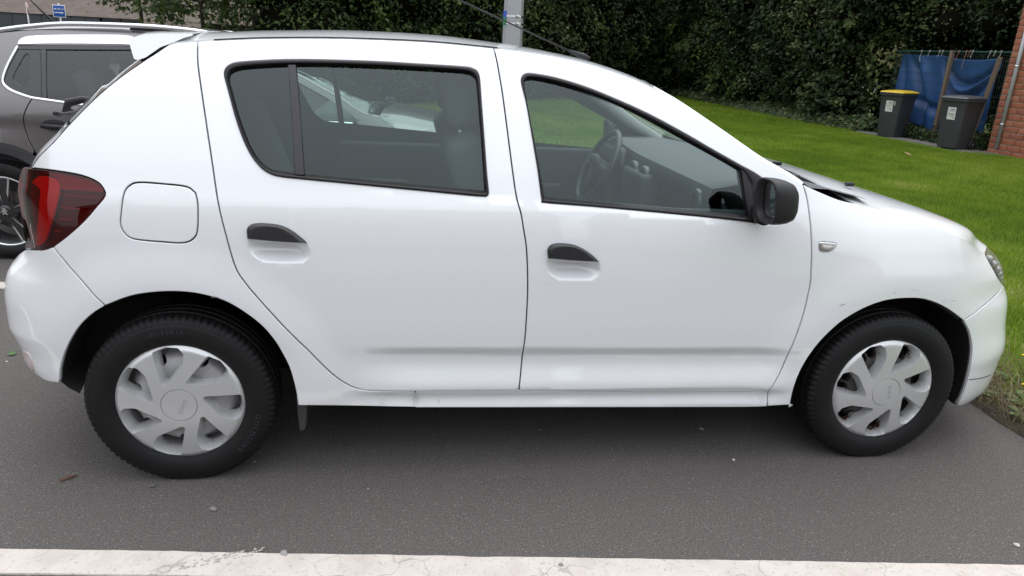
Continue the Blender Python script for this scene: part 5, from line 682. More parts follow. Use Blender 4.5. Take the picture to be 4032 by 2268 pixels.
# ---- aerial
mb=MB(); p0=np.array((1.50,.867,1.463)); p1=np.array((1.426,.867,1.494)); q=np.array((.90,.867,1.686))
mb.tube([p0+(.012,0,-.004),p0+(-.01,0,.010),p1],[.016,.014,.005],10); an=mb.build('aerial_base',M_BLACKTRIM,car)
mb=MB(); mb.tube([p1,p1+(q-p1)*.5,q],[.0042,.0036,.003],6); mb.build('aerial_rod',M_BLACKTRIM,an)
# ---------------------------------------------------------------- wheels
M_TYRE=mat('tyre_rubber',(.0080,.0080,.0090),.60,spec=.28,noise=(25,.35,(.016,.015,.014)),bump=(120,.15,.002))
def attr_mat(name,base,second,rough=.35,metal=.0,attr='rust',coat=0,third=None):
    """paint that gives way to a second colour where the mesh attribute says so"""
    m=mat(name,base,rough,metal=metal,coat=coat); n=m.node_tree.nodes; l=m.node_tree.links; b=n['Principled BSDF']
    a=n.new('ShaderNodeAttribute'); a.attribute_name=attr; tx=n.new('ShaderNodeTexNoise'); tx.inputs['Scale'].default_value=90; tx.inputs['Detail'].default_value=5
    tc=n.new('ShaderNodeTexCoord'); l.new(tc.outputs['Object'],tx.inputs['Vector'])
    ad=n.new('ShaderNodeMath'); ad.operation='ADD'; l.new(a.outputs['Fac'],ad.inputs[0]); l.new(tx.outputs[0],ad.inputs[1])
    mr=n.new('ShaderNodeMapRange'); mr.inputs[1].default_value=.86; mr.inputs[2].default_value=1.05; l.new(ad.outputs[0],mr.inputs[0])
    mx=n.new('ShaderNodeMix'); mx.data_type='RGBA'; mx.inputs[6].default_value=(*base,1); mx.inputs[7].default_value=(*second,1)
    l.new(mr.outputs[0],mx.inputs[0]); src=mx.outputs[2]
    if third:
        a2=n.new('ShaderNodeAttribute'); a2.attribute_name='scuff'; ad2=n.new('ShaderNodeMath'); ad2.operation='ADD'; t2=n.new('ShaderNodeTexNoise'); t2.inputs['Scale'].default_value=60; t2.inputs['Detail'].default_value=6; t2.inputs['Roughness'].default_value=.75
        l.new(tc.outputs['Object'],t2.inputs['Vector']); l.new(a2.outputs['Fac'],ad2.inputs[0]); l.new(t2.outputs[0],ad2.inputs[1])
        mr2=n.new('ShaderNodeMapRange'); mr2.inputs[1].default_value=.95; mr2.inputs[2].default_value=1.0; l.new(ad2.outputs[0],mr2.inputs[0])
        mx2=n.new('ShaderNodeMix'); mx2.data_type='RGBA'; l.new(src,mx2.inputs[6]); mx2.inputs[7].default_value=(*third,1); l.new(mr2.outputs[0],mx2.inputs[0]); src=mx2.outputs[2]
    l.new(src,b.inputs['Base Color']); return m
def polar(pts,a0,R): return np.array([(R*r*math.sin(RAD(a+a0)),R*r*math.cos(RAD(a+a0))) for r,a in pts])
def dens(P,k=4):
    # straight sides with small rounded corners
    P=np.array(P); out=[]; n=len(P)
    for i in range(n):
        a,b,c=P[i-1],P[i],P[(i+1)%n]; la,lc=np.linalg.norm(a-b),np.linalg.norm(c-b); r=min(.007,la*.4,lc*.4); p,q=b+(a-b)/la*r,b+(c-b)/lc*r
        for t in (0,.33,.67,1): out.append((1-t)**2*p+2*t*(1-t)*b+t*t*q)
        d=P[(i+1)%n]; r2=min(.007,lc*.4); m=int((lc-r-r2)/.006)
        for k_ in range(1,m): out.append(q+(d-(d-b)/lc*r2-q)*k_/m)
    return dedupe(np.array(out),.0005)
HOLE=[(.87,0),(.885,10),(.87,19.5),(.80,24),(.68,24),(.41,-5),(.405,-9.5),(.43,-11.5)]
PCKT=[(.935,-2.5),(.958,10),(.94,22),(.85,27.5),(.67,27.5),(.385,-4),(.378,-10.5),(.41,-14.5)]
def tyre_mesh(name,par,R=.309,rim=.204,w=.0925,blocks=84,groove=.0048):
    prof=[(rim-.006,-.070),(rim+.004,-.078),(rim+.014,-.086),(rim+.032,-.0925),(rim+.050,-.0935),(rim+.066,-.0915),(rim+.078,-.088),(rim+.0795,-.0865),(rim+.081,-.0870),(rim+.088,-.083),(R-.008,-.0765),(R-.004,-.070),(R-.001,-.058),(R-.0005,-.040),(R-.0065,-.038),(R-.0065,-.031),(R,-.029),(R,-.006),(R-.0065,-.004),(R-.0065,.004),(R,.006),(R,.029),(R-.0065,.031),(R-.0065,.038),(R,.040),(R-.003,.066),(R-.02,.080),(rim+.05,.092),(rim+.02,.085),(rim-.006,.070)]
    sc=w/.0935; prof=[(r,y*sc) for r,y in prof]
    n=blocks*6; V=[];k=len(prof)
    for i in range(n):
        t=2*math.pi*i/n; g=(i%6) in (0,1)
        for j,(r,y) in enumerate(prof):
            rr=r
            if g and 9<=j<=13: rr-=groove*(.5 if j==9 else 1)
            x,z=rr*math.cos(t),rr*math.sin(t)
            V.append((x,y,z))
    V=np.array(V); V[:,2]=np.maximum(V[:,2],-.2975)   # weight on the contact patch
    F=[]
    for i in range(n):
        for j in range(k-1): F.append((i*k+j,i*k+j+1,((i+1)%n)*k+j+1,((i+1)%n)*k+j))
    o=mesh_obj(name,V,F,M_TYRE,par,smooth=True); o.data.set_sharp_from_angle(angle=RAD(38)); return o
def arc_text(txt,size,r,ang0,y,par,m,name,space=1.15,ext=.0008):
    """raised lettering bent round the tyre wall; ang0 measured clockwise from the top"""
    V,F=text_mesh(txt,size,ext,space); out=[]
    for x,yy,zz in V:
        a=RAD(ang0)+x/r; rr=r+yy; out.append((rr*math.sin(a),y-zz,rr*math.cos(a)))
    return mesh_obj(name,np.array(out),[f for f in F],m,par)
def make_wheel(loc,a0,txt_ang,rusty,label,steel):
    C=Vector(loc)
    # steel disc with round vents
    R=.213; holes=[]
    for i in range(14):
        t=2*math.pi*(i//2+ (.26 if i%2 else -.26)*.55)/7+.3; c=(.150*math.cos(t),.150*math.sin(t)); holes.append(np.array([(c[0]+.0165*math.cos(u),c[1]+.0165*math.sin(u)) for u in np.linspace(0,2*math.pi,17)[:-1]]))
    out=np.array([(.190*math.cos(u),.190*math.sin(u)) for u in np.linspace(0,2*math.pi,97)[:-1]])
    P,T,L=cut_sheet(out,holes,.012); r=np.hypot(*P.T); y=-.040-.018*np.exp(-((r-.115)/.03)**2)+.05*sstep(.15,.19,r)
    V=np.stack([P[:,0],y,P[:,1]],1); F=[tuple(t) for t in T]; nb=len(V); Vs=[V]
    for lp in L:
        b=V[lp].copy(); b[:,1]+=.02; Vs.append(b); k=len(lp)
        F+=[(lp[i],nb+i,nb+(i+1)%k,lp[(i+1)%k]) for i in range(k)]; nb+=k
    wheel=mesh_obj('wheel',np.vstack(Vs),[tuple(int(i) for i in f) for f in F],steel,car,smooth=True,loc=loc); wheel.data.set_sharp_from_angle(angle=RAD(40))
    if label: wheel['label']=label
    ty=tyre_mesh('tyre',wheel)
    mb=MB(); mb.lathe([(.207,-.072),(.200,-.070),(.196,-.055),(.190,-.030),(.185,.06),(.205,.075)],72); mb.build('rim',steel,wheel)
    mb=MB(); mb.lathe([(0,.012),(.11,.012),(.12,.02),(.12,.07),(0,.075)],40); mb.build('brake_drum',M_GAP,wheel)
    # wheel cover
    hs=[dens(polar(HOLE,a0+i*360/7,R)) for i in range(7)]; ps=[dens(polar(PCKT,a0+i*360/7,R)) for i in range(7)]
    hs=[h if np.sum(h[:,0]*np.roll(h[:,1],-1)-np.roll(h[:,0],-1)*h[:,1])>0 else h[::-1] for h in hs]
    out=np.array([(R*math.cos(u),R*math.sin(u)) for u in np.linspace(0,2*math.pi,145)[:-1]])
    cir=[np.array([(q*math.cos(u),q*math.sin(u)) for u in np.linspace(0,2*math.pi,73)[:-1]]) for q in (.0555,.0575,.0595)]
    P,T,L=cut_sheet(out,hs,.0055,lines=ps+cir); r=np.hypot(*P.T)
    y=-.084-.018*(1-(r/R)**2)+.012*sstep(.185,.213,r)**2
    y+=.0045*np.clip(1-abs(r-.0575)/.002,0,1)                       # ring round the centre cap
    fr=np.zeros(len(P)); rust=np.zeros(len(P)); depth=.042
    for h,p in zip(hs,ps):
        dp=edist(P,p); ins=inside(P,p)&(dp>2e-5); dh=edist(P,h); f_=np.where(ins,dp/(dp+dh+1e-9),0); fr=np.maximum(fr,f_)
    y+=depth*fr
    low=np.clip(-P[:,1]/R,0,1)
    if rusty: rust=np.clip(fr,0,1)**2*(.16+.42*sstep(.62*R,.80*R,r))*(.55+.45*np.sin(np.arctan2(P[:,0],P[:,1])*2.3+1))
    else: rust=np.clip(fr,0,1)**3*.42*low*sstep(.6*R,.8*R,r)
    th=np.arctan2(P[:,1],P[:,0])
    scuff=sstep(.90*R,.995*R,r)*(.34+.20*np.sin(3*th+1.3)+.12*np.sin(7*th))+.30*sstep(.55*R,.9*R,r)*np.clip(np.sin(th*1.0+(.3 if not rusty else 2.2)),0,1)**2*(r>.55*R)*.55
    V=np.stack([P[:,0],y,P[:,1]],1); F=[tuple(t) for t in T]; nb=len(V); Vs=[V]; R2=[rust]; S2=[scuff]
    for q,lp in enumerate(L):
        b=V[lp].copy(); b[:,1]+=.014 if q else .012; Vs.append(b); R2.append(rust[lp]); S2.append(scuff[lp]); k=len(lp)
        F+=[(lp[i],nb+i,nb+(i+1)%k,lp[(i+1)%k]) if q==0 else (lp[i],lp[(i+1)%k],nb+(i+1)%k,nb+i) for i in range(k)]; nb+=k
    mcap=attr_mat('wheel_cover_rusty' if rusty else 'wheel_cover_scuffed',(.64,.645,.65),(.115,.052,.026) if rusty else (.17,.12,.08),.33,.5,third=(.50,.44,.37))
    cov=mesh_obj('wheel_cover',np.vstack(Vs),[tuple(int(i) for i in f) for f in F],mcap,wheel,smooth=True); cov.data.set_sharp_from_angle(angle=RAD(24))
    for an,a in (('rust',np.concatenate(R2)),('scuff',np.concatenate(S2))):
        at=cov.data.attributes.new(an,'FLOAT','POINT'); at.data.foreach_set('value',a.astype(np.float32))
    # lettering on the centre cap and the tyre wall
    V,F=text_mesh('DACIA',.0185,.0010,1.02); a=RAD(txt_ang); ca,sa=math.cos(a),math.sin(a)
    off=.012; V3=[]
    for x,yy,zz in V:
        u=x*ca-(yy+off)*sa; v=x*sa+(yy+off)*ca; V3.append((u,-.1021-zz*.8+.0002*0,v))
    mesh_obj('cap_lettering',np.array(V3),F,mat('cap_letter',(.45,.455,.46),.4,.5),wheel)
    return wheel
M_STEEL=mat('steel_rim_silver',(.40,.40,.41),.45,metal=.3,noise=(30,.4,(.15,.12,.10)))
M_STEELD=mat('steel_rim_black',(.030,.028,.028),.5,noise=(30,.4,(.06,.04,.03)))
TY=.118
wr=make_wheel((0,TY,.300),-19,-116,False,'wheel with a scuffed silver cover over a silver steel rim',M_STEEL)
wf=make_wheel((2.589,TY,.300),-38,-82,True,'wheel with a rust-stained silver cover over a black steel rim',M_STEELD)
M_LET=mat('tyre_lettering',(.034,.035,.042),.5)
arc_text('185/65R15',.022,.258,-6,-.0925,wr,M_LET,'size_marking',1.25)
arc_text('GOLDLINE',.024,.254,118,-.0925,wr,M_LET,'maker_marking',1.5)
for wn,fx in ((wr,0),(wf,2.589)):
    c=copy_tree(wn,car); c.location=(fx,YM-TY,.300); c.rotation_euler=(0,0,math.pi)
    if 'label' in c: del c['label']
# mud flap behind the rear wheel arch, underbody
mb=MB(); mb.prism([(.37,.30),(.41,.30),(.395,.17),(.375,.16)],.16,lambda a,b,c:(a+.02*(.3-b),.075+c,b)); mb.build('mud_flap',mat('flap_plastic',(.05,.05,.052),.5),car)
mb=MB(); mb.box((1.27,.867,.225),(1.78,1.30,.085),.02); mb.box((1.3,.867,.33),(3.6,.95,.16),.03); mb.build('underbody',M_LINER,car)
mb=MB(); mb.box((-.3,.867,.45),(.45,1.15,.30),.03); mb.build('boot_floor',M_LINER,car)
mb=MB(); mb.box((2.75,.867,.45),(.7,1.0,.45),.03); mb.build('engine_block',M_LINER,car)
for x in (0,2.589):
    mb=MB(); mb.tube([(x,.15,.30),(x,YM-.15,.30)],.035,12); mb.build('axle',M_LINER,car)
# ---------------------------------------------------------------- mirrors and cabin
M_SEAT=mat('seat_cloth',(.075,.080,.086),.9,noise=(70,.4,(.11,.112,.115)),bump=(300,.3,.002))
M_DASH=mat('dash_plastic',(.065,.070,.075),.6,bump=(400,.2,.001))
M_VENT=mat('vent_grey',(.10,.105,.11),.3,metal=.5)
M_DASHT=mat('dash_top',(.085,.093,.10),.65)
# door mirror: shell lofted from front to its open rear face
def door_mirror(side):
    # rear face outline in (y,z); the shell bulges forward (+x)
    cy,cz=-.112,1.062
    out=[]
    for a in np.linspace(0,2*math.pi,40)[:-1]:
        c,s_=math.cos(a),math.sin(a); y=.070*np.sign(c)*abs(c)**.62; z=.073*np.sign(s_)*abs(s_)**.62
        out.append((cy+y,cz+z+(.010 if y>0 else -.004)*0+.10*(-y)*.15))
    out=np.array(out); n=len(out); c0=out.mean(0)
    rows=[]
    for sc,dx in ((.80,.022),(.86,.006),(.93,-.003),(1,.0),(1.015,.012),(1.0,.034),(.95,.056),(.84,.076),(.62,.090),(.3,.097),(.02,.099)):
        q=c0+(out-c0)*sc; x=1.893+dx-.045*(q[:,0]-cy)/.1*0+.10*(q[:,0]+.025)*-.25-.10*(q[:,1]-cz)
        low=np.where(q[:,1]<cz,1,.78); rows.append(np.stack([1.875+(x-1.875)*1.0,q[:,0],q[:,1]],1))
    V=np.vstack(rows); F=[]
    for j in range(len(rows)-1):
        for i in range(n): F.append((j*n+i,j*n+(i+1)%n,(j+1)*n+(i+1)%n,(j+1)*n+i))
    g=rows[0].copy(); g[:,0]+=.002
    if side: V[:,1]=YM-V[:,1]; g[:,1]=YM-g[:,1]; F=[f[::-1] for f in F]
    par=fdoor[side]
    o=mesh_obj('door_mirror',V,F,mat('mirror_shell',(.017,.016,.018),.48,spec=.4,noise=(40,.2,(.03,.03,.03))),par,smooth=True)
    mesh_obj('mirror_glass',g,[tuple(range(n)) if side else tuple(range(n))[::-1]],mat('mirror_silver',(.8,.82,.84),.03,metal=1),par)
    mb=MB(); y0,y1=.045,-.055
    if side: y0,y1=YM-y0,YM-y1
    mb.tube([(1.965,y0,1.0),(1.945,(y0+y1)/2,.992),(1.93,y1,.995)],[.034,.030,.028],12); mb.build('mirror_foot',M_BLACKTRIM,par)
door_mirror(0); door_mirror(1)
# seats
def seat(x,y,front=True):
    s=MB(); s.box((x+.02,y,.62),(.50,.50,.16),.06); o=s.build('seat',M_SEAT,car)
    R=Matrix.Rotation(RAD(-16),3,'Y'); b=MB(); b.box((x-.29,y,.90),(.14,.48,.60),.055,R); b.build('seat_back',M_SEAT,o)
    h=MB(); h.box((x-.375,y,1.305),(.115,.27,.20),.045,Matrix.Rotation(RAD(-8),3,'Y')); h.build('headrest',M_SEAT,o)
    for d in (-.07,.07):
        q=MB(); q.tube([(x-.375,y+d,1.23),(x-.365,y+d,1.14)],.007,8); q.build('headrest_post',M_CHROME,o)
    return o
seat(1.31,.46); seat(1.31,1.27)
s=MB(); s.box((.42,.867,.60),(.48,1.28,.16),.05); o=s.build('rear_bench',M_SEAT,car)
b=MB(); b.box((.10,.867,.90),(.14,1.28,.62),.05,Matrix.Rotation(RAD(-20),3,'Y')); b.build('seat_back',M_SEAT,o)
for y in (.47,1.27):
    h=MB(); h.box((.0,y,1.20),(.09,.25,.10),.03); h.build('headrest',M_SEAT,o)
b=MB(); b.box((-.13,.867,1.03),(.38,1.25,.025),.008); b.build('parcel_shelf',M_INNER,car)
# dashboard: lofted section across the car
sec=lambda k:[(2.42,1.03),(2.25,1.065),(2.05,1.075),(1.90,1.07+k*.03),(1.815,1.055+k*.04),(1.80,1.02+k*.02),(1.83,.97),(1.86,.90),(1.83,.80),(1.84,.68),(1.95,.55)]
rows=[]
for y in np.linspace(.12,1.614,40):
    k=math.exp(-((y-1.25)/.17)**2); rows.append([(x-(.05*k if x<1.95 else 0),y,z) for x,z in sec(k)])
A=np.array(rows); mb=MB(); mb.grid(A[:,:5],True); d=mb.build('dashboard',M_DASHT,car)
mb=MB(); mb.grid(A[:,4:],True); mb.build('dashboard_face',M_DASH,d)
c=MB(); c.box((1.80,.867,.85),(.10,.30,.30),.02); c.build('centre_console',M_DASH,d)
c=MB(); c.box((1.765,.867,.88),(.02,.22,.10),.006); c.build('radio',mat('gloss_black',(.01,.01,.012),.15),d)
for y in (.79,.945):
    v=MB(); v.lathe([(.030,-.01),(.044,-.012),(.047,.0),(.044,.02)],24,(0,0,0)); v.lathe([(0,.006),(.03,.004)],24)
    o=v.build('air_vent',M_VENT,d,loc=(1.785,y,.985)); o.rotation_euler=(0,0,RAD(-90))
v=MB(); v.lathe([(.030,-.01),(.046,-.012),(.049,.0),(.046,.02)],24); v.lathe([(0,.006),(.03,.004)],24); o=v.build('air_vent',M_VENT,d,loc=(1.80,.215,.99)); o.rotation_euler=(0,0,RAD(-90))
c=MB(); c.box((1.775,1.25,1.02),(.06,.34,.10),.03); c.build('instrument_hood',M_DASH,d)
# steering wheel on the far side
ang=RAD(25); cx,cy,cz=1.70,1.25,.955; R_=.185
ax=Vector((math.cos(ang),0,math.sin(ang))); upv=Vector((math.sin(ang)*1,0,-math.cos(ang)))*-1; rv=Vector((0,1,0))
upv=Vector((-math.sin(ang)*-1,0,math.cos(ang)))
ring=[Vector((cx,cy,cz))+R_*(math.cos(t)*rv+math.sin(t)*upv) for t in np.linspace(0,2*math.pi,49)[:-1]]
mb=MB(); mb.tube([tuple(p) for p in ring],.0165,10,closed=True); sw=mb.build('steering_wheel',mat('wheel_rim_black',(.05,.05,.052),.4),car)
mb=MB(); mb.lathe([(0,-.03),(.05,-.028),(.068,-.018),(.072,0),(.06,.02)],24,(0,0,0)); hub=mb.build('wheel_boss',M_DASH,sw,loc=(cx,cy,cz)); hub.rotation_euler=(0,-ang,RAD(-90)) if False else (0,0,0)
hub.matrix_local=Matrix.Translation((cx,cy,cz))@Vector((-ax.x,0,-ax.z)).to_track_quat('-Y','Z').to_matrix().to_4x4()
for t in (0,math.pi,-math.pi/2):
    e=Vector((cx,cy,cz))+R_*(math.cos(t)*rv+math.sin(t)*upv); mb=MB(); mb.tube([(cx,cy,cz),tuple(e)],[.03,.014],8); mb.build('spoke',M_DASH,sw)
    k=Vector((cx,cy,cz))-ax*.03; mb=MB(); mb.tube([tuple(k.lerp(e,.45)),tuple(k.lerp(e,.85))],.005,6); mb.build('spoke_trim',M_CHROME,sw)
mb=MB(); mb.tube([(cx,cy,cz),(cx+.2,cy,cz+.09-.18)],.04,12); mb.build('column',M_DASH,sw)
mb=MB(); mb.box((1.62,.867,1.36),(.04,.22,.06),.02); mb.build('interior_mirror',M_BLACKTRIM,car)
# door cards seen below the far windows
for x0,x1 in ((.40,1.02),(1.14,1.95)):
    for y in (.09,YM-.09):
        mb=MB(); mb.box(((x0+x1)/2,y,.74),(x1-x0,.05,.50),.02); o=mb.build('door_card',M_INNER,car)
        s_=1 if y<.5 else -1
        mb=MB(); mb.box(((x0+x1)/2-.1,y+s_*.05,.78),(.30,.05,.05),.02); mb.build('armrest',M_DASH,o)
# ---------------------------------------------------------------- grey crossover body surface
def suv_detail(px,z):
    d=arch(px,z,0.0,.32,.42,.60,.016)+arch(px,z,2.538,.32,.42,.60,.016)
    return d+.014*sstep(.93,.86,z)*(1-sstep(.70,.55,z)*1.0)
SUV=dict(plan=[(-.755,.87),(-.74,.52),(-.69,.26),(-.60,.125),(-.45,.055),(-.2,.02),(.3,0),(1.3,0),(2.1,.008),(2.6,.03),(2.95,.085),(3.15,.17),(3.3,.36),(3.4,.87)],
  side=[(.15,.09),(.25,.05),(.4,.02),(.6,.004),(.8,0),(.93,.004),(.98,.012),(1.05,.030),(1.1,.048),(1.2,.088),(1.3,.132),(1.4,.184),(1.45,.216),(1.5,.262)],
  front=[(.2,.06),(.4,0),(.6,.01),(.7,.03),(.8,.07),(.9,.14),(1.0,.26)],fx=(2.8,3.3),
  fender=[(.15,.09),(.25,.05),(.4,.02),(.6,.004),(.8,0),(.88,.012),(.93,.03),(1.0,.075),(1.06,.13),(1.2,.30),(1.5,.7)],frx=(2.2,2.6),detail=suv_detail)
SUV_AT=(-1.84,2.72,0.0)
# outlines on the crossover flank: (metres along the body outline, height)
S={}
S['roof_edge']=np.array([(1.4645,1.4266),(1.5245,1.4361),(1.5843,1.4455),(1.6443,1.4532),(1.7046,1.4596),(1.7650,1.4652),(1.8255,1.4701),(1.8864,1.4741),(1.9475,1.4775),(2.0089,1.4805),(2.0706,1.4832),(2.1326,1.4855),(2.1952,1.4862),(2.2584,1.4839)])
S['trim_top']=np.array([(1.5785,1.3635),(1.5826,1.3838),(1.5957,1.3990),(1.6134,1.4089),(1.6333,1.4140),(1.6537,1.4175),(1.6743,1.4204),(1.6950,1.4228),(1.7158,1.4249),(1.7366,1.4267),(1.7574,1.4284),(1.7782,1.4300),(1.7991,1.4315),(1.8199,1.4329),(1.8408,1.4343),(1.8617,1.4356),(1.8826,1.4369),(1.9035,1.4381),(1.9244,1.4393),(1.9454,1.4405),(1.9663,1.4417),(1.9873,1.4428),(2.0084,1.4439),(2.0294,1.4450),(2.0505,1.4461),(2.0716,1.4471),(2.0927,1.4481),(2.1138,1.4491),(2.1350,1.4500),(2.1563,1.4508),(2.1776,1.4512),(2.1990,1.4510),(2.2204,1.4491),(2.2419,1.4473)])
S['trim_bot']=np.array([(1.5788,1.3612),(1.6220,1.3644),(1.6651,1.3678),(1.7083,1.3711),(1.7515,1.3742),(1.7948,1.3768),(1.8381,1.3792),(1.8815,1.3812),(1.9250,1.3832),(1.9685,1.3850),(2.0122,1.3868),(2.0559,1.3885),(2.0997,1.3902),(2.1437,1.3918),(2.1878,1.3932),(2.2320,1.3938),(2.2764,1.3938)])
S['dlo_top']=np.array([(1.5795,1.3543),(1.6369,1.3561),(1.6942,1.3580),(1.7514,1.3609),(1.8087,1.3638),(1.8660,1.3665),(1.9234,1.3692),(1.9809,1.3718),(2.0386,1.3745),(2.0965,1.3772),(2.1545,1.3799),(2.2128,1.3826),(2.2712,1.3853)])
S['dlo_rear']=np.array([(1.5795,1.3543),(1.5725,1.3384),(1.5654,1.3225),(1.5582,1.3066),(1.5512,1.2905),(1.5442,1.2745),(1.5372,1.2584),(1.5304,1.2422),(1.5241,1.2258),(1.5184,1.2091),(1.5130,1.1923),(1.5083,1.1754),(1.5046,1.1581),(1.5037,1.1405),(1.5099,1.1243),(1.5217,1.1113),(1.5355,1.1006),(1.5505,1.0916),(1.5662,1.0840),(1.5824,1.0777),(1.5988,1.0721),(1.6153,1.0668),(1.6318,1.0616),(1.6483,1.0566),(1.6650,1.0523),(1.6818,1.0485)])
S['dlo_bot']=np.array([(1.6818,1.0485),(1.7244,1.0439),(1.7670,1.0394),(1.8096,1.0349),(1.8524,1.0305),(1.8952,1.0264),(1.9382,1.0223),(1.9812,1.0182)])
S['door_shut']=np.array([(1.6818,1.0485),(1.6707,1.0300),(1.6594,1.0115),(1.6490,0.9923),(1.6395,0.9724),(1.6311,0.9520),(1.6248,0.9307),(1.6201,0.9084),(1.6172,0.8861),(1.6170,0.8642),(1.6201,0.8432),(1.6242,0.8224),(1.6291,0.8018),(1.6350,0.7816),(1.6422,0.7621),(1.6503,0.7430),(1.6587,0.7240),(1.6667,0.7048)])
S['clad_top']=np.array([(1.4635,0.7499),(1.4834,0.7504),(1.5033,0.7509),(1.5230,0.7506),(1.5423,0.7486),(1.5613,0.7456),(1.5799,0.7413),(1.5981,0.7358),(1.6156,0.7289),(1.6328,0.7211),(1.6497,0.7129),(1.6667,0.7048)])
S['arch']=np.array([(1.4545,0.6952),(1.4759,0.6946),(1.4974,0.6941),(1.5185,0.6922),(1.5390,0.6881),(1.5590,0.6826),(1.5787,0.6763),(1.5983,0.6695),(1.6174,0.6615),(1.6365,0.6533)])
S['pil_b']=np.array([(1.7087,1.3563),(1.7129,1.3258),(1.7169,1.2952),(1.7204,1.2647),(1.7235,1.2341),(1.7260,1.2036),(1.7281,1.1730),(1.7298,1.1425),(1.7312,1.1119),(1.7324,1.0813),(1.7333,1.0507)])
S['pil_b2']=np.array([(1.7437,1.3466),(1.7461,1.3162),(1.7482,1.2859),(1.7499,1.2556),(1.7516,1.2253),(1.7535,1.1950),(1.7555,1.1648),(1.7575,1.1346),(1.7594,1.1044),(1.7612,1.0742),(1.7623,1.0438)])
S['qglass']=np.array([(1.6219,1.3003),(1.6373,1.3086),(1.6499,1.3014),(1.6523,1.2836),(1.6531,1.2658),(1.6537,1.2480),(1.6545,1.2302),(1.6553,1.2123),(1.6559,1.1945),(1.6562,1.1767),(1.6560,1.1589),(1.6546,1.1412),(1.6490,1.1244),(1.6338,1.1175),(1.6165,1.1191),(1.6001,1.1251),(1.5844,1.1329),(1.5693,1.1419),(1.5592,1.1550),(1.5626,1.1723),(1.5689,1.1889),(1.5759,1.2051),(1.5832,1.2212),(1.5905,1.2372),(1.5982,1.2531),(1.6062,1.2689),(1.6142,1.2846),(1.6219,1.3003)])
S['ap_top']=np.array([(3.1897,1.2901),(3.2140,1.2829),(3.2386,1.2761),(3.2627,1.2681),(3.2863,1.2586),(3.3095,1.2481),(3.3323,1.2370),(3.3550,1.2257),(3.3777,1.2142),(3.4003,1.2026),(3.4230,1.1909),(3.4456,1.1792),(3.4684,1.1677),(3.4912,1.1564),(3.5142,1.1452),(3.5372,1.1340),(3.5600,1.1225),(3.5825,1.1103),(3.6039,1.0964),(3.6243,1.0812),(3.6456,1.0670),(3.6682,1.0546),(3.6914,1.0431),(3.7155,1.0329),(3.7406,1.0250),(3.7666,1.0198),(3.7931,1.0157),(3.8197,1.0115)])
S['ap_bot']=np.array([(3.1882,1.2484),(3.2124,1.2391),(3.2366,1.2299),(3.2608,1.2204),(3.2846,1.2102),(3.3082,1.1994),(3.3316,1.1882),(3.3550,1.1768),(3.3782,1.1653),(3.4015,1.1536),(3.4248,1.1419),(3.4481,1.1303),(3.4711,1.1181),(3.4937,1.1052),(3.5163,1.0922),(3.5388,1.0791),(3.5613,1.0658),(3.5836,1.0523),(3.6057,1.0383),(3.6270,1.0232),(3.6456,1.0050),(3.6610,0.9839),(3.6731,0.9607),(3.6798,0.9351)])
S['bon_shut']=np.array([(3.8198,1.0167),(3.8363,0.9973),(3.8550,0.9800),(3.8759,0.9649),(3.8986,0.9522),(3.9234,0.9432),(3.9493,0.9369),(3.9756,0.9316),(4.0019,0.9265),(4.0284,0.9219),(4.0552,0.9176),(4.0821,0.9134),(4.1091,0.9092),(4.1363,0.9050),(4.1637,0.9008),(4.1913,0.8965)])
S['bon_crease']=np.array([(3.8197,1.0102),(3.8474,1.0060),(3.8754,1.0019),(3.9034,0.9979),(3.9316,0.9939),(3.9598,0.9899),(3.9881,0.9859),(4.0162,0.9818),(4.0443,0.9776),(4.0724,0.9732),(4.1006,0.9686),(4.1289,0.9639),(4.1572,0.9589),(4.1855,0.9537),(4.2139,0.9481),(4.2430,0.9424)])
# ---------------------------------------------------------------- dark grey crossover parked beside it
M_GREY=mat('grey_metallic',(.185,.175,.177),.32,metal=.65,coat=1)
M_SILVER=mat('satin_silver',(.78,.79,.80),.26,metal=.9)
M_CLAD=mat('arch_cladding',(.035,.036,.039),.55,bump=(200,.2,.002))
M_PRIV=glass('privacy_glass',(.55,.62,.62),f0=.07)
SFL=Flank(**SUV); SY=1.74
suv=empty('parked_car',SUV_AT,label='dark grey crossover with silver roof rails beside the white hatchback',cat='car')
ring=lambda r,a0,a1,n=30,cs=1.4004,cz=.315:np.array([(cs+r*math.sin(RAD(a)),cz+r*math.cos(RAD(a))) for a in np.linspace(a0,a1,n)])
def smir(V,F,N):
    V2=np.array(V,float).copy(); V2[:,1]=SY-V2[:,1]; N2=None
    if N is not None: N2=np.array(N).copy(); N2[:,1]*=-1
    return V2,[tuple(f)[::-1] for f in F],N2
def spanel(name,P,holes=(),m=M_GREY,par=suv,two=True,**k):
    V,F,N=sheet(SFL,P,holes,**k); ti=lambda F:[tuple(int(i) for i in f) for f in F]
    o=mesh_obj(name,V,ti(F),m,par,smooth=True,normals=N)
    if two: V2,F2,N2=smir(V,F,N); mesh_obj(name,V2,ti(F2),m,par,smooth=True,normals=N2)
    return o
beltF=ln((1.981,1.018),(2.3,.999),(2.7,.985),(3.1,.975),(3.4,.970),(3.64,.966))
belt=np.vstack([S['dlo_bot'],beltF[1:]])
dtop=np.vstack([S['dlo_top'],ln((2.5,1.39),(2.75,1.375),(2.95,1.338),(3.1,1.285))])
P_DLO=join(S['dlo_rear'],belt,S['ap_bot'][::-1],dtop[::-1])
redge=np.vstack([ln((.92,1.27),(1.10,1.335),(1.30,1.388)),S['roof_edge'],ln((2.5,1.482),(2.75,1.452),(2.95,1.405),(3.10,1.345)),S['ap_top']])
shut=S['door_shut']
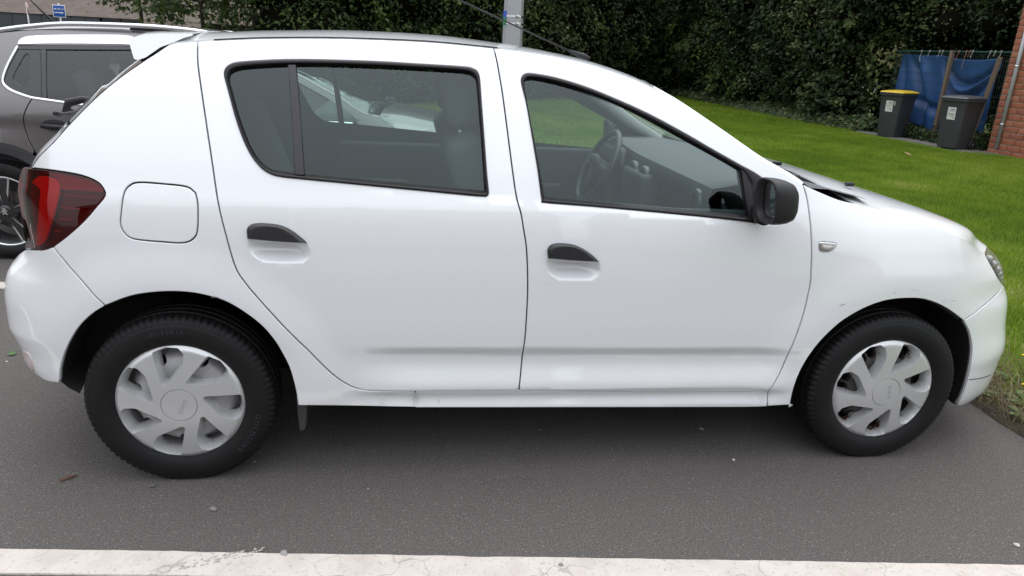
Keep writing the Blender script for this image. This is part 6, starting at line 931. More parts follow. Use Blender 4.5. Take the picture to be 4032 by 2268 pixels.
P_UP=join(redge[::-1],ln((.86,1.20),(.80,1.1),(.72,.9),(.70,.7),(.80,.62),(.945,.45)),ring(.455,-72,33,30),shut[::-1][1:],S['dlo_rear'][::-1][1:],dtop[1:],S['ap_bot'][:-2],S['ap_top'][::-1][:3])
spanel('rear_quarter',P_UP,step=.03)
bx=lambda s0,s1,b,lowz:None
def belt_z(s): return float(np.interp(s,belt[:,0],belt[:,1]))
P_RDS=join(shut,ring(.455,38,72,10),ln((1.86,.42),(2.0,.34),(2.50,.34),(2.50,.6),(2.50,.9)),ln(*[(s_,belt_z(s_)) for s_ in np.linspace(2.50,1.70,18)]))
spanel('rear_door',P_RDS,step=.03)
P_FDS=join(ln((2.50,.34),(3.40,.34),(3.45,.6),(3.50,.9),(3.53,.965)),ln(*[(s_,belt_z(s_)) for s_ in np.linspace(3.53,2.50,18)]))
spanel('front_door',P_FDS,step=.03)
P_FNS=join(ln((3.40,.34),(3.45,.6),(3.50,.9),(3.53,.962)),S['ap_bot'][::-1][:3],S['ap_top'][-3:],S['bon_shut'],ln((4.35,.86),(4.5,.78),(4.6,.68),(4.6,.45),(4.42,.40)),ring(.455,75,-72,30,cs=3.94),ln((3.48,.40)))
spanel('front_fender',P_FNS,step=.03)
spanel('front_bumper',join(ln((4.42,.25),(SFL.L,.2),(SFL.L,.70),(4.6,.68),(4.6,.45),(4.42,.40))),step=.04)
for cs in (1.4004,3.94):
    a=ring(.455,-78,78,40,cs=cs); b=ring(.392,-80,80,40,cs=cs); spanel('arch_cladding',join(a,b[::-1]),m=M_CLAD,deep=-.006,step=.03,gap=0)
    rows=[]; P=ring(.40,-100,100,30,cs=cs); base=SFL.pt(P[:,0],P[:,1],.01)
    A=np.stack([base+np.array([0,d,0]) for d in (0,.1,.35)]); mb=MB(); mb.grid(A,True,flip=True); V2,F2,_=smir(np.array(mb.V),mb.F,None)
    mesh_obj('arch_liner',np.array(mb.V),mb.F,M_LINER,suv,smooth=True); mesh_obj('arch_liner',V2,F2,M_LINER,suv,smooth=True)
spanel('sill_cladding',join(ln((1.84,.24),(3.5,.24),(3.5,.335),(1.84,.335))),m=M_CLAD,step=.05)
# glass, pillars, bright trim
spanel('side_window',offset(P_DLO,.004),m=M_PRIV,deep=.012,step=.08,edge=False)
blk=mat('gloss_pillar',(.018,.017,.019),.12,coat=.6)
spanel('window_pillar',join(S['pil_b'],S['pil_b2'][::-1]),m=blk,deep=.004,step=.03,gap=0)
spanel('window_pillar',join(ln((2.46,1.385),(2.44,1.0),(2.56,.992),(2.58,1.385))),m=blk,deep=.004,step=.04,gap=0)
Pq=join(S['dlo_rear'],S['pil_b'][::-1]); spanel('quarter_surround',offset(Pq,.002),[join(S['qglass'])],m=blk,deep=.007,step=.03,gap=0)
spanel('window_frame',join(dtop+ln((0,.002)),(dtop-ln((0,.022)))[::-1]),m=blk,deep=.002,step=.03,gap=0)
def strip(name,C,w,m,deep=-.004,up=None):
    """raised bright strip along a flank curve"""
    C=np.array(C); t=np.gradient(C,axis=0); t/=np.linalg.norm(t,axis=1,keepdims=True); n_=np.stack([-t[:,1],t[:,0]],1)
    rows=[SFL.pt(*(C+n_*o_).T,deep=d) for o_,d in ((-w,.004),(-w*.9,deep*.8),(0,deep),(w*.9,deep*.8),(w,.004))]
    mb=MB(); mb.grid(np.stack(rows),True); V2,F2,_=smir(np.array(mb.V),mb.F,None)
    mesh_obj(name,np.array(mb.V),[f[::-1] for f in mb.F][::1],m,suv,smooth=True); mesh_obj(name,V2,[f[::-1] for f in F2],m,suv,smooth=True)
strip('window_strip',S['dlo_rear'],.008,M_SILVER); strip('window_strip',belt,.0085,M_SILVER)
spanel('roof_trim',join(S['trim_top'],ln((2.30,1.435),(2.36,1.41),(2.30,1.396)),S['trim_bot'][::-1]),m=M_SILVER,deep=-.006,step=.03,gap=0)
mb=MB(); h=SFL.pt(1.76,.884); mb.tube([(h[0]-.03,h[1]-.012,.884),(h[0]-.022,h[1]-.034,.884),(h[0]+.06,h[1]-.038,.880),(h[0]+.15,h[1]-.034,.874),(h[0]+.165,h[1]-.01,.873)],[.014,.016,.0165,.016,.013],10); mb.build('door_handle',M_BLACKTRIM,suv)
V,F,N=sheet(SFL,join(np.array([(1.80+.075*math.cos(a),.888+.040*math.sin(a)) for a in np.linspace(0,6.283,25)[:-1]])),deep=-.003,gap=0,step=.03); mesh_obj('handle_cup',V,[tuple(int(i) for i in f) for f in F],mat('cup_grey',(.05,.05,.053),.4),suv,smooth=True,normals=N)
# roof, rails, windscreen, bonnet
R3=SFL.pt(*redge.T); rx=np.linspace(R3[0,0],1.62,40); A=[]
ZR=hermite([(-.45,1.33),(-.25,1.42),(0,1.475),(.3,1.512),(.7,1.532),(1.0,1.530),(1.3,1.51),(1.6,1.462),(1.9,1.39)])
for x in rx:
    yd,zd=np.interp(x,R3[:,0],R3[:,1]),np.interp(x,R3[:,0],R3[:,2]); row=[]
    for t in np.linspace(0,1,21):
        b=1-(2*t-1)**2; xx=x+.10*b*sstep(.9,1.6,x); row.append((xx,yd+t*(SY-2*yd),zd+(float(ZR(xx))-zd)*(1-abs(2*t-1)**3)))
    A.append(row)
mb=MB(); mb.grid(np.array(A),True); sroof=mb.build('roof',M_GREY,suv)
B=np.array(A); B[:,:,2]-=.03; mb=MB(); mb.grid(B,True,flip=True); mb.build('headliner',M_LIGHTTRIM,suv)
rail=np.array([(-.25,.215,1.375),(-.15,.215,1.405),(.063,.22,1.453),(.235,.225,1.485),(.464,.228,1.513),(.866,.23,1.524),(1.1,.228,1.520),(1.277,.224,1.508),(1.45,.21,1.478),(1.55,.20,1.45)])
rc=catmull(rail,10)
for sd in (0,1):
    P=rc.copy(); P[:,2]-=.014
    if sd: P[:,1]=SY-P[:,1]
    mb=MB()
    for k_,(dy,dz) in enumerate(((0,0),)): mb.tube(P,[.013]*len(P),10)
    V=np.array(mb.V); cen=np.repeat(P,10,0); V[:,2]=cen[:len(V),2]+(V[:,2]-cen[:len(V),2])*1.15; mb.V=[tuple(v) for v in V]
    ro=mb.build('roof_rail',M_SILVER,suv)
    for a,b in ((0,3.3),(len(P)-40,len(P)-1)):
        Q=P[(0 if a==0 else len(P)-42):(26 if a==0 else len(P)-2)]
        G=np.stack([Q+np.array([0,0,-.004]),np.stack([Q[:,0],Q[:,1],np.minimum(Q[:,2]-.006,np.interp(Q[:,0],R3[:,0],R3[:,2])+.0)],1)]); 
        mb=MB(); mb.grid(G,True); mb.grid(G+np.array([0,.012,0]),True,flip=True); mb.build('rail_foot',M_BLACKTRIM,ro)
wt=S['ap_top']; wp=SFL.pt(*np.vstack([ln((3.02,1.378),(3.10,1.345)),wt]).T); n=len(wp); W2=[]
for i,p in enumerate(wp):
    u=i/(n-1); e=p+np.array([.01,.03,.004]); row=[]
    for t in np.linspace(0,1,21):
        b=1-(2*t-1)**2; row.append((e[0]+(.09+.14*u)*b,e[1]+t*(SY-2*e[1]),e[2]+(.02-.05*u)*b))
    W2.append(row)
W2=np.array(W2); mb=MB(); mb.grid(W2,True); mb.build('windscreen',glass('screen_glass',(.72,.80,.77)),suv)
V,F=[],[]; A=np.stack([wp,wp+np.array([.004,.012,.006]),wp+np.array([.01,.03,.004])],1); mb=MB(); mb.grid(A,True); V2,F2,_=smir(np.array(mb.V),mb.F,None)
mesh_obj('screen_pillar',np.array(mb.V),mb.F,M_GREY,suv,smooth=True); mesh_obj('screen_pillar',V2,F2,M_GREY,suv,smooth=True)
be=SFL.pt(*np.vstack([S['bon_shut'],ln((4.3,.868),(4.42,.82))]).T); ZB2=hermite([(2.2,1.065),(2.4,1.045),(2.6,1.02),(2.8,.985),(3.0,.94),(3.2,.88),(3.35,.80)]); A=[]
for i,e in enumerate(be):
    u=i/(len(be)-1); cx=2.44+.92*u; row=[]
    for t in np.linspace(0,1,14):
        f1=1-(1-t)**2.2; x=e[0]+(cx-e[0])*f1; row.append((x,e[1]+.004+(SY/2-e[1])*t,e[2]+(float(ZB2(x))-e[2])*(1-(1-t)**3.6)))
    A.append(row+[(a,SY-b,c) for a,b,c in row[::-1][1:]])
mb=MB(); mb.grid(np.array(A),True); mb.build('bonnet',M_GREY,suv)
c1=np.array(A[0]); c2=W2[-1]; k=np.linspace(0,1,30); f_=lambda C:np.stack([np.interp(k,np.linspace(0,1,len(C)),C[:,j]) for j in range(3)],1)
mb=MB(); mb.grid(np.stack([f_(c1)-(0,0,.01),(f_(c1)+f_(c2))/2-(0,0,.03),f_(c2)-(0,0,.01)]),True,flip=True); mb.build('cowl',M_BLACKTRIM,suv)
for k_,(x0,y0) in enumerate(((2.42,.55),(2.50,1.1))):
    mb=MB(); mb.tube([(x0,y0,1.065),(x0-.06,y0-.22,1.085),(x0-.05,y0-.45,1.085)],[.012,.008,.006],8); mb.build('wiper',M_BLACKTRIM,suv)
for a,b,c_,nm in ((2.02,.98,(.60,.80,.70),'green'),(2.12,.93,(.45,.62,.80),'blue'),(1.86,1.20,(.60,.80,.70),'green'),(1.95,1.12,(.70,.75,.9),'violet')):
    i=int(np.argmin(abs(W2[:,1,0]-a))); p=W2[i,1]+np.array([.0,.03,-.004]); q=W2[min(i+1,n-1),1]-W2[max(i-1,0),1]; q=q/np.linalg.norm(q); 
    mb=MB(); e=np.array([0,1,0]); mb.add([tuple(p+q*u_*.045+e*v_*.035+np.array([.004*v_,0,0])) for u_,v_ in ((-1,0),(1,0),(1,1),(-1,1))],[(0,1,2,3)]); mb.build('screen_sticker',mat('sticker_'+nm,c_,.5),suv)
# door mirror
mb=MB(); mb.box((1.93,-.13,1.03),(.10,.17,.125),.045); mb.build('door_mirror',mat('mirror_cap',(.62,.63,.64),.2,metal=.6,coat=1),suv)
mb=MB(); mb.box((1.95,-.03,.985),(.06,.08,.03),.01); mb.build('mirror_foot',M_BLACKTRIM,suv)
# dark inside: floor tub, seats
mb=MB(); mb.box((1.35,.87,.50),(3.2,1.5,.5),.05); mb.build('cabin_tub',M_INNER,suv)
for x,y in ((.55,.46),(.55,1.28),(1.55,.46),(1.55,1.28)):
    mb=MB(); mb.box((x,y,.98),(.14,.46,.50),.05,Matrix.Rotation(RAD(-16),3,'Y')); o=mb.build('seat_back',M_SEAT,suv)
    mb=MB(); mb.box((x-.09,y,1.28),(.10,.24,.15),.04); mb.build('headrest',M_SEAT,o)
mb=MB(); mb.box((2.15,.87,.93),(.45,1.36,.16),.05); mb.build('dashboard',M_DASH,suv)
mb=MB(); mb.box((-.55,.87,.8),(.3,1.3,.9),.1); mb.build('tailgate',M_GREY,suv)
mb=MB(); a=np.array((.10,.87,1.522)); mb.tube([a+(.01,0,-.02),a,a+(-.05,0,.05),a+(-.16,0,.17)],[.014,.011,.007,.004],8); mb.build('aerial',M_BLACKTRIM,suv)
# two-tone alloy wheels
M_ALB=mat('alloy_black',(.020,.020,.022),.25,coat=.5); M_ALS=mat('alloy_cut',(.72,.73,.74),.22,metal=.9)
def alloy(loc):
    mb=MB(); mb.lathe([(.232,-.085),(.226,-.088),(.220,-.086),(.216,-.075),(.205,-.02),(.2,.07)],72); w_=mb.build('wheel',M_ALS,suv,loc=loc)
    tyre_mesh('tyre',w_,R=.322,rim=.226,w=.1025,blocks=70)
    mb=MB(); mb.lathe([(0,.0),(.12,.0),(.13,.01),(.13,.06),(0,.06)],32); mb.build('brake_disc',mat('brake_iron',(.10,.085,.08),.5,metal=.6),w_)
    for i in range(5):
        a=RAD(18+72*i); rot=lambda u,v,d:(u*math.cos(a)-v*math.sin(a),d,u*math.sin(a)+v*math.cos(a))
        mb=MB(); mb.prism([(.03,-.030),(.12,-.034),(.217,-.052),(.217,.012),(.12,.012),(.03,.03)],.02,lambda u,v,c:rot(u,v,-.074+c)); sp=mb.build('spoke',M_ALB,w_)
        mb=MB(); mb.prism([(.055,.006),(.217,.022),(.217,.046),(.15,.026)],.016,lambda u,v,c:rot(u,v,-.081+c)); mb.build('spoke_edge',M_ALS,sp)
        mb=MB(); mb.prism([(.09,-.032),(.217,-.058),(.217,-.047),(.12,-.028)],.016,lambda u,v,c:rot(u,v,-.079+c)); mb.build('spoke_edge',M_ALS,sp)
        t=a+RAD(36); mb=MB(); mb.lathe([(0,-.070),(.012,-.072),(.016,-.074),(.016,-.05)],14,(.058*math.cos(t),0,.058*math.sin(t))); mb.build('wheel_bolt',M_GAP,w_)
    mb=MB(); mb.lathe([(0,-.084),(.034,-.083),(.040,-.078),(.045,-.06)],28); hb_=mb.build('hub_cap',M_ALB,w_)
    lion=[(-.006,.022),(.004,.024),(.010,.020),(.012,.013),(.007,.010),(.012,.007),(.020,.010),(.022,.005),(.013,.001),(.010,-.006),(.016,-.012),(.020,-.019),(.013,-.022),(.006,-.013),(.001,-.012),(-.002,-.019),(-.010,-.022),(-.014,-.019),(-.007,-.014),(-.007,-.006),(-.012,-.002),(-.020,-.006),(-.022,-.001),(-.013,.005),(-.008,.010),(-.011,.016)]
    mb=MB(); mb.prism([(-a_,b_) for a_,b_ in lion],.002,lambda u,v,c:(-u,-.0855-.002+c,v)); mb.build('hub_badge',M_ALS,hb_)
    return w_
w1=alloy((.015,.105,.322)); w2=copy_tree(w1,suv); w2.location=(2.538,.105,.322)
# ---------------------------------------------------------------- plants
def tone_mat(name,ramp,rough=.55,spec=.35,trans=.25):
    """leaf colour picked per leaf from a ramp, a little light through the blade"""
    m=bpy.data.materials.new(name); m.use_nodes=True; n=m.node_tree.nodes; l=m.node_tree.links; b=n['Principled BSDF']
    a=n.new('ShaderNodeAttribute'); a.attribute_name='tone'; r=n.new('ShaderNodeValToRGB'); e=r.color_ramp.elements
    for i,(p,c) in enumerate(ramp):
        if i<2: e[i].position=p; e[i].color=(*c,1)
        else: x=e.new(p); x.color=(*c,1)
    l.new(a.outputs['Fac'],r.inputs[0]); l.new(r.outputs[0],b.inputs['Base Color']); b.inputs['Roughness'].default_value=rough; b.inputs['Specular IOR Level'].default_value=spec
    if trans:
        t=n.new('ShaderNodeBsdfTranslucent'); l.new(r.outputs[0],t.inputs[0]); mx=n.new('ShaderNodeMixShader'); mx.inputs[0].default_value=trans
        l.new(b.outputs[0],mx.inputs[1]); l.new(t.outputs[0],mx.inputs[2]); l.new(mx.outputs[0],n['Material Output'].inputs[0])
    MATS[name]=m; return m
def unit(v): return v/(np.linalg.norm(v,axis=-1,keepdims=True)+1e-9)
def leaf_mesh(P,N,size,asp=.6,tilt=.8,droop=.3,lobed=False,tone=None):
    """folded leaf blades at points P facing roughly N"""
    k=len(P); N=unit(N+RNG.normal(0,tilt,(k,3))); d=unit(RNG.normal(0,1,(k,3))+np.array([0,0,-droop*2])); d=unit(d-N*(d*N).sum(1,keepdims=True)); s=np.cross(N,d)
    sz=(size*RNG.uniform(.5,1.45,k))[:,None]
    if not lobed:
        V=np.stack([P,P+d*sz*.45+s*sz*asp*.5-N*sz*.10,P+d*sz,P+d*sz*.45-s*sz*asp*.5-N*sz*.10],1).reshape(-1,3)
        i=np.arange(k)[:,None]*4; F=np.concatenate([i+np.array([0,1,2]),i+np.array([0,2,3])]); m=4
    else:
        rows=[P]
        for a,r in ((-100,.45),(-75,.25),(-52,.72),(-28,.38),(0,1.0),(28,.38),(52,.72),(75,.25),(100,.45)):
            a=RAD(a); rows.append(P+(d*math.cos(a)+s*math.sin(a))*sz*r*.62+d*sz*.15-N*sz*.05*abs(math.sin(a)))
        V=np.stack(rows,1).reshape(-1,3); i=np.arange(k)[:,None]*10; F=np.concatenate([i+np.array([0,q,q+1]) for q in range(1,9)]); m=10
    t=RNG.uniform(0,1,k) if tone is None else tone
    return V,F,np.repeat(t,m)
ICO=None
def ico():
    global ICO
    if ICO is None:
        bm=bmesh.new(); bmesh.ops.create_icosphere(bm,subdivisions=2,radius=1); bm.verts.index_update()
        ICO=(np.array([v.co[:] for v in bm.verts]),np.array([[v.index for v in f.verts] for f in bm.faces])); bm.free()
    return ICO
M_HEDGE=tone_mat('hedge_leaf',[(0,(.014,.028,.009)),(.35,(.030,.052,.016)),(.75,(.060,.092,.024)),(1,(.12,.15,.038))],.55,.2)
M_IVY=tone_mat('ivy_leaf',[(0,(.016,.032,.011)),(.4,(.036,.060,.019)),(.8,(.075,.105,.032)),(1,(.19,.19,.075))],.5,.25)
M_MAPLE=tone_mat('maple_leaf',[(0,(.030,.055,.016)),(.4,(.055,.090,.022)),(.8,(.10,.135,.035)),(1,(.17,.165,.055))],.5,.35,.4)
M_BARK=mat('bark',(.035,.028,.022),.9,noise=(18,.5,(.06,.05,.04)),bump=(30,.8,.01))
M_SHADE_CORE=mat('shade_core',(.006,.006,.004),1.0,spec=0)  # near-black core colour stands in for the shade deep between the leaves
def bush(name,lumps,n,size,m,view,label,cat='bush',group=None,asp=.6,lobed=False,deep=.45,stems=True,core=.63,tone0=0):
    L=np.array(lumps,float); base=(L[:,0].mean(),L[:,1].mean(),0); root=empty(name,base,label=label,cat=cat,group=group)
    L=L-np.array([*base,0]); w=L[:,3]**2; pick=RNG.choice(len(L),int(n*1.6),p=w/w.sum()); d=unit(RNG.normal(0,1,(len(pick),3))); v=unit(np.array(view,float))
    ok=(d@v>-.25)|(d[:,2]>.55); pick,d=pick[ok],d[ok]
    wob=1+.16*np.sin(d[:,0]*7+pick)*np.sin(d[:,1]*6+pick*2)*np.sin(d[:,2]*8+pick*3)
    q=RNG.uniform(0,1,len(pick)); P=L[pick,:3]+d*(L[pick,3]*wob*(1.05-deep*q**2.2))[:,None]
    keep=P[:,2]>.02
    for j in range(len(L)): keep&=~((np.linalg.norm(P-L[j,:3],axis=1)<L[j,3]*.62)&(pick!=j))
    P,d,q=P[keep][:n],d[keep][:n],q[keep][:n]
    clump=.5+.5*np.sin(P[:,0]*3.1+1+pick[keep][:n]*1.7)*np.sin(P[:,1]*2.6+pick[keep][:n])*np.sin(P[:,2]*3.4+2)
    lt=RNG.normal(0,.16,len(L)); ls=RNG.uniform(.7,1.4,len(L)); pk=pick[keep][:n]
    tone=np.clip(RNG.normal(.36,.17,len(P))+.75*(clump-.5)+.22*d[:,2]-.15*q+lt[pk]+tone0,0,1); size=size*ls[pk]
    # loose sprays of younger leaves that stand out of the mass
    vv=unit(np.array(view,float)); SP=[];SD=[];ST=[];SS=[]; s0=float(np.mean(size))
    for _ in range(16):
        j=RNG.integers(len(L)); dd=unit(vv+RNG.normal(0,.5,3)+np.array([0,0,.25])); a0=L[j,:3]+dd*L[j,3]*.9; ln_=RNG.uniform(.3,.75); t_=RNG.uniform(0,1,34)[:,None]
        SP.append(a0+dd*ln_*t_+np.array([0,0,-.35])*ln_*t_**2+RNG.normal(0,.055,(34,3))); SD.append(np.tile(dd,(34,1))); ST.append(np.clip(RNG.normal(.72,.15,34),0,1)); SS.append(np.full(34,s0*RNG.uniform(.8,1.3)))
    P=np.vstack([P]+SP); d=np.vstack([d]+SD); tone=np.concatenate([tone]+ST); size=np.concatenate([np.broadcast_to(size,(len(tone)-16*34,))]+SS)
    V,F,t=leaf_mesh(P,d+np.array([0,0,.35]),size,asp,lobed=lobed,tone=tone)
    fast_mesh('foliage',V,F,m,root,attr={'tone':t},kind='stuff')
    iv,if_=ico(); VV=[];FF=[]  # solid dark blobs inside the lumps: painted inner shade, also closes gaps to the sky
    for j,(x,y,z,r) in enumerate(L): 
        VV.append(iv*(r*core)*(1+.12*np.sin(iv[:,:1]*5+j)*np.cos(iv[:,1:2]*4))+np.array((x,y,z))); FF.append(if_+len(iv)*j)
    fast_mesh('shade_core',np.vstack(VV),np.vstack(FF),M_SHADE_CORE,root,kind='stuff')
    if stems:
        for j in range(2):
            a=RNG.uniform(-.5,.5,2); mb=MB(); x,y=L[j%len(L),:2]; mb.tube([(a[0]*.6,a[1]*.6,0),(a[0]*.6+(x-a[0])*.3,a[1]*.6+(y-a[1])*.3,.9),(x,y,2.0)],[.07,.05,.03],7); mb.build('trunk',M_BARK,root)
    return root
rn=lambda a,b:float(RNG.uniform(a,b))
def wall_lumps(p0,p1,zs,depth,rmin,rmax,per):
    out=[]; p0,p1=np.array(p0,float),np.array(p1,float); L=np.linalg.norm(p1-p0); u=(p1-p0)/L; nn=np.array((-u[1],u[0])); k=max(2,int(round(L/per)))
    for z in zs:
        for i in range(k):
            t=(i+.5+rn(-.25,.25))/k*L; o=rn(-.3,.3)*depth; c=p0+u*t+nn*o; out.append((c[0],c[1],z+rn(-.2,.2),rn(rmin,rmax)))
    return out
HG='bushes of the hedge round the lawn'
# side hedge: along x = 12.5, nearest piece hung with flowering ivy
seg_=[(14.9,18.2,'ivy-clad bush with pale flower heads, next to the bins',M_IVY,13000,.115),(18.2,21.6,'dense dark ivy bush rising straight from the ivy-covered ground',M_IVY,11000,.125),(21.6,25.6,'dark green bush between the ivy and the far corner of the hedge',M_HEDGE,9000,.14),(25.6,30.2,'dark bush in the far corner of the lawn',M_HEDGE,9000,.16)]
for a,b,lab,m_,n_,sz in seg_:
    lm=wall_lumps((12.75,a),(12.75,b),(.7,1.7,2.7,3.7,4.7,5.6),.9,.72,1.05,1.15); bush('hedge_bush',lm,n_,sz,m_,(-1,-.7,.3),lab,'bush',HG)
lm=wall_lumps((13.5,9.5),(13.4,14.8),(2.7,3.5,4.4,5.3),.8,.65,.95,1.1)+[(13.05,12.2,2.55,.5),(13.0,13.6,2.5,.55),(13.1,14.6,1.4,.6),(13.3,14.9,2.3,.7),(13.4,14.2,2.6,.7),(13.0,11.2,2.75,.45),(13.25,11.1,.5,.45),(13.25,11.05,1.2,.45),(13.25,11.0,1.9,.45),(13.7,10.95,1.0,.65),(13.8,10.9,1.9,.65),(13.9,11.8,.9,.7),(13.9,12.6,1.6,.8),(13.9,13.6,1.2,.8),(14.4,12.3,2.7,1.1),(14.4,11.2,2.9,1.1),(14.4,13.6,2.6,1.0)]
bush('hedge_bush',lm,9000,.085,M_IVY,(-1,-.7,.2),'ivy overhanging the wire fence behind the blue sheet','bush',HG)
# back hedge: runs from behind the cars to the far corner
pts=[(-2.3,14.0),(.6,16.6),(3.6,19.3),(7.0,23.6),(11.6,30.0)]
labs=['dark bushy shrub behind the roof of the grey crossover','dark leafy bush between the lamp post and the maple','mid green bush beside the galvanised lamp post','tall dark bush seen over the windscreen of the white hatchback']
for i in range(4):
    u_=np.array(pts[i+1])-np.array(pts[i]); u_=u_/np.linalg.norm(u_); nn=np.array((-u_[1],u_[0]))*.6
    lm=wall_lumps(np.array(pts[i])+nn,np.array(pts[i+1])+nn,(.6,1.6,2.5,3.5,4.6,5.7),.9,.75,1.15,1.2)
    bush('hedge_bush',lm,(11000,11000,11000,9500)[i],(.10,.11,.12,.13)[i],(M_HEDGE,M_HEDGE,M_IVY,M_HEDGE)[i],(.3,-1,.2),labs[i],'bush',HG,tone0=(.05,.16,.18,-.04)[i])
# dark wood behind the hedge, so no sky shows between the stems
for (x,y,r,lab) in ((-1.2,18.5,2.6,'dark tree crown behind the left end of the hedge'),(3.5,24.5,3.0,'dark tree crown behind the middle of the hedge'),(9.5,32.5,3.4,'dark tree crown behind the far hedge corner'),(13.6,33.0,3.6,'dark tree crown closing the gap at the hedge corner'),(18.2,12.5,2.8,'dark tree crown beside the brick house'),(15.8,24,3.2,'dark tree crown behind the side hedge'),(15.5,16.5,3.0,'dark tree crown behind the ivy bush')):
    lm=[(x+rn(-1,1)*r*.6,y+rn(-1,1)*r*.4,z,rn(.55,.8)*r*.75) for z in (1.2,2.4,3.6,4.8,6.0,7.0) for _ in range(3)]
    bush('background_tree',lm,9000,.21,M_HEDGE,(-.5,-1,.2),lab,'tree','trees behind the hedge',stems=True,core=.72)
# young maples by the building
def maple(x,y,h,lab,n=3600):
    root=empty('maple_tree',(x,y,0),label=lab,cat='tree',group='young maples by the building')
    mb=MB(); mb.tube([(0,0,0),(.02,.01,1.2),(-.03,.03,2.4),(.02,0,3.8),(0,0,h)],[.06,.05,.042,.03,.01],8); mb.build('trunk',M_BARK,root); P=[];D=[]
    for i in range(26):
        a=rn(0,6.28); z0=rn(1.9,h-.6); ln_=rn(.7,1.5)*(1.15-.4*(z0-1.9)/(h-1.9)); e=np.array((math.cos(a)*ln_,math.sin(a)*ln_,z0+rn(-.35,.5))); s0=np.array((0,0,z0)); m_=(s0+e)/2+np.array((0,0,.15))
        mb=MB(); mb.tube([s0,m_,e],[.016,.011,.004],5); mb.build('limb',M_BARK,root)
        k=int(n/26); t=RNG.uniform(.25,1.05,k)[:,None]; c=s0*(1-t)**2+2*m_*t*(1-t)+e*t*t; P.append(c+RNG.normal(0,.16,(k,3))-np.array((0,0,.08))); D.append(RNG.normal(0,.5,(k,3))+np.array((0,-.4,.8)))
    P=np.vstack(P);D=np.vstack(D); V,F,t=leaf_mesh(P,D,.17,lobed=True,tilt=.5,droop=.8,tone=np.clip(RNG.normal(.45,.25,len(P))+.1*(P[:,2]-2.5),0,1)); fast_mesh('crown',V,F,M_MAPLE,root,attr={'tone':t},kind='stuff'); return root
maple(-5.9,18.5,6.0,'young maple with lobed leaves beside the blue cycle sign'); maple(-4.1,17.2,5.8,'young maple hanging over the crossover roof rail'); maple(-2.6,15.6,5.5,'young maple between the beige building and the dark hedge')
# ---- lawn grass
M_GRASS=tone_mat('grass_blade',[(0,(.085,.150,.015)),(.40,(.185,.285,.026)),(.75,(.295,.385,.046)),(.92,(.40,.42,.11)),(1,(.54,.45,.24))],.6,.15,.35)
M_DRY=tone_mat('dry_grass',[(0,(.10,.075,.045)),(.4,(.22,.17,.095)),(.75,(.34,.28,.17)),(1,(.10,.14,.03))],.7,.2,.2)
camM=np.array(co.matrix_world.inverted())
def in_view(P,margin=1.3):
    q=P@camM[:3,:3].T+camM[:3,3]; z=-q[:,2]; f=cam.lens/36*2
    return (z>.3)&(abs(q[:,0]/z*f)<margin)&(abs(q[:,1]/z*f)<margin*.5625+.05)
def blades(P,h,w,lean,tone,seg=2):
    k=len(P); a=RNG.uniform(0,6.283,k); d=np.stack([np.cos(a),np.sin(a),0*a],1); b=RNG.uniform(0,6.283,k); le=np.stack([np.cos(b),np.sin(b),0*b],1)*(lean*RNG.uniform(.2,1,k))[:,None]
    hh=(h*RNG.uniform(.6,1.25,k))[:,None]; ww=(w*RNG.uniform(.7,1.3,k))[:,None]; z=np.array([0,0,1.])
    if seg==1: V=np.stack([P-d*ww,P+d*ww,P+z*hh+le*hh],1).reshape(-1,3); F=(np.arange(k)[:,None]*3+np.array([0,1,2])); return V,F,np.repeat(tone,3)
    V=np.stack([P-d*ww,P+d*ww,P+z*hh*.6+le*hh*.3-d*ww*.7,P+z*hh*.6+le*hh*.3+d*ww*.7,P+z*hh*.95+le*hh*1.0],1).reshape(-1,3); i=np.arange(k)[:,None]*5
    F=np.concatenate([i+np.array([0,1,3]),i+np.array([0,3,2]),i+np.array([2,3,4])]); return V,F,np.repeat(tone,5)
DRYP=[(4.75,2.1,.45),(4.2,1.2,.30),(5.6,3.2,.35),(7.3,6.4,.4),(10.3,20.5,.9),(9.2,12.5,.4)]
def patch(x0,x1,y0,y1,dens,h,w,lean,seg,edge=True,zoff=.042,clear=None):
    n=int((x1-x0)*(y1-y0)*dens); P=np.stack([RNG.uniform(x0,x1,n),RNG.uniform(y0,y1,n),np.full(n,zoff)],1); P=P[in_view(P)]
    if edge: e=P[:,0]-EDGE(P[:,1]); P=P[(e>.12)&(RNG.uniform(0,1,len(P))<sstep(.10,.55,e)*.85+.15)]
    if clear is not None: P=P[clear(P)]
    big=.5+.5*np.sin(P[:,0]*.9+2*np.sin(P[:,1]*.5))*np.sin(P[:,1]*.8+1); dry=1-sstep(.25,.95,P[:,0]-EDGE(P[:,1])) if edge else 0
    fine=np.sin(P[:,0]*5.3+3*np.sin(P[:,1]*2.1))*np.sin(P[:,1]*4.7+2*np.sin(P[:,0]*1.7))
    t=np.clip(RNG.normal(.40,.18,len(P))+.34*(big-.5)+.14*fine+.30*dry*RNG.uniform(0,1.6,len(P)),0,1)
    for cx_,cy_,r_ in DRYP: t=np.clip(t+.55*np.exp(-((P[:,0]-cx_)**2+(P[:,1]-cy_)**2)/r_**2)*RNG.uniform(0,1.2,len(P)),0,1)
    hh=h*(1-.25*dry)
    return blades(P,hh,w,lean,t,seg)
def merge(parts):
    V=[];F=[];T=[];b=0
    for v,f,t in parts: V.append(v);F.append(f+b);T.append(t);b+=len(v)
    return np.vstack(V),np.vstack(F),np.concatenate(T)
cl=lambda P:(P[:,0]<12.1)&~((P[:,0]>11.35)&(P[:,1]<14.4)&(P[:,1]>10.5))
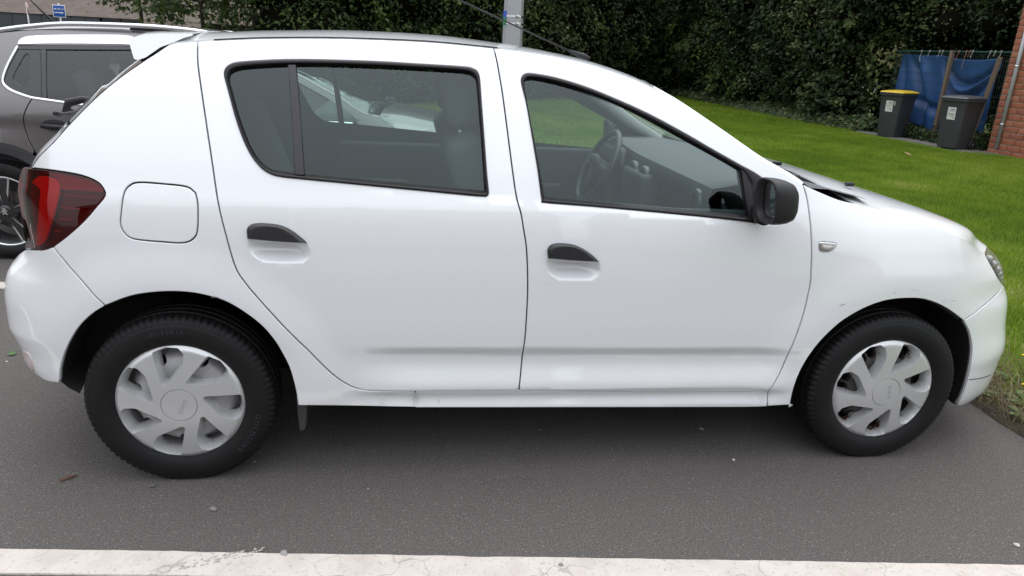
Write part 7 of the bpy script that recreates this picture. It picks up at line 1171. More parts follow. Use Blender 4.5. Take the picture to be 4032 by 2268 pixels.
G_=[patch(3.4,5.4,-1.2,5.5,9000,.050,.0022,.55,2),patch(5.4,8.2,-.2,10,5200,.050,.0030,.55,1,False),patch(3.4,5.4,5.5,12,3000,.055,.004,.55,1),patch(3.4,5.4,12,16.2,1700,.055,.006,.55,1),patch(3.4,4.1,16,22,800,.06,.010,.5,1),patch(8.2,12.2,1,16,3000,.050,.0045,.5,1,False,clear=cl),patch(5.4,8.2,10,18,1500,.055,.006,.5,1,False),patch(4,12.0,16,30,700,.06,.010,.5,1,False)]
V,F,t=merge([p for p in G_ if p[1].shape[0] and True] if False else [(p[0],p[1],p[2]) for p in G_]); fast_mesh('lawn_grass',V,F,M_GRASS,attr={'tone':t},label='short green lawn between the parking bays and the hedge',cat='grass',kind='stuff')
V,F,t=patch(-3,4.0,9.2,20,700,.06,.010,.5,1,False,zoff=.03); fast_mesh('lawn_grass',V,F,M_GRASS,attr={'tone':t},label='lawn beyond the parking bays, seen through the cabin glass',cat='grass',kind='stuff')
# dry thatch and weeds along the verge
n=17000; P=np.stack([RNG.uniform(3.36,4.3,n),RNG.uniform(-1.0,3.5,n),np.full(n,.03)],1); e=P[:,0]-EDGE(P[:,1]); P=P[(e>.0)&(RNG.uniform(0,1,n)<1-sstep(.2,.75,e))&in_view(P)]
V,F,t=blades(P,.085,.0020,1.7,RNG.uniform(0,1,len(P)),2); fast_mesh('dry_grass',V,F,M_DRY,attr={'tone':t},label='dry straw-coloured grass along the edge of the tarmac',cat='grass',kind='stuff')
# ivy creeping over the ground under the side hedge
n=9000; y=RNG.uniform(14.2,28,n); x=12.35-RNG.uniform(0,1,n)**1.5*np.interp(y,[14,16,20,28],[.55,.95,.8,.5]); P=np.stack([x,y,RNG.uniform(.04,.30,n)*np.clip((x-11.3)/.7,.25,1.2)],1)
V,F,t=leaf_mesh(P,np.tile((-.4,-.3,1.),(n,1)),.10,.85,tilt=.45,tone=np.clip(RNG.normal(.5,.25,n),0,1)); fast_mesh('ground_ivy',V,F,M_IVY,attr={'tone':t},label='low ivy creeping over the ground below the side hedge',cat='ivy',kind='stuff')
# ---------------------------------------------------------------- brick house at the right, one brick at a time near its corner
M_BRICK=[mat('brick_%d'%i,tuple(v*1.3 for v in c),.85,noise=[(9,.5,tuple(v*1.35 for v in c2)),(70,.35,(.10,.05,.04))],bump=(60,.5,.004)) for i,(c,c2) in enumerate((((.27,.085,.046),(.33,.12,.07)),((.31,.105,.058),(.24,.075,.045)),((.235,.068,.042),(.30,.11,.07)),((.34,.135,.08),(.28,.09,.05))))]
M_MORT=mat('mortar',(.56,.49,.40),.95,noise=(30,.4,(.44,.38,.31)),bump=(90,.5,.004))
house=empty('brick_house',(12.3,10.85,0),label='red brick house wall with a grey drainpipe beside the wire fence',cat='house')
mb=MB(); mb.box((3.0,-6.0,3.0),(5.98,12.0,6.0)); wall=mb.build('wall',M_MORT,house)
def brick_mesh(l,h,d):
    mb=MB(); mb.box((0,0,0),(d,l,h),.004); me=mb.build('brick',M_BRICK[0],None); r=me.data; bpy.data.objects.remove(me); return r
kinds=[[brick_mesh(l,.096,.03) for l in (.30,.142)] for _ in range(4)]
for i in range(4):
    for b in kinds[i]: b.materials[0]=M_BRICK[i]
for r in range(26):
    z=.02+r*.115+.05; y=-.006; k=0
    while y>-1.3:
        l=.30
        if k==0 and r%2: l=.142
        o=bpy.data.objects.new('brick',kinds[RNG.integers(4)][0 if l>.2 else 1]); COL.objects.link(o); o.parent=house
        o.location=(.004+rn(-.0015,.0015),y-l/2,z+rn(-.001,.001)); o.rotation_euler=(0,0,rn(-.006,.006)); y-=l+.019; k+=1
mb=MB(); mb.tube([(-.055,-.27,.16),(-.055,-.27,3.2)],.036,14); mb.build('drainpipe',mat('pipe_grey',(.42,.43,.45),.45,metal=.2),house)
for z in (.62,1.7,2.6):
    mb=MB(); mb.lathe([(.036,-.015),(.043,-.013),(.043,.013),(.036,.015)],14,(-.055,-.27,z),axis='z'); mb.box((-.03,-.27,z),(.04,.02,.02)); mb.build('pipe_clip',M_SILVER,house)
# ---- wire fence, posts and the sheet tied to it
M_WOOD=mat('weathered_wood',(.15,.105,.075),.9,noise=[(14,.6,(.085,.06,.045)),(50,.4,(.22,.17,.13))],bump=(50,.6,.004))
M_GREENP=mat('green_coating',(.010,.060,.045),.5,noise=(20,.3,(.03,.04,.03))); M_WIRE=mat('green_wire',(.012,.035,.028),.5)
fence=empty('wire_fence',(12.36,12.6,0),label='green wire mesh fence with wooden posts behind the bins',cat='fence')
mb=MB()
for i,y in enumerate(np.arange(-1.72,1.78,.062)): mb.tube([(0,y,.03),(0,y,1.93)],.0035,4)
for z in np.arange(.1,1.95,.20): mb.tube([(-.004,-1.75,z),(-.004,1.78,z)],.0035,4); mb.tube([(-.004,-1.75,z+.05),(-.004,1.78,z+.05)],.0022,4) if z<0 else None
mb.build('wire_mesh',M_WIRE,fence,kind='stuff')
mb=MB(); mb.box((0,0,1.955),(.04,3.6,.035),.004); mb.build('top_rail',M_GREENP,fence)
for y,m_,w_ in ((-.13,M_WOOD,.075),):
    mb=MB(); mb.box((-.045,y,.99),(w_,w_,1.98),.006); mb.build('post',m_,fence)
mb=MB(); mb.box((.05,-1.70,.97),(.05,.16,1.94),.005); mb.build('post',M_GREENP,fence)
M_TARP=mat('blue_sheet',(.014,.075,.25),.5,noise=[(3,.5,(.009,.045,.16)),(25,.25,(.05,.14,.33))],bump=(40,.2,.004))
rows=[]
for j,v in enumerate(np.linspace(0,1,46)):
    row=[]
    for u_ in np.linspace(0,1,70):
        y=1.66-3.02*u_; sag=.07*math.sin(math.pi*min(1,max(0,(u_-.46)/.54)))**.7 if u_>.46 else .02*math.sin(math.pi*u_/.46)
        zt=1.90-sag-.04*u_; zb=.34+.06*math.sin(u_*9)+.22*sstep(.3,1,u_)*.0; z=zt+(zb-zt)*v
        f1=math.sin(9*(u_*.9+v*.75)+1.2)*.5+math.sin(15*(u_-v*.5)+.5)*.25; f2=math.sin(7*v+6*abs(u_-.72))*.6
        g=lambda d,w_:math.exp(-(d/w_)**2)
        fold=.10*g(u_-(.10+.30*v**.75),.035+.03*v)+.07*g(u_-(.02+.14*v),.03)-.06*g(u_-(.20+.26*v**.6),.05)
        sw=((u_-.74)/.24)**2
        fold+=(.10*g(v-(.34-.26*sw),.045)+.12*g(v-(.56-.40*sw),.06)-.05*g(v-(.44-.30*sw),.05)) if u_>.47 else 0
        fold+=.09*g(v-.72-.25*(u_-.5),.06)*g(u_-.42,.25)
        row.append((.07+fold*min(1,v*5+.05)*1.2+.03*(f1*(.3+v))*min(1,v*4+.1),y,z))
    rows.append(row)
mb=MB(); mb.grid(np.array(rows),True,flip=True); tarp=mb.build('blue_sheet',M_TARP,None,loc=(12.36,12.6,0),label='crumpled blue plastic sheet tied along the wire fence',cat='tarpaulin'); tarp.modifiers.new('thickness','SOLIDIFY').thickness=.003
M_TIE=mat('white_string',(.62,.60,.56),.8); M_TIEP=mat('pink_string',(.50,.24,.18),.8)
for y,lg,m_ in ((.86,.20,M_TIE),(.60,.08,M_TIE),(.28,.10,M_TIE),(.18,.07,M_TIE),(-.30,.16,M_TIEP),(-.52,.34,M_TIEP),(-.62,.08,M_TIEP),(-.70,.10,M_TIE),(-1.18,.10,M_TIE),(-1.30,.06,M_TIE),(-1.45,.30,M_TIE)):
    mb=MB(); p=[(-.03,y,1.975),(-.045,y-.015,1.93),(-.04,y+.02,1.93-lg*.5),(-.045,y-.01+rn(-.05,.05),1.93-lg)]; mb.tube(catmull(p,5),.004,5); mb.tube([(-.04,y-.03,1.985),(-.05,y,1.965),(-.04,y+.03,1.95)],.006,5); o=mb.build('tie_string',m_,tarp,kind='stuff')
def plank(y0,y1,x0,x1,h,w_,m_,lab):
    mb=MB(); a=np.array((x0,y0,.02)); b=np.array((x1,y1,h)); d=b-a; L=np.linalg.norm(d); R=Vector(d).to_track_quat('Z','Y').to_matrix(); mb.box((0,0,L/2),(.028,w_,L),.004)
    o=mb.build('plank',m_,None,loc=tuple(a),label=lab,cat='plank'); o.rotation_euler=R.to_euler(); return o
M_RUST=mat('rusty_steel',(.13,.055,.032),.85,noise=(20,.6,(.20,.10,.06)),bump=(60,.6,.004))
plank(11.16,11.06,12.10,12.26,1.86,.085,M_WOOD,'weathered wooden board leaning on the fence end by the house')
plank(11.27,11.10,12.02,12.22,1.10,.06,M_RUST,'rusty brown bar leaning in front of the wooden board')
# paving strip and rubble under the fence
mb=MB(); mb.box((12.15,12.4,.045),(.9,4.2,.035),.008); mb.build('paving',mat('old_concrete',(.16,.15,.135),.9,noise=(8,.5,(.09,.085,.075)),bump=(40,.5,.006)),kind='structure')
n=2600; P=np.stack([RNG.uniform(12.0,12.75,n),RNG.uniform(10.9,14.6,n),RNG.uniform(.05,.34,n)],1); V,F,t=leaf_mesh(P,np.tile((-.5,-.4,.8),(n,1)),.07,.7,tone=np.clip(RNG.normal(.35,.25,n),0,1)); fast_mesh('ground_ivy',V,F,M_IVY,attr={'tone':t},label='low weeds growing along the foot of the wire fence',cat='weeds',kind='stuff')
# ---- wheelie bins
M_BIN=mat('bin_grey',(.045,.046,.053),.55,noise=(30,.2,(.075,.075,.08)),bump=(200,.15,.002)); M_STK=mat('sticker_white',(.68,.68,.66),.5); M_PRT=mat('print_grey',(.22,.22,.24),.6)
def rrect(a,b,r,n=5):
    out=[]
    for cx,cy,s0 in ((a-r,b-r,0),(-a+r,b-r,90),(-a+r,-b+r,180),(a-r,-b+r,270)):
        out+=[(cx+r*math.cos(RAD(s0+90*k/n)),cy+r*math.sin(RAD(s0+90*k/n))) for k in range(n+1)]
    return np.array(out)
def bin_(loc,rz,lidcol,label,bar):
    root=empty('wheelie_bin',loc,rz,label=label,cat='bin',group='wheelie bins by the fence')
    mb=MB(); secs=[(.205,.215,.02),(.212,.225,.05),(.245,.255,.60),(.262,.272,.90),(.270,.282,.93),(.290,.300,.935),(.292,.302,.985),(.275,.285,.99)]
    A=np.array([np.c_[rrect(a,b,.05),np.full(24,z)] for a,b,z in secs]); A=np.concatenate([A,A[:,:1]],1); mb.grid(A,True,flip=True); mb.add([tuple(v) for v in A[0,:-1]],[tuple(range(24))[::-1]]); mb.build('body',M_BIN,root,sharp=40)
    mb=MB(); secs=[(.300,.305,.992,0),(.302,.308,1.008,0),(.285,.292,1.030,.0),(.20,.21,1.050,.0),(.02,.02,1.056,0)]
    A=np.array([np.c_[rrect(a,b,min(.06,a*.45)),np.full(24,z)] for a,b,z,_ in secs]); A[:,:,2]-=.035*(A[:,:,0]<-.1)*(A[:,:,2]>1.0)*.4; A=np.concatenate([A,A[:,:1]],1); mb.grid(A,True,flip=True); lid=mb.build('lid',mat('lid_'+lidcol[0],lidcol[1],.42,noise=(20,.2,tuple(c*.7 for c in lidcol[1]))),root,sharp=45)
    mb=MB(); mb.tube([(.30,-.24,.96),(.345,-.22,.99),(.345,.22,.99),(.30,.24,.96)],.014,8); mb.build('handle',M_BIN,root)
    for s_ in (-1,1):
        mb=MB(); mb.lathe([(0,-.022),(.04,-.026),(.085,-.024),(.10,-.015),(.10,.015),(.085,.024),(0,.022)],28,(.20,s_*.262,.10)); w_=mb.build('wheel',mat('bin_tyre',(.012,.012,.013),.6),root)
        mb=MB(); mb.lathe([(0,-.029),(.03,-.028),(.032,-.02)],16,(.20,s_*.262,.10)); mb.build('hub',mat('hub_grey',(.10,.10,.11),.4),w_)
    # front face is -x; sticker lies on it
    fx=lambda z:-(.212+(z-.05)/.85*.05)-.003
    def patch_(y0,y1,z0,z1,m_,par,nm,o=0): 
        mb=MB(); mb.add([(fx(z0)-o,y0,z0),(fx(z0)-o,y1,z0),(fx(z1)-o,y1,z1),(fx(z1)-o,y0,z1)],[(0,3,2,1)]); return mb.build(nm,m_,par)
    st=patch_(-.085,.095,.575,.815,M_STK,root,'sticker')
    patch_(-.06,.03,.765,.785,M_PRT,st,'print',.0015); patch_(-.07,.08,.70 if bar[1] else .675,.712 if bar[1] else .69,mat('print_'+bar[0],bar[2],.5),st,'print',.0015)
    for k in range(4): patch_(-.06+.033*k,-.04+.033*k,.735,.750,M_PRT,st,'print',.0015)
    patch_(-.06,.07,.655,.660,M_PRT,st,'print',.0015); patch_(-.06,.02,.64,.645,M_PRT,st,'print',.0015); patch_(-.06,-.02,.612,.628,M_PRT,st,'print',.0015)
    if lidcol[0]=='yellow':
        mb=MB(); q=[(-.135,.72),(-.120,.72),(-.118,.775),(-.108,.775),(-.125,.815),(-.138,.80)]; mb.prism(q,.002,lambda a,b,c:(fx(b)-.001-c,a,b)); mb.build('white_mark',M_STK,root)
    return root
bin_((11.86,13.28,.042),RAD(19),('yellow',(.60,.42,.02)),'grey wheelie bin with a yellow lid and white sticker',('orange',True,(.55,.33,.12)))
bin_((11.82,11.22,.055),RAD(14),('grey',(.075,.070,.082)),'grey wheelie bin with a grey lid in front of the blue sheet',('green',False,(.14,.22,.20)))
# ---- galvanised lamp post
post=empty('lamp_post',(1.835,5.5,0),RAD(18),label='galvanised steel lamp post behind the two parked cars',cat='lamp post')
M_GALV=mat('galvanised',(.42,.43,.45),.42,metal=.55,noise=[(22,.5,(.55,.56,.58)),(60,.3,(.33,.34,.36))])
oct_=lambda r:[(r*math.cos(RAD(22.5+45*k)),r*math.sin(RAD(22.5+45*k))) for k in range(8)]
mb=MB(); lo=oct_(.112); hi=oct_(.062); mb.add([(a,b,0) for a,b in lo]+[(a,b,8) for a,b in hi],[(i,(i+1)%8,8+(i+1)%8,8+i) for i in range(8)]); mb.build('shaft',M_GALV,post)
for z in (1.815,1.745):
    r=.113-.05*z/8; mb=MB(); A=np.array([[(*p,zz) for p in oct_(rr)+oct_(rr)[:1]] for rr,zz in ((r,z-.008),(r+.002,z-.007),(r+.002,z+.007),(r,z+.008))]); mb.grid(A,False,flip=True); mb.box((0,-r*1.0,z),(.03,.014,.022),.002); mb.build('steel_band',M_CHROME,post)
for z,c in ((1.825,('tape_blue',(.03,.10,.55))),(1.765,('tape_green',(.02,.22,.10)))):
    r=.1145-.05*z/8; a=RAD(180+22.5+5); mb=MB(); p=oct_(r+.0015); A=np.array([[(*q,zz) for q in p[3:5]] for zz in (z-.038,z+.038)]); mb.grid(A,False,flip=True); mb.build('tape',mat(*c,.5),post)
mb=MB(); mb.tube([(0,0,7.95),(.3,0,8.3),(1.0,0,8.4)],[.05,.04,.035],10); mb.box((1.2,0,8.4),(.5,.22,.08),.03); mb.build('lamp_head',M_GALV,post)
# ---- beige brick building far behind the crossover
M_BEIGE=bpy.data.materials.new('beige_brick'); M_BEIGE.use_nodes=True
def _bb():
    n=M_BEIGE.node_tree.nodes; l=M_BEIGE.node_tree.links; b=n['Principled BSDF']; b.inputs['Roughness'].default_value=.9
    tc=n.new('ShaderNodeTexCoord'); mp=n.new('ShaderNodeMapping'); mp.inputs['Rotation'].default_value=(RAD(90),0,0); l.new(tc.outputs['Object'],mp.inputs[0])
    br=n.new('ShaderNodeTexBrick'); br.inputs['Color1'].default_value=(.40,.325,.285,1); br.inputs['Color2'].default_value=(.32,.26,.23,1); br.inputs['Mortar'].default_value=(.27,.225,.20,1); br.inputs['Scale'].default_value=1
    br.inputs['Mortar Size'].default_value=.008; br.inputs['Brick Width'].default_value=.30; br.inputs['Row Height'].default_value=.085; l.new(mp.outputs[0],br.inputs[0]); l.new(br.outputs[0],b.inputs['Base Color'])
_bb()
bd=empty('beige_building',(-14,34.5,0),RAD(-3),label='long beige brick building with a dark ground floor behind the maples',cat='building')
mb=MB(); mb.box((0,2,6.0),(40,4,8.05)); mb.build('upper_wall',M_BEIGE,bd)
M_CLADD=mat('dark_cladding',(.028,.036,.042),.45,noise=(3,.4,(.045,.055,.06)))
for i in range(26):
    x=-14.6+i*.62; mb=MB(); mb.box((x,.12,.98),(.60,.06,1.96),.006); mb.build('cladding_panel',M_CLADD,bd)
for x0,x1 in ((.95,3.1),(5.6,9.5)):
    mb=MB(); mb.box(((x0+x1)/2,.25,.98),(x1-x0,.06,1.95)); o=mb.build('window',mat('dark_pane',(.012,.014,.016),.08),bd)
    for x in (x0,(x0+x1)/2,x1): mb=MB(); mb.box((x,.2,.98),(.06,.08,1.95)); mb.build('window_frame',M_CLADD,o)
for x0,x1 in ((3.1,5.6),(9.5,20)):
    mb=MB(); mb.box(((x0+x1)/2,.2,.98),(x1-x0,.35,1.965)); mb.build('ground_floor_wall',M_BEIGE,bd)
mb=MB(); mb.tube([(-5.2,-.02,2.0),(-5.9,-.02,3.4),(-7.0,-.02,6)],.03,6); mb.build('wall_cable',M_CLADD,bd)
# ---- signs
sg=empty('road_sign',(-11.75,28,0),label='square blue sign with a bicycle and white arrows on a pole',cat='sign')
mb=MB(); mb.tube([(0,.03,0),(0,.03,2.3)],.03,10); mb.build('pole',M_GALV,sg)
mb=MB(); mb.box((0,0,2.02),(.43,.012,.43),.004); pl=mb.build('plate',mat('sign_white',(.80,.80,.80),.4),sg)
mb=MB(); mb.box((0,-.008,2.02),(.385,.006,.385),.002); mb.build('blue_field',mat('sign_blue',(.012,.085,.36),.4),pl)
MSW=mat('sign_white',(.8,.8,.8),.4)
def flat(P,nm): mb=MB(); mb.prism(P,.002,lambda a,b,c:(a,-.0135-.001*0+c*-1,2.02+b)); mb.build(nm,MSW,pl)
flat([(-.16,-.065),(.09,-.065),(.09,-.085),(.155,-.05),(.09,-.015),(.09,-.035),(-.16,-.035)],'arrow')
flat([(-.165,.075),(-.11,.105),(-.11,.088),(-.08,.088),(-.08,.062),(-.11,.062),(-.11,.045)],'arrow'); flat([(.10,.062),(.16,.062),(.16,.088),(.10,.088)],'arrow')
for dx in (-.035,.045):
    mb=MB(); mb.tube([(dx+.028*math.cos(t),-.0145,2.02+.068+.028*math.sin(t)) for t in np.linspace(0,6.283,17)[:-1]],.0045,5,closed=True); mb.build('bicycle_wheel',MSW,pl)
mb=MB()
mb.tube([(-.035,-.0145,2.088),(-.012,-.0145,2.12),(.035,-.0145,2.12),(.008,-.0145,2.085),(-.035,-.0145,2.088)],.004,5); mb.tube([(.045,-.0145,2.088),(.03,-.0145,2.135),(.045,-.0145,2.14)],.004,5); mb.build('bicycle_frame',MSW,pl,kind='stuff')
s2=empty('road_sign',(-12.62,27.6,0),RAD(109),label='round road sign seen nearly edge-on beside the blue cycle sign',cat='sign')
mb=MB(); mb.tube([(0,.03,0),(0,.03,2.25)],.028,10); mb.build('pole',M_GALV,s2)
mb=MB(); mb.lathe([(0,-.008),(.20,-.008),(.215,0),(.20,.008),(0,.008)],32,(0,0,2.06)); mb.build('disc',mat('sign_red',(.50,.06,.06),.4),s2)
mb=MB(); mb.lathe([(0,-.012),(.15,-.012),(.15,-.006)],32,(0,0,2.06)); mb.build('disc_centre',MSW,s2)
# ---- litter on the ground
M_LEAFB=mat('dead_leaf',(.30,.16,.085),.8,noise=(40,.5,(.42,.27,.17)))
def leaf_thing(name,loc,size,m_,lab,cat,rz=0,tilt=.3):
    pts=[(0,-.5),(.18,-.28),(.48,-.30),(.30,-.05),(.50,.18),(.20,.20),(0,.55),(-.20,.20),(-.50,.18),(-.30,-.05),(-.48,-.30),(-.18,-.28)]
    V=[(a*size,b*size,.25*size*(a*a+b*b)+.004) for a,b in pts]+[(0,0,.004)]; F=[(12,i,(i+1)%12) for i in range(12)]
    o=mesh_obj(name,V,F,m_,None,loc=loc,label=lab,cat=cat); o.rotation_euler=(tilt,0,rz); return o
leaf_thing('dead_leaf',(9.69,9.68,.09),.15,M_LEAFB,'brown dead leaf lying on the lawn','leaf',.6,.35)
# ---------------------------------------------------------------- unseen houses, added only to give paint and glass something to reflect
M_RED=mat('terrace_brick',(.17,.085,.060),.9,noise=(2,.4,(.22,.12,.09))); M_ROOF=mat('slate_roof',(.055,.052,.055),.8); M_FRM=mat('white_frame',(.7,.7,.68),.5); M_DKP=mat('dark_pane',(.012,.014,.016),.08)
def reflection_house(loc,rz,w,h,nwin,lab):
    r=empty('added_reflection_house',loc,rz,label=lab,cat='house'); mb=MB(); mb.box((0,3,h/2),(w,6,h)); mb.build('wall',M_RED,r)
    mb=MB(); mb.add([(-w/2-.3,-.4,h),(w/2+.3,-.4,h),(w/2+.3,6.4,h),(-w/2-.3,6.4,h),(-w/2-.3,3,h+2.4),(w/2+.3,3,h+2.4)],[(0,1,5,4),(2,3,4,5),(0,4,3),(1,2,5),(0,3,2,1)]); ro=mb.build('roof',M_ROOF,r)
    mb=MB(); mb.box((w*.3,3,h+2.5),(.8,.8,1.6)); mb.build('chimney',M_RED,ro)
    for i in range(nwin):
        x=-w/2+(i+.5)*w/nwin
        for z in (1.5,4.1):
            if z<2 and i==1: continue
            mb=MB(); mb.box((x,-.03,z),(1.2,.08,1.35)); f=mb.build('window',M_FRM,r); mb=MB(); mb.box((x,-.075,z),(1.05,.02,1.2)); mb.build('pane',M_DKP,f)
    x=-w/2+1.5*w/nwin; mb=MB(); mb.box((x,-.04,1.05),(.95,.08,2.1)); d=mb.build('door',mat('door_green',(.03,.07,.05),.5),r); mb=MB(); mb.box((x+.36,-.1,1.05),(.04,.04,.14)); mb.build('handle',M_CHROME,d)
reflection_house((-9,-19,0),math.pi,9,5.2,3,'unseen red brick house with a slate roof, added for reflections')
reflection_house((1.2,-20.5,0),math.pi,9.5,5.8,4,'unseen taller brick house in the middle of the row added for reflections')
reflection_house((12.5,-18.5,0),math.pi,9,5.0,3,'unseen low brick house at the end of the row added for reflections')
reflection_house((-21,2,0),math.pi/2+math.pi,14,6.0,5,'unseen long brick house behind the parked cars, added for reflections')
# ---------------------------------------------------------------- small things on the car, the tarmac and the verge
M_SCR=mat('scratch_dark',(.16,.16,.16),.7); M_SCUF=mat('scuff_grey',(.45,.44,.42),.8)
for (a,b,w,m_,nm) in (((3.6214,.6598),(3.6507,.6706),.0016,M_SCR,'scratch'),((3.8289,.7098),(3.8488,.7123),.001,M_SCUF,'scratch'),((3.8975,.7181),(3.9421,.719),.0008,M_SCUF,'scratch'),((4.0535,.6721),(4.0723,.6727),.001,M_SCUF,'scratch'),((4.0944,.6756),(4.1241,.6698),.001,M_SCUF,'scratch'),((1.4489,.6943),(1.4742,.6911),.001,M_SCR,'scratch'),((1.4527,.6885),(1.4838,.6906),.001,M_SCR,'scratch'),((2.1789,.3025),(2.1854,.2791),.0012,M_SCUF,'scratch')):
    a,b=np.array(a),np.array(b); t=np.linspace(0,1,9); n_=np.array((-(b-a)[1],(b-a)[0])); n_/=np.linalg.norm(n_); C=a+(b-a)*t[:,None]+n_*(RNG.normal(0,.0006,9))[:,None]; ww=(w*np.sin(np.pi*np.clip(t,.05,.95))*RNG.uniform(.6,1.2,9))[:,None]
    A=np.stack([FL.pt(*(C-n_*ww).T,deep=-.0008),FL.pt(*(C+n_*ww).T,deep=-.0008)]); mb=MB(); mb.grid(A,False); mb.build(nm,m_,car)
# paint chips and dirt spots on the flank
for k in range(16):
    s_,z_=rn(.95,4.2),float(RNG.choice([rn(.28,.5),rn(.5,1.0)],p=[.7,.3])); p=FL.pt(s_,z_)
    if np.hypot(p[0],p[2]-.3)<.43 or np.hypot(p[0]-2.57,p[2]-.3)<.43: continue
    r=rn(.0006,.0013); q=FL.pt(s_+r*np.cos(np.linspace(0,6.28,7)[:-1]),z_+r*1.4*np.sin(np.linspace(0,6.28,7)[:-1]),deep=-.0007); mesh_obj('dirt_spot',q,[(0,1,2,3,4,5)],M_SCUF if k%3 else M_SCR,car)
# arrow marks of the jacking points
for s0,z0 in ((1.985,.292),(3.405,.268)):
    P=[(s0-.010,z0+.010),(s0+.010,z0+.010),(s0,z0-.010)]
    for i in range(3):
        a,b=np.array(P[i]),np.array(P[(i+1)%3]); n_=np.array((-(b-a)[1],(b-a)[0])); n_/=np.linalg.norm(n_); A=np.stack([FL.pt(*np.array([a-n_*.0008,b-n_*.0008]).T,deep=-.0008),FL.pt(*np.array([a+n_*.0008,b+n_*.0008]).T,deep=-.0008)]); mb=MB(); mb.grid(A,False); mb.build('jacking_mark',mat('faint_mark',(.60,.60,.60),.6),car)
# etched glass stamps
# tread prints across the painted line
mb=MB(); M_MARK=mat('tyre_dirt',(.38,.33,.29),.9)
for r in range(3):
    for i in range(26):
        t=i/25; c=np.array((.03+.27*t+.014*r,-.452+.068*t+.016*r))+RNG.normal(0,.0015,2)
        if RNG.uniform()<.25: continue
        d=np.array((.0045,.0028))*RNG.uniform(.5,1.3); e=np.array((-.0016,.0036))*RNG.uniform(.5,1.3); mb.add([(*(c-d-e),.0055),(*(c+d-e),.0055),(*(c+d+e),.0055),(*(c-d+e),.0055)],[(0,1,2,3)])
mb.build('tyre_print',M_MARK,None,kind='stuff',label='brown tread print of a tyre across the white painted line',cat='tyre print')
def pebble(loc,r,col,lab,name='pebble',flatn=.5,cat='pebble'):
    iv,if_=ico(); V=iv*np.array((r,r*rn(.6,.9),r*flatn))*(1+.18*np.sin(iv[:,:1]*4+rn(0,6))); o=mesh_obj(name,V,if_,mat('stone_%d'%int(col[0]*100),col,.8),None,smooth=True,loc=(loc[0],loc[1],r*flatn*.8),label=lab,cat=cat,group='pebbles on the tarmac' if name=='pebble' else None); o.rotation_euler=(0,0,rn(0,6)); return o
for (x,y,r,c) in ((.126,-.145,.012,(.20,.19,.18)),(.386,-.386,.013,(.30,.28,.27)),(-.106,.002,.011,(.10,.10,.10)),(.20,.14,.008,(.16,.155,.15)),(1.989,.294,.010,(.26,.25,.24)),(1.3,.32,.006,(.22,.21,.20)),(.62,-.06,.006,(.25,.24,.23))):
    pebble((x,y),r,c,'small grey pebble lying on the tarmac beside the white hatchback')
pebble((2.765,-.522),.012,(.5,.46,.41),'pale cream fragment lying on the tarmac by the painted line','stone_chip',.4,'stone')
pebble((2.023,.049),.007,(.70,.66,.60),'tiny white chip on the tarmac beside the front wheel','stone_chip',.5,'stone')
pebble((-1.069,1.069),.008,(.5,.47,.44),'pale scrap on the tarmac behind the rear bumper','stone_chip',.2,'stone')
o=pebble((1.216,-.503),.009,(.22,.05,.04),'dark red spot stuck to the white painted line','berry',.3,'berry'); o.location.z=.0072
leaf_thing('fallen_leaf',(-1.084,1.147,.004),.04,mat('green_leaf',(.06,.13,.025),.6),'small green leaf on the tarmac behind the rear bumper','leaf',.4,.2)
for k,(p,q) in enumerate((((-.425,.058,.004),(-.378,.083,.004)),((-.42,.05,.004),(-.385,.071,.004)))):
    mb=MB(); mb.tube([p,((p[0]+q[0])/2,(p[1]+q[1])/2+.004,.006),q],.0028,5); mb.build('twig',mat('twig_brown',(.13,.065,.045),.8),None,label='thin brown twig on the tarmac beside the rear wheel',cat='twig',group='twigs by the rear wheel')
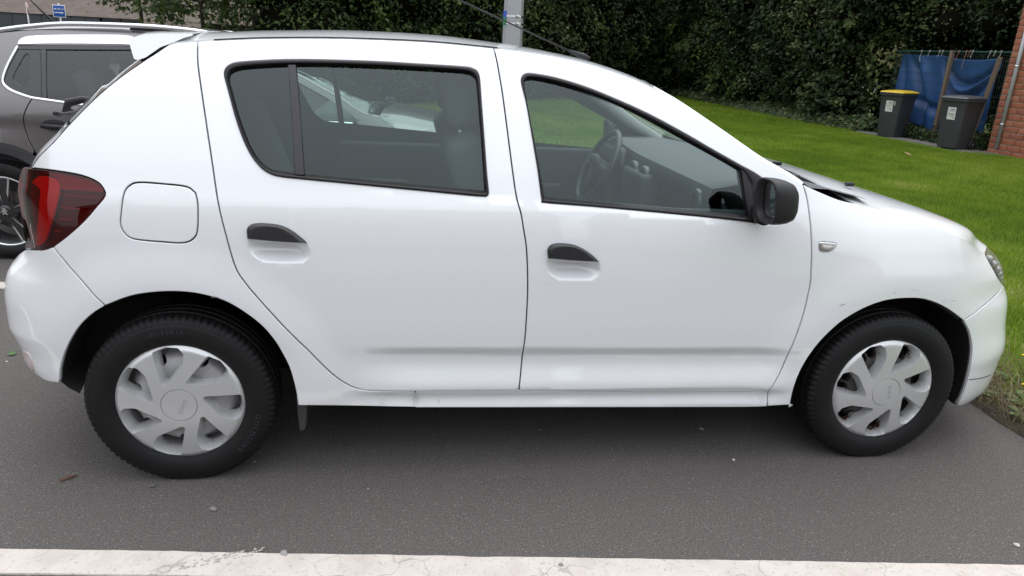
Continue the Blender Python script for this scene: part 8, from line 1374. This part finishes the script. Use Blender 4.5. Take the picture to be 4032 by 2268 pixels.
# weeds on the verge
def weed(x,y,n,size,lab,flower=None,m_=None):
    root=empty('weed',(x,y,.03),label=lab,cat='weed'); 
    for i in range(n):
        a=6.283*i/n+rn(-.3,.3); L=size*rn(.7,1.2); d=np.array((math.cos(a),math.sin(a),0)); s_=np.array((-math.sin(a),math.cos(a),0)); pts=[]
        for t,w_ in ((0,.04),(.3,.10),(.6,.16),(.85,.11),(1,.0)): c=d*L*t*(1-.15*t)+np.array((0,0,L*(.55*t-.35*t*t)+.004)); pts.append((c-s_*L*w_,c+s_*L*w_))
        A=np.array(pts).transpose(1,0,2); A[:,:,2]+=np.array([[.0],[.0]]); mb=MB(); mb.grid(np.stack([A[0],(A[0]+A[1])/2-np.array((0,0,.10*size*.3)),A[1]]),True); mb.build('leaf',m_ or mat('weed_leaf',(.065,.13,.026),.5,noise=(40,.4,(.10,.17,.04))),root)
    if flower:
        for (fx,fy,fz,r) in flower:
            mb=MB(); mb.tube([(0,0,.0),(fx*.5,fy*.5,fz*.65),(fx,fy,fz)],.0022,5); mb.build('stem',mat('stem_green',(.10,.16,.04),.6),root)
            mb=MB()
            for rr,nn,zz in ((r,14,0),(r*.65,11,.003)):
                for i in range(nn):
                    a=6.283*i/nn+zz*200; d=np.array((math.cos(a),math.sin(a),.25)); s_=np.array((-math.sin(a),math.cos(a),0))*r*.16; c=np.array((fx,fy,fz+zz)); mb.add([c-s_*.5,c+s_*.5,c+d*rr+s_,c+d*rr-s_],[(0,1,2,3)])
            mb.lathe([(0,.002),(r*.25,0),(0,-.006)],8,(fx,fy,fz),axis='z'); mb.build('flower_head',mat('dandelion_yellow',(.75,.48,.01),.6),root)
    return root
weed(3.50,.26,8,.10,'yellow-flowered weed at the corner of the verge',[(.0,-.01,.06,.016),(.05,.10,.12,.010)])
weed(3.47,.52,9,.09,'low leafy weed under the front bumper of the hatchback')
weed(3.62,.38,9,.13,'leafy green dandelion rosette beside the yellow flower')
weed(3.55,.75,8,.11,'broad-leaved weed on the bare earth of the verge',m_=mat('weed_dark',(.035,.075,.022),.5))
weed(3.78,.62,8,.12,'weed with a small yellow flower between the dry grass',[(.02,.02,.14,.011)])
